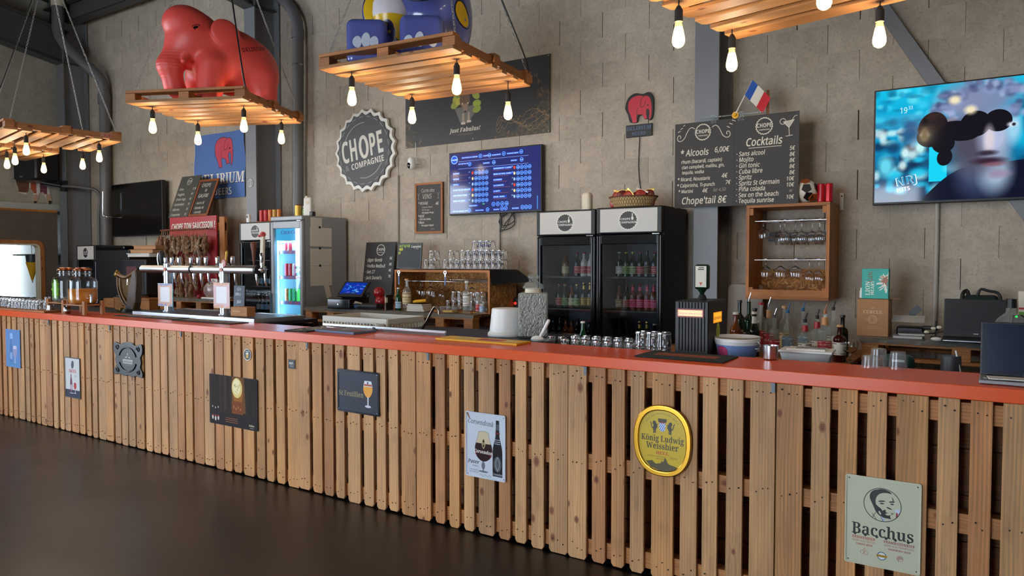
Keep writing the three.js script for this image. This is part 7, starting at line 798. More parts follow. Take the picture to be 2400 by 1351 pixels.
{ const t = frontSign('smiling_man_sign', 'cream tin sign with a smiling man holding a beer', 'sign', -0.355, 0.507, 0.3, 0.4, 0.009, mat('#bfbda2', 0.35), print(900, 1200, (g, w, h) => {
  g.fillStyle = '#bfbda2'; g.fillRect(0, 0, w, h); const K = '#15120e'; g.strokeStyle = K; g.lineWidth = 9; g.beginPath(); g.arc(448, 350, 222, 0, 7); g.stroke(); g.save(); g.beginPath(); g.arc(448, 350, 217, 0, 7); g.clip();
  g.fillStyle = K; g.beginPath(); g.moveTo(318, 330); g.bezierCurveTo(270, 250, 300, 170, 390, 150); g.bezierCurveTo(450, 120, 540, 140, 560, 190); g.bezierCurveTo(520, 170, 430, 180, 400, 220); g.bezierCurveTo(370, 250, 360, 300, 372, 350); g.lineTo(350, 400); g.closePath(); g.fill(); g.beginPath(); g.moveTo(560, 220); g.quadraticCurveTo(590, 260, 580, 300); g.lineTo(568, 260); g.fill();
  g.beginPath(); g.moveTo(350, 400); g.bezierCurveTo(370, 470, 420, 510, 480, 520); g.lineTo(560, 520); g.bezierCurveTo(520, 480, 560, 470, 590, 430); g.bezierCurveTo(560, 450, 520, 450, 490, 440); g.bezierCurveTo(500, 400, 470, 400, 450, 430); g.bezierCurveTo(440, 390, 400, 390, 372, 350); g.closePath(); g.fill(); g.fillStyle = '#bfbda2'; g.beginPath(); g.ellipse(524, 462, 38, 15, -0.2, 0, 7); g.fill(); g.beginPath(); g.ellipse(420, 460, 12, 26, -0.5, 0, 7); g.fill();
  g.fillStyle = K; for (const [x, y, r] of [[440, 300, 44], [560, 290, 36]]) { g.beginPath(); g.ellipse(x, y, r, 9, -0.18, 0, 7); g.fill(); g.beginPath(); g.ellipse(x + 4, y + 30, r * 0.6, 9, -0.1, 0, 7); g.fill(); } g.beginPath(); g.ellipse(530, 380, 34, 9, 0.3, 0, 7); g.fill();
  g.lineWidth = 6; g.beginPath(); g.moveTo(372, 460); g.lineTo(320, 560); g.lineTo(230, 540); g.moveTo(430, 500); g.lineTo(470, 590); g.lineTo(560, 540); g.moveTo(330, 480); g.lineTo(400, 590); g.moveTo(560, 540); g.bezierCurveTo(600, 520, 650, 540, 640, 590); g.moveTo(580, 540); g.lineTo(640, 520); g.stroke(); g.fillStyle = '#a9aec8'; g.beginPath(); g.moveTo(430, 500); g.lineTo(490, 530); g.lineTo(470, 580); g.fill(); g.fillStyle = '#8c1d22'; g.fillRect(612, 420, 66, 90); g.fillStyle = '#d9c3c0'; g.fillRect(634, 424, 8, 84); g.fillStyle = '#c3c8dc'; g.beginPath(); g.ellipse(646, 402, 50, 30, 0, 0, 7); g.fill(); g.restore();
  tx(g, 'Bacchus', 452, 716, 'bold 210px serif', K, 'center', 0, 0.86); g.fillStyle = K; for (const x of [122, 250, 388, 500, 610, 760]) { g.save(); g.translate(x, 792); g.rotate(0.785); g.fillRect(-16, -16, 32, 32); g.restore(); }
  const R = '#a63a2e'; tx(g, 'KRIEKENBIER', 230, 838, 'bold 48px sans-serif', R, 'center', 0, 0.92); tx(g, 'BIÈRE AUX CERISES', 232, 884, '36px sans-serif', R, 'center', 0, 0.9); tx(g, 'CHERRY BEER', 236, 930, 'bold 36px sans-serif', R, 'center', 0, 0.9); const Q = '#8f3340'; tx(g, 'FRAMBOZENBIER', 654, 838, 'bold 48px sans-serif', Q, 'center', 0, 0.92); tx(g, 'BIÈRE AUX FRAMBOISES', 656, 884, '36px sans-serif', Q, 'center', 0, 0.9); tx(g, 'RASPBERRY BEER', 660, 930, 'bold 36px sans-serif', Q, 'center', 0, 0.9);
  g.strokeStyle = R; g.lineWidth = 4; for (const [x, y] of [[216, 1034], [258, 1040]]) { g.beginPath(); g.arc(x, y, 24, 0, 7); g.stroke(); } g.beginPath(); g.moveTo(222, 1010); g.lineTo(242, 976); g.lineTo(258, 1016); g.stroke(); g.strokeStyle = Q; g.beginPath(); g.arc(668, 1030, 36, 0, 7); g.stroke(); for (let k = 0; k < 7; k++) { g.beginPath(); g.arc(648 + (k % 3) * 20, 1012 + Math.floor(k / 3) * 18, 9, 0, 7); g.stroke(); } g.fillStyle = '#3c4f86'; g.beginPath(); g.arc(452, 1040, 56, 0, 7); g.fill(); g.fillStyle = '#d7d9d6'; g.beginPath(); g.arc(452, 1040, 46, 0, 7); g.fill(); g.fillStyle = '#b98d1e'; g.fillRect(388, 1024, 130, 32); tx(g, 'KASTEEL', 452, 1041, 'bold 26px serif', '#1d1a14');
}, 0.35), [0.003, mat('#c6c4aa', 0.3)]); for (const [x, y] of [[-0.136, 0.186], [0.136, 0.186], [-0.136, -0.186], [0.136, -0.186]]) part(t, 'nail_head', sp(0.003, x, y, 0.0045, 1, 1, 0.6, 8), M.black); }

// ---------- left part of the bar: taps, lit fridge, sausages ----------
{
  const t = thing('drip_tray', 'long brushed steel drip tray under the beer taps', 'tray', [-6.11, 1.1565, -0.66]); part(t, 'tray', mg([bx(1.86, 0.004, 0.54, 0, 0.004, 0), bx(1.86, 0.032, 0.006, 0, 0.016, 0.272), bx(1.86, 0.032, 0.006, 0, 0.016, -0.272), bx(0.006, 0.032, 0.54, -0.93, 0.016, 0), bx(0.006, 0.032, 0.54, 0.93, 0.016, 0)]), M.brushed); for (let k = 0; k < 40; k++) part(t, 'grate_bar', bx(0.018, 0.004, 0.5, -0.9 + k * 0.046, 0.026, 0), M.brushed);
  const w = thing('beer_tap_tower', 'steel beer tap tower with a long horizontal tube on two columns', 'beer tap', [-6.31, 1.187, -0.6]);
  for (const x of [-0.46, 0.43]) { part(w, 'column', mg([cy(0.045, 0.045, 0.47, x, 0.237, 0, 30), cy(0.06, 0.06, 0.008, x, 0.004, 0, 30), sp(0.045, x, 0.472, 0, 1, 0.2, 1, 20)]), M.steel); part(w, 'round_badge', cyZ(0.02, 0.004, x + 0.012, 0.415, 0.0455, 18), mat('#b8693c', 0.4)); }
  part(w, 'tube', cyX(0.039, 1.8, -0.005, 0.418, 0, 30), M.steel); part(w, 'end_cap', cyX(0.0395, 0.03, 0.9, 0.418, 0, 30), M.black); part(w, 'end_cap', sp(0.039, -0.9, 0.418, 0, 0.3, 1, 1, 20), M.steel); part(w, 'ribbon', cyX(0.0405, 0.02, -0.06, 0.418, 0, 24), M.black); part(w, 'ribbon_tail', rod([-0.06, 0.4, 0.04], [-0.035, 0.475, 0.03], 0.008), M.black);
  const spout = (x) => mg([cyZ(0.012, 0.08, x, 0.418, -0.075, 12), cy(0.011, 0.011, 0.1, x, 0.40, -0.115, 12), tube([[x, 0.36, -0.115], [x, 0.31, -0.118], [x, 0.27, -0.13]], 0.008, 10, 8)]);
  for (const x of [-0.62, -0.51, -0.39, -0.19, -0.07, 0.05, 0.23, 0.46]) { const tp = part(w, 'tap', spout(x - 0.03), M.chrome); part(tp, 'handle', mg([lathe([[0.009, 0.44], [0.012, 0.455], [0.017, 0.47], [0.0185, 0.515], [0.017, 0.53], [0, 0.532]], 16)]).translate(x - 0.03, 0.01, -0.09), M.chrome); }
  { const tp = part(w, 'tap', spout(-0.72), M.chrome); const hd = part(tp, 'black_white_handle', mg([lathe([[0.008, 0.45], [0.022, 0.5], [0.028, 0.57], [0.02, 0.6], [0, 0.605]], 16)]).translate(-0.72, 0, -0.09), M.black); part(tp, 'silver_edge', tube([[-0.74, 0.45, -0.07], [-0.748, 0.52, -0.065], [-0.742, 0.58, -0.07]], 0.008, 12, 6), M.steel); hd.userData.label = 'black and silver tap handle'; }
  { const tp = part(w, 'tap', spout(0.74), M.chrome); part(tp, 'wooden_handle', lathe([[0.006, 0.45], [0.012, 0.5], [0.02, 0.58], [0.03, 0.64], [0.026, 0.665], [0, 0.672]], 18).translate(0.74, 0, -0.09), M.brownWood, 'brown wooden tap handle'); }
  { const tp = part(w, 'tap', spout(0.86), M.chrome); const g = rb(0.046, 0.27, 0.026, 0, 0.13, 0, 0.008, 2); g.rotateZ(-0.05).translate(0.855, 0.455, -0.09); part(tp, 'white_handle', g, M.cream, 'tall cream tap handle'); part(tp, 'pink_topper', mg([sp(0.028, 0.868, 0.735, -0.09, 1.1, 0.9, 0.9), sp(0.012, 0.84, 0.72, -0.075), sp(0.014, 0.888, 0.745, -0.07)]), mat('#c9504f', 0.5), 'pink elephant head topper'); }
  { const tp = part(w, 'tap', mg([cyX(0.018, 0.05, 0.935, 0.418, 0, 14), sp(0.024, 0.965, 0.418, 0), cy(0.011, 0.011, 0.05, 0.965, 0.45, 0, 12)]), M.chrome); part(tp, 'handle', lathe([[0.009, 0.48], [0.017, 0.51], [0.0185, 0.56], [0, 0.57]], 16).translate(0.965, 0.0, 0), M.chrome); }
  { const md = part(w, 'red_medallion', cyZ(0.033, 0.012, 0.47, 0.475, 0.03, 24), mat('#b04a48', 0.4), 'round red medallion on the right column'); part(md, 'medallion_print', bx(0.04, 0.01, 0.002, 0.47, 0.478, 0.037), M.cream); part(w, 'gold_handle', mg([rod([0.36, 0.47, -0.07], [0.385, 0.56, -0.06], 0.012), sp(0.016, 0.386, 0.57, -0.06, 0.8, 1.4, 0.8)]), M.gold); }
  const card = (p, ry, w_, h_, l, a, b) => { const c = thing('table_card', l, 'card', p, ry); part(c, 'card', rb(w_, h_, 0.004, 0, 0, 0, 0.0015, 1), M.white); part(c, 'printed_face', pl(w_ - 0.004, h_ - 0.004, 0, 0, 0.0025), print(220, 280, (g, W, H) => { g.fillStyle = a; g.fillRect(0, 0, W, H); g.fillStyle = b; for (let k = 0; k < 9; k++) { g.beginPath(); g.ellipse((k * 67) % W, (k % 2) * H, 34, 22, k, 0, 7); g.fill(); } g.fillStyle = '#dcd8dc'; g.fillRect(38, 44, W - 76, H - 96); }, 0.35)); part(c, 'tape', bx(0.02, 0.03, 0.001, 0, h_ / 2, 0.003), M.clearPlastic); };
  card([-6.745, 1.352, -0.548], 0.02, 0.235, 0.225, 'orange edged white card taped to the left tap column', '#c99a82', '#8a86b0'); card([-5.85, 1.368, -0.548], -0.03, 0.25, 0.235, 'pink and orange edged white card taped to the right tap column', '#cda2a0', '#d08a5c');
  const wb = thing('wooden_block', 'small pale wooden block standing on the drip tray', 'block', [-5.56, 1.188, -0.56], 0.12); part(wb, 'block', muv(rb(0.2, 0.085, 0.1, 0, 0.0425, 0, 0.004), 'x'), M.rawWood); part(wb, 'lettering', pl(0.09, 0.016, -0.03, 0.045, 0.0504), mat('#c39a6c', 0.7));
  const cs = chalkBoard('small_tap_slate', 'small blue black slate with white writing beside the taps', [-6.0, 1.158, -0.84], 0.165, 0.29, print(200, 350, (g, W, H) => { g.fillStyle = '#263850'; g.fillRect(0, 0, W, H); hand(g, 'CUV', 60, 40, 46, '#c9d2da'); hand(g, 'Délice', 30, 100, 44, '#c9d2da'); hand(g, 'BAR', 60, 190, 50, '#c9d2da'); hand(g, '~~~', 70, 280, 50, '#c9d2da'); }, 0.5), null, -0.05);
  // harp shaped tap
  const h = thing('harp_beer_tap', 'golden brown harp shaped beer tap left of the tap tower', 'beer tap', [-7.5, 1.156, -0.62]); const hb = mat('#6d4a24', 0.3, 0.3), hg = mat('#a47c3c', 0.28, 0.6);
  part(h, 'neck', tube([[-0.22, 0.385, 0], [-0.17, 0.37, 0], [-0.1, 0.355, 0], [-0.02, 0.37, 0], [0.08, 0.41, 0], [0.17, 0.435, 0]], 0.02, 40, 10), hb); part(h, 'carved_head', mg([sp(0.032, -0.235, 0.39, 0, 1, 1.1, 0.9), sp(0.018, -0.262, 0.38, 0.006), sp(0.014, -0.225, 0.42, 0.01)]), hg);
  part(h, 'front_pillar', tube([[-0.225, 0.36, 0], [-0.23, 0.28, 0], [-0.19, 0.17, 0], [-0.12, 0.09, 0], [-0.02, 0.02, 0]], 0.015, 40, 10), hb); part(h, 'inner_pillar', tube([[-0.18, 0.35, 0], [-0.18, 0.28, 0], [-0.14, 0.18, 0], [-0.07, 0.1, 0], [0.01, 0.03, 0]], 0.018, 40, 10), hb);
  part(h, 'sound_box', ext(poly([[0.17, 0.43], [0.11, 0.4], [0.04, 0.24], [-0.03, 0.02], [0.1, 0.0], [0.14, 0.1], [0.165, 0.28]]), 0.06, 0.008).translate(0, 0, -0.03), mat('#4a3420', 0.35)); for (let k = 0; k < 12; k++) part(h, 'string', rod([-0.165 + k * 0.022, 0.36 + Math.max(0, k - 5) * 0.006, 0], [-0.1 + k * 0.014, 0.12 + 0.012 * k, 0], 0.0016, 5), hg); part(h, 'base', mg([cy(0.1, 0.085, 0.03, 0.03, 0.015, 0, 24), rb(0.09, 0.05, 0.08, 0.03, 0.05, 0, 0.015)]), M.black); part(h, 'gold_foot', mg([rb(0.08, 0.035, 0.05, -0.14, 0.02, 0.03, 0.01), sp(0.02, -0.22, 0.025, 0.02)]), hg);
}
{ // drink dispensers on wooden stands
  const disp = (x, z, l1, l2, liquid, fill) => {
    const s = thing('dispenser_stand', l1, 'stand', [x, 1.157, z]), W = M.box; part(s, 'top_board', muv(bx(0.4, 0.012, 0.2, 0, 0.093, 0), 'x'), W); for (const [a, b] of [[-0.2, 0.085], [0.2, 0.085], [-0.2, -0.085], [0.2, -0.085]]) part(s, 'leg', muv(rb(0.045, 0.135, 0.03, a, 0.0675, b, 0.003, 1), 'y'), W);
    const d = thing('drink_dispenser', l2, 'dispenser', [x, 1.258, z]); part(d, 'jar', lathe([[0, 0.001], [0.11, 0.001], [0.126, 0.015], [0.13, 0.05], [0.13, 0.22], [0.118, 0.25], [0.078, 0.268], [0.074, 0.275], [0.074, 0.325]], 36), M.pane); part(d, 'drink', lathe([[0, 0.006], [0.108, 0.006], [0.123, 0.018], [0.126, 0.05], [0.126, fill], [0, fill]], 36), liquid); part(d, 'lid', mg([lathe([[0, 0.325], [0.082, 0.325], [0.084, 0.345], [0.06, 0.36], [0, 0.362]], 28)]), M.copper); part(d, 'lid_ring', new THREE.TorusGeometry(0.079, 0.004, 6, 28).rotateX(1.57).translate(0, 0.3, 0), M.steel); part(d, 'tap', mg([cyX(0.012, 0.07, 0.16, 0.06, 0.02, 12), cy(0.011, 0.009, 0.06, 0.195, 0.05, 0.02, 12), sp(0.014, 0.197, 0.09, 0.02)]), M.chrome);
    return d;
  };
  disp(-7.53, -0.16, 'wooden stand under the orange drink dispenser', 'big glass dispenser of orange drink with copper lid', new THREE.MeshPhysicalMaterial({ color: '#cf7a22', roughness: 0.25 }), 0.15);
  const g = disp(-8.04, -0.25, 'wooden stand under the green labelled dispenser', 'glass dispenser with a green leaf tag and copper lid', M.clearPlastic, 0.06); part(g, 'green_tag', mg([sp(0.07, -0.1, 0.13, 0.06, 0.8, 1.35, 0.3, 16), ...Array.from({ length: 10 }, (_, k) => sp(0.016, -0.1 + 0.055 * Math.cos(k * 0.628), 0.13 + 0.095 * Math.sin(k * 0.628), 0.06))]), mat('#7fbf2a', 0.5));
  const bd = thing('serving_board', 'long thin wooden board under the glasses at left', 'board', [-8.55, 1.157, -0.13]); part(bd, 'board', muv(rb(1.15, 0.018, 0.26, 0, 0.009, 0, 0.004), 'x'), wood('#d0a05a')); const tr = thing('dark_tray', 'dark tray of glasses at the left end of the bar', 'tray', [-9.3, 1.157, -0.27]); part(tr, 'tray', rb(1.1, 0.015, 0.24, 0, 0.0075, 0, 0.004), M.brownWood);
  for (let r = 0; r < 3; r++) for (let c = 0; c < 14; c++) glass(tumblerGeo, 'tumbler', [-9.8 + c * 0.076, 1.173 + 0.0865, -0.345 + r * 0.075], 'upturned tumbler on the dark tray at the left end', 'tumblers on the dark tray', true);
  for (let r = 0; r < 2; r++) for (let c = 0; c < 9; c++) glass(tumblerGeo, 'tumbler', [-8.98 + c * 0.078, 1.176 + 0.0865, -0.19 + r * 0.078], 'upturned tumbler on the long thin board at left', 'tumblers on the long thin board', true);
  glass(tallGeo, 'tall_glass', [-8.34, 1.175, -0.2], 'taller upright glass beside the left dispenser stand', 'tall glass'); { const jg = thing('small_cream_jug', 'small silver cream jug under the left dispenser stand', 'jug', [-8.13, 1.158, -0.13]); part(jg, 'body', lathe([[0, 0], [0.03, 0], [0.038, 0.02], [0.03, 0.05], [0.034, 0.07], [0.032, 0.07], [0, 0.01]], 20), M.steel); part(jg, 'handle', new THREE.TorusGeometry(0.018, 0.004, 6, 14).translate(-0.045, 0.038, 0), M.steel); const ju2 = thing('small_steel_pot', 'small steel pot under the orange drink dispenser', 'pot', [-7.68, 1.158, -0.08]); part(ju2, 'body', lathe([[0, 0], [0.025, 0], [0.034, 0.03], [0.028, 0.07], [0, 0.07]], 20), M.steel); part(ju2, 'knob', sp(0.009, 0, 0.075, 0), M.steel); }
}
{ // lit soft drink fridge
  const cyan = mat('#e2f5ff', 0.5), x0 = -6.63, x1 = -6.115;
  const strip = print(256, 24, (g) => { g.fillStyle = '#7a2e6a'; g.fillRect(0, 0, 256, 24); for (let k = 0; k < 3; k++) { g.fillStyle = '#a8304e'; g.fillRect(90 + k * 60, 0, 34, 24); } }, 0.4);
  const f = fridge('lit_drinks_fridge', 'grey fridge with bright cyan light and soft drink cans', x0, x1, -1.72, -2.36, 2.175, { body: M.grey, door: M.grey, header: 0.05, lining: cyan, shelves: [1.80, 1.52, 1.24, 0.955, 0.66], shelfMat: M.whitePlastic, strip, handle: true, pane: M.pane });
  part(f, 'lit_sign', pl(0.43, 0.17, 0, 2.0, -0.045), screen(512, 200, (g, w, h) => { const gr = g.createLinearGradient(0, 0, w, 0); gr.addColorStop(0, '#4cc0f2'); gr.addColorStop(1, '#4ab4ee'); g.fillStyle = gr; g.fillRect(0, 0, w, h); tx(g, 'Coca-Cola', 270, 96, 'italic bold 72px serif', '#5a5aa0'); }, 1.0));
  const led = mat('#d8f4ff', 0.5, 0, { emissive: '#7fd4ff', emissiveIntensity: 3.2 }); part(f, 'led_strip', bx(0.012, 1.5, 0.02, -0.205, 1.2, -0.06), led); part(f, 'led_strip', bx(0.012, 1.5, 0.02, 0.205, 1.2, -0.06), led); part(f, 'led_lamp', bx(0.4, 0.02, 0.05, 0, 1.9, -0.1), led);
  area((x0 + x1) / 2, 1.885, -1.88, 0.38, 0.12, '#86d6ff', 42, (x0 + x1) / 2, 0, -1.98); for (const s of [-1, 1]) area((x0 + x1) / 2 + s * 0.19, 1.2, -1.79, 0.03, 1.4, '#7fd2ff', 42, (x0 + x1) / 2 - s * 0.1, 1.2, -2.1);
  const cc = (bg, fg) => print(96, 128, (g) => { g.fillStyle = bg; g.fillRect(0, 0, 96, 128); g.fillStyle = fg; g.beginPath(); g.moveTo(20, 128); g.bezierCurveTo(60, 80, 30, 50, 60, 0); g.lineTo(74, 0); g.bezierCurveTo(46, 50, 76, 80, 38, 128); g.fill(); }, 0.3), red = cc('#c2202c', '#e8d0d0'), white = cc('#d9d3d8', '#c2303c'), pnk = cc('#d87f90', '#f0e0e4'), grn = cc('#1f9a4e', '#c8ecd0'), lime = cc('#5cbf3c', '#e8f6d0'), org = cc('#c8683a', '#f0d8b0');
  const rows = [[1.801, [red, red, white, red, pnk, red], ['red', 'red', 'white', 'red', 'pink', 'red'], 'top'], [1.521, [red, red, pnk, white, red, pnk], ['red', 'red', 'pink', 'white', 'red', 'pink'], 'second'], [1.241, [org, grn, grn, lime, lime, pnk], ['orange', 'green', 'green', 'lime', 'lime', 'pink'], 'third'], [0.956, [red, white, red, lime, grn, lime], ['red', 'white', 'red', 'lime', 'green', 'lime'], 'fourth']];
  for (const [y, ms, ns, w] of rows) ms.forEach((m, i) => { can([x0 + 0.105 + i * 0.064, y, -1.86], m, `${ns[i]} drink can, ${ORD[i]} from left on the ${w} shelf of the lit fridge`, 'cans in the lit fridge'); });
  for (const [y, ms, ns, w] of rows.slice(0, 3)) for (let i = 0; i < 6; i++) can([x0 + 0.105 + i * 0.064, y, -1.94], ms[i], `drink can in the back row, ${w} shelf of the lit fridge`, `back row, ${w} shelf of the lit fridge`);
  [[1.846, 2.052, 'top'], [1.635, 1.822, 'middle'], [1.415, 1.632, 'bottom']].forEach(([a, b, n]) => { const p = thing('paper_notice', `${n} white paper notice on the grey side of the lit fridge`, 'paper', [x1 + 0.0015, a, -1.985]); part(p, 'sheet', bx(0.0012, b - a, 0.31, 0, (b - a) / 2, 0), M.paper); part(p, 'magnet', cyX(0.013, 0.008, 0.005, b - a + 0.004, 0.02, 14), M.black); }); const pn = thing('paper_notice', 'paper strip half hidden above the notices on the lit fridge', 'paper', [x1 + 0.0008, 2.03, -1.92]); part(pn, 'sheet', bx(0.001, 0.13, 0.16, 0, 0.065, 0), M.paper); const pn2 = thing('paper_notice', 'tilted paper corner below the notices on the lit fridge', 'paper', [x1 + 0.0008, 1.28, -2.1]); pn2.rotation.x = 0.3; part(pn2, 'sheet', bx(0.001, 0.2, 0.07, 0, 0.1, 0), M.paper);
  const Yt = 2.176; const w = thing('freshener_dispenser', 'white rounded air freshener on top of the lit fridge', 'dispenser', [-6.235, Yt, -1.92], 0.5); part(w, 'body', rb(0.09, 0.21, 0.08, 0, 0.105, 0, 0.022, 3), M.whitePlastic); part(w, 'nozzle', mg([cyZ(0.02, 0.01, 0, 0.15, 0.04, 18), rb(0.03, 0.02, 0.03, -0.02, 0.215, 0, 0.006)]), M.cream); const am = thing('amber_tin', 'amber gold tin on top of the lit fridge', 'tin', [-6.44, Yt, -1.95]); part(am, 'tin', cy(0.037, 0.037, 0.13, 0, 0.065, 0, 24), M.gold); part(am, 'lid', cy(0.039, 0.039, 0.012, 0, 0.136, 0, 24), M.brownWood); bottle([-6.35, Yt, -1.98], 0.2, 0.034, 'shoulder', M.clearBottle, LB.green, capW, 'clear bottle with green label on top of the lit fridge'); solo('black_cube', rb(0.05, 0.05, 0.05, 0, 0.025, 0, 0.008), M.black, 'small black cube beside the white air freshener', 'box', [-6.15, Yt, -1.9]);
}
{ // second and third black fridges
  fridge('display_fridge', 'black glass door fridge behind the taps, left of the lit fridge', -7.23, -6.655, -1.76, -2.225, 2.13, { logo: headLogo, shelves: [1.7, 1.4, 1.1, 0.8] });
  const list = (y, n) => { for (let i = 0; i < n; i++) bottle([-7.13 + i * 0.075, y, -1.95], 0.19, 0.029, 'longneck', M.darkGlass, i % 3 ? LB.blue : LB.white, capW, `dark bottle, ${ORD[i]} from left, ${y === 1.101 ? 'lower' : 'upper'} shelf of fridge behind the taps`, { group: 'bottles in the fridge behind the taps' }); }; list(1.101, 5); list(1.401, 5);
  const sh = thing('wooden_plank', 'short wooden plank under the cans on the black fridge', 'plank', [-7.0, 2.131, -2.05]); part(sh, 'plank', muv(bx(0.46, 0.022, 0.16, 0, 0.011, 0), 'x'), M.rawWood); [['#c02a2c', 'red'], ['#c02a2c', 'second red'], ['#c8682c', 'orange'], ['#b58a34', 'gold'], ['#c06a24', 'dark orange']].forEach(([c, n], i) => can([-7.17 + i * 0.078, 2.154, -2.03], mat(c, 0.3, 0.1), `${n} can on the plank above the black fridge`, 'cans on the plank', 0.97)); const wbt = thing('white_spray_bottle', 'small white bottle on the black fridge behind the taps', 'bottle', [-7.17, 2.131, -1.85]); part(wbt, 'body', rb(0.05, 0.1, 0.04, 0, 0.05, 0, 0.012), M.white); part(wbt, 'cap', bx(0.018, 0.03, 0.004, 0, 0.07, 0.021), M.black);
  const f3 = fridge('display_fridge', 'low black fridge at far left with notices on its side', -10.9, -10.385, -1.75, -2.33, 1.915, { logo: headLogo, shelves: [1.3, 1.0, 0.7] }); [[1.47, 1.66, 'upper'], [1.24, 1.455, 'lower']].forEach(([a, b, n]) => { const p = thing('paper_notice', `${n} paper notice on the side of the far left fridge`, 'paper', [-10.383, a, -2.02]); part(p, 'sheet', bx(0.001, b - a, 0.46, 0, (b - a) / 2, 0), M.paper); part(p, 'magnet', cyX(0.012, 0.006, 0.003, b - a - 0.03, 0.15, 12), M.black); });
  const cm = thing('black_drinks_machine', 'black machine beside the far left fridge, trays on top', 'machine', [-9.95, 0, -2.0]); part(cm, 'body', rb(0.84, 1.84, 0.5, 0, 0.92, 0, 0.012), M.black); part(cm, 'top_lid', rb(0.6, 0.06, 0.5, 0, 1.87, 0, 0.025, 3), M.blackGloss); const cf = thing('coffee_machine', 'dark coffee machine behind the harp shaped tap', 'machine', [-9.2, 1.22, -1.8]); part(cf, 'body', rb(0.55, 0.46, 0.35, 0, 0.26, 0, 0.02), M.black); part(cf, 'panel', bx(0.24, 0.12, 0.004, -0.05, 0.34, 0.177), mat('#5a3238', 0.4)); part(cf, 'drip_tray', rb(0.4, 0.03, 0.2, 0, 0.015, 0.2, 0.006), M.steel); part(cf, 'spout', cy(0.015, 0.015, 0.08, -0.1, 0.2, 0.2), M.chrome);
  for (let k = 0; k < 3; k++) { const b = thing('kraft_tray', `${['lowest', 'middle', 'upper'][k]} kraft food tray piled on the dark coffee machine`, 'box', [-9.18 + k * 0.06, 1.742 + k * 0.05, -1.8], 0.1 * k); part(b, 'tray', rb(0.5 - k * 0.06, 0.046, 0.25, 0, 0.023, 0, 0.008), k === 0 ? M.paper : M.card); part(b, 'rim', rb(0.52 - k * 0.06, 0.008, 0.27, 0, 0.044, 0, 0.003, 1), k === 0 ? M.white : M.card); }
  const wc = thing('wood_cabinet', 'pale wooden cabinet behind the dispensers', 'cabinet', [-9.22, 0, -1.8]); part(wc, 'body', muv(rb(0.8, 1.2, 0.56, 0.14, 0.6, 0, 0.006), 'x'), M.rawWood); part(wc, 'side_unit', muv(rb(0.26, 1.2, 0.2, -0.4, 0.6, 0.18, 0.006), 'x'), M.rawWood); part(wc, 'top', muv(bx(0.82, 0.02, 0.58, 0.14, 1.211, 0), 'x'), M.box); part(wc, 'handle', rb(0.12, 0.012, 0.012, 0, 1.12, 0.286, 0.004), M.steel);
  euroPallet('wooden pallet shelf under the hanging sausages', -8.62, -7.42, -1.62, -2.36, 1.235, 4); filmTop('shiny film over the pallet under the sausages', -8.62, -7.42, -1.615, -2.36, 1.236);
}
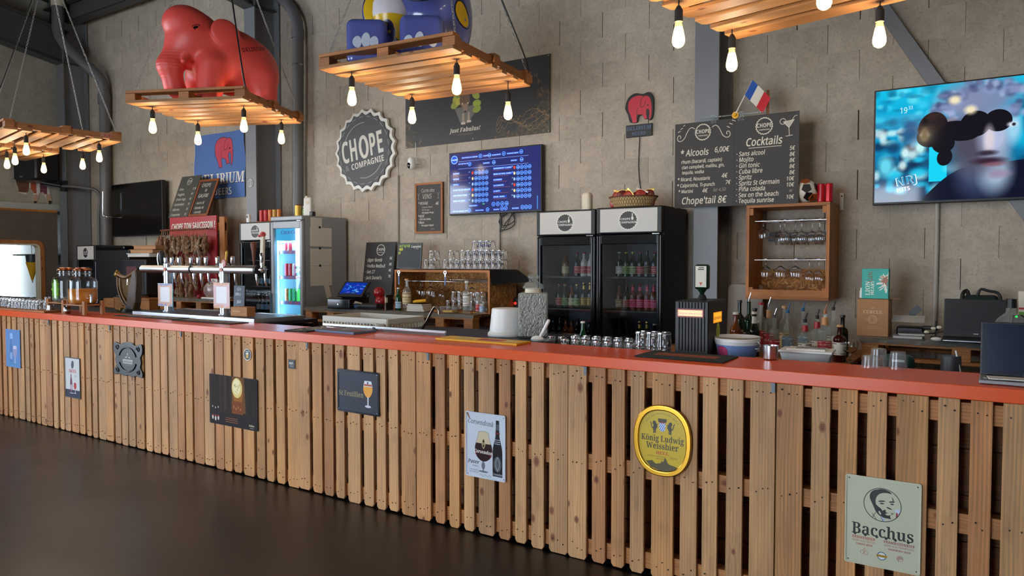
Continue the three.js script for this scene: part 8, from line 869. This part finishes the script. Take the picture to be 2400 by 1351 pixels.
{ // sausages
  const t = thing('sausage_display', 'red sausage sign board on a wooden stand', 'display', [-8.5, 1.239, -2.05]); part(t, 'red_board', bx(0.99, 1.02, 0.014, -0.01, 0.51, 0.03), M.red); part(t, 'printed_face', pl(0.985, 1.01, -0.01, 0.51, 0.0376), print(800, 820, (g, w, h) => { g.fillStyle = '#a62a30'; g.fillRect(0, 0, w, h); tx(g, 'CHOPE TON SAUCISSON !', 405, 98, 'italic bold 92px sans-serif', '#3a1a14', 'center', -0.02, 0.69); tx(g, 'CHOPE TON SAUCISSON !', 398, 92, 'italic bold 92px sans-serif', '#e3dccb', 'center', -0.02, 0.69); }, 0.45));
  for (const [x, w] of [[0.57, 0.1], [-0.47, 0.08]]) part(t, 'post', muv(bx(w, 1.0, 0.04, x, 0.5, 0), 'y'), M.box); part(t, 'cross_board', muv(bx(1.16, 0.1, 0.02, 0.04, 0.88, 0.0), 'x'), M.box); part(t, 'hanging_rail', cyX(0.012, 1.0, -0.02, 0.85, 0.16, 12), M.brownWood); for (const x of [-0.45, 0.42]) part(t, 'rail_bracket', rod([x, 0.85, 0.03], [x, 0.85, 0.16], 0.008), M.steel);
  const variants = [0, 1, 2, 3].map((k) => { const L = 0.19 + 0.015 * k, b = 0.012 * (k - 1.5), g = tube([[0, 0, 0], [b, -L * 0.33, 0.004], [b * 1.3, -L * 0.66, 0.002], [0.003 * k, -L, 0]], 1, 12, 9), p = g.attributes.position, n = g.attributes.normal; const seg = 10; for (let i = 0; i < p.count; i++) { const y = -p.getY(i) / L, r = 0.033 * Math.pow(Math.max(0.02, Math.sin(Math.PI * Math.min(1, Math.max(0, (y * 0.96 + 0.02))))), 0.42); p.setXYZ(i, p.getX(i) - n.getX(i) * (1 - r), p.getY(i) - n.getY(i) * (1 - r), p.getZ(i) - n.getZ(i) * (1 - r)); } g.computeVertexNormals(); return mg([g, cy(0.004, 0.006, 0.03, 0, 0.012, 0, 6)]); });
  const tones = [M.sausage, mat('#f0dcc4', 0.75, 0, { map: T.sausage }), mat('#e6c6aa', 0.75, 0, { map: T.sausage })];
  const row = (y, xs, z, nm) => xs.forEach((x, i) => { const m = solo('dry_sausage', variants[i % 4], tones[(i * 7) % 3], `dry sausage in the ${nm} of the hanging bunches`, 'sausage', [x, y + rr(-0.012, 0.012), z + rr(-0.03, 0.03)], rr(0, 6), `dry sausages, ${nm}`); m.rotation.z = rr(-0.1, 0.1); });
  const xs = (a, b, n) => Array.from({ length: n }, (_, i) => a + (b - a) * i / (n - 1) + rr(-0.01, 0.01));
  row(2.0, xs(-9.06, -8.02, 18), -1.87, 'top row'); row(1.98, xs(-9.0, -8.06, 14), -1.93, 'top row behind'); row(1.76, xs(-9.04, -8.1, 15), -1.87, 'second row'); row(1.55, xs(-8.66, -8.12, 9), -1.88, 'third row'); row(1.4, xs(-8.62, -8.3, 6), -1.84, 'lowest row'); row(1.5, xs(-9.0, -8.86, 3), -1.88, 'left lower bunch');
  const st = []; for (let k = 0; k < 22; k++) { const x = -9.0 + k * 0.046; st.push(rod([x + 0.01, 2.085, -1.89], [x, 2.0, -1.88], 0.0025, 5)); } const s = thing('hanging_strings', 'pale strings tying the sausages to the rail', 'string', [0, 0, 0]); part(s, 'strings', mg(st), M.cork).userData.kind = 'stuff';
  const cb = chalkBoard('menu_slate', 'grey chalkboard of prices leaning above the sausage sign', [-9.12, 2.26, -2.06], 0.43, 0.6, print(430, 600, (g, w, h) => { g.fillStyle = '#45463f'; g.fillRect(0, 0, w, h); logo(g, 215, 80, 54, '#c6c2b4', '#45463f'); [['Frites', '3.5€'], ['Nuggets', '6€'], ['Onion rings', '6€'], ['Camembert', '7€'], ['Ailerons', '7€'], ['Croquettes', '7€']].forEach(([a, b], i) => { hand(g, a, 40, 190 + i * 74, 48, '#b6b3a4'); hand(g, b, 340, 190 + i * 74, 44, '#b6b3a4'); }); }, 0.8), null, -0.36); cb.position.set(-8.86, 2.26, -2.035);
  const c2 = chalkBoard('framed_waffle_slate', 'wood framed chalkboard about waffles leaning above the sausage sign', [-8.42, 2.26, -2.035], 0.4, 0.52, print(400, 520, (g, w, h) => { g.fillStyle = '#302d2a'; g.fillRect(0, 0, w, h); hand(g, 'CHOPE', 70, 80, 70, '#b9b4a6'); hand(g, 'ta', 170, 150, 60, '#b9b4a6'); hand(g, 'GAUFRE', 60, 230, 70, '#b9b4a6'); hand(g, '· sucre 3€', 60, 330, 48, '#b9b4a6'); hand(g, '· Nutella 4€', 50, 400, 48, '#b9b4a6'); hand(g, 'chantilly', 90, 460, 44, '#b9b4a6'); }, 0.8), wood('#b9825a'), -0.36, 0.028);
  const ck = thing('wrapped_cake', 'brown cake under a clear plastic bag beside the sausages', 'cake', [-7.62, 1.24, -1.72]); part(ck, 'plate', rb(0.3, 0.02, 0.2, 0, 0.01, 0, 0.008), M.white); part(ck, 'cake', sp(0.1, 0, 0.04, 0, 1.2, 0.45, 0.9, 20), mat('#9a6a2e', 0.7)); const bg = sp(0.16, 0, 0.1, 0, 1.05, 0.75, 0.75, 18), p = bg.attributes.position; for (let i = 0; i < p.count; i++) { const k = 1 + 0.07 * Math.sin(p.getX(i) * 60 + p.getY(i) * 40) * Math.sin(p.getZ(i) * 50); p.setXYZ(i, p.getX(i) * k, Math.max(0.022, p.getY(i) * k), p.getZ(i) * k); } bg.computeVertexNormals(); part(ck, 'plastic_bag', bg, new THREE.MeshPhysicalMaterial({ color: '#e8dcda', roughness: 0.2, transmission: 0.75, thickness: 0 })); part(ck, 'bag_clip', bx(0.12, 0.045, 0.004, 0.0, 0.215, 0.02), M.whitePlastic);
  const rn = thing('red_napkin', 'small red ball beside the wrapped cake', 'ball', [-7.87, 1.24, -1.66]); part(rn, 'ball', sp(0.022, 0, 0.022, 0), M.red); part(rn, 'knot', sp(0.008, 0.014, 0.04, 0), M.red);
}
{ // loudspeaker and cut-out poster on the end wall
  const s = thing('loudspeaker', 'black loudspeaker hanging at the upper left in front of a cut-out poster', 'speaker', [-11.95, 2.88, -1.72], 0.25); part(s, 'cabinet', rb(0.46, 0.56, 0.4, 0, 0.28, 0, 0.05, 4), mat('#1c1c20', 0.3)); part(s, 'grille', bx(0.4, 0.5, 0.006, 0, 0.28, 0.2), M.blackMatte); part(s, 'badge', bx(0.06, 0.014, 0.002, -0.05, 0.06, 0.204), M.steel); part(s, 'bracket', mg([rod([0.1, -0.01, 0], [0.3, -0.05, -0.15], 0.03, 10), bx(0.1, 0.16, 0.05, 0.3, -0.05, -0.2)]), M.black);
  const t = thing('cutout_poster', 'colourful cut-out poster behind the loudspeaker', 'poster', [-12.292, 2.55, -1.9], Math.PI / 2);
  const outline = [[-0.35, 0.42], [-0.3, 0.28], [-0.28, 0.18], [-0.18, 0.16], [-0.14, 0.28], [-0.08, 0.2], [-0.08, 0.02], [-0.05, 0.02], [0.0, 0.2], [0.06, 0.22], [0.1, 0.1], [0.14, 0.02], [0.18, 0.06], [0.14, 0.3], [0.3, 0.42], [0.32, 0.6], [0.24, 0.85], [0.28, 1.0], [0.1, 1.0], [-0.2, 1.0], [-0.34, 0.7]]; const sh = poly(outline); part(t, 'card', ext(sh, 0.006), M.white); part(t, 'printed_face', printShape(sh, 0.76, 1.06, 0, 0.5).translate(0, 0, 0.0066), print(380, 530, (g, w, h) => { g.fillStyle = '#d9d2c8'; g.fillRect(0, 0, w, h); const r0 = seed; for (const [x, y, a, b, c] of [[30, 240, 90, 180, '#6e4632'], [60, 230, 40, 100, '#7a7d5c'], [130, 330, 40, 90, '#b0563c'], [196, 320, 50, 100, '#7c3f4c'], [150, 430, 30, 80, '#c79a80'], [240, 420, 30, 70, '#c79a80'], [150, 480, 26, 40, '#2c3430'], [256, 470, 28, 50, '#2c3430'], [240, 60, 110, 90, '#5f7350'], [260, 130, 80, 140, '#8c5634'], [270, 250, 90, 110, '#1c1e24']]) { g.fillStyle = c; g.fillRect(x, y, a, b); } seed = r0; }, 0.6));
}
renderer.render(scene, camera);
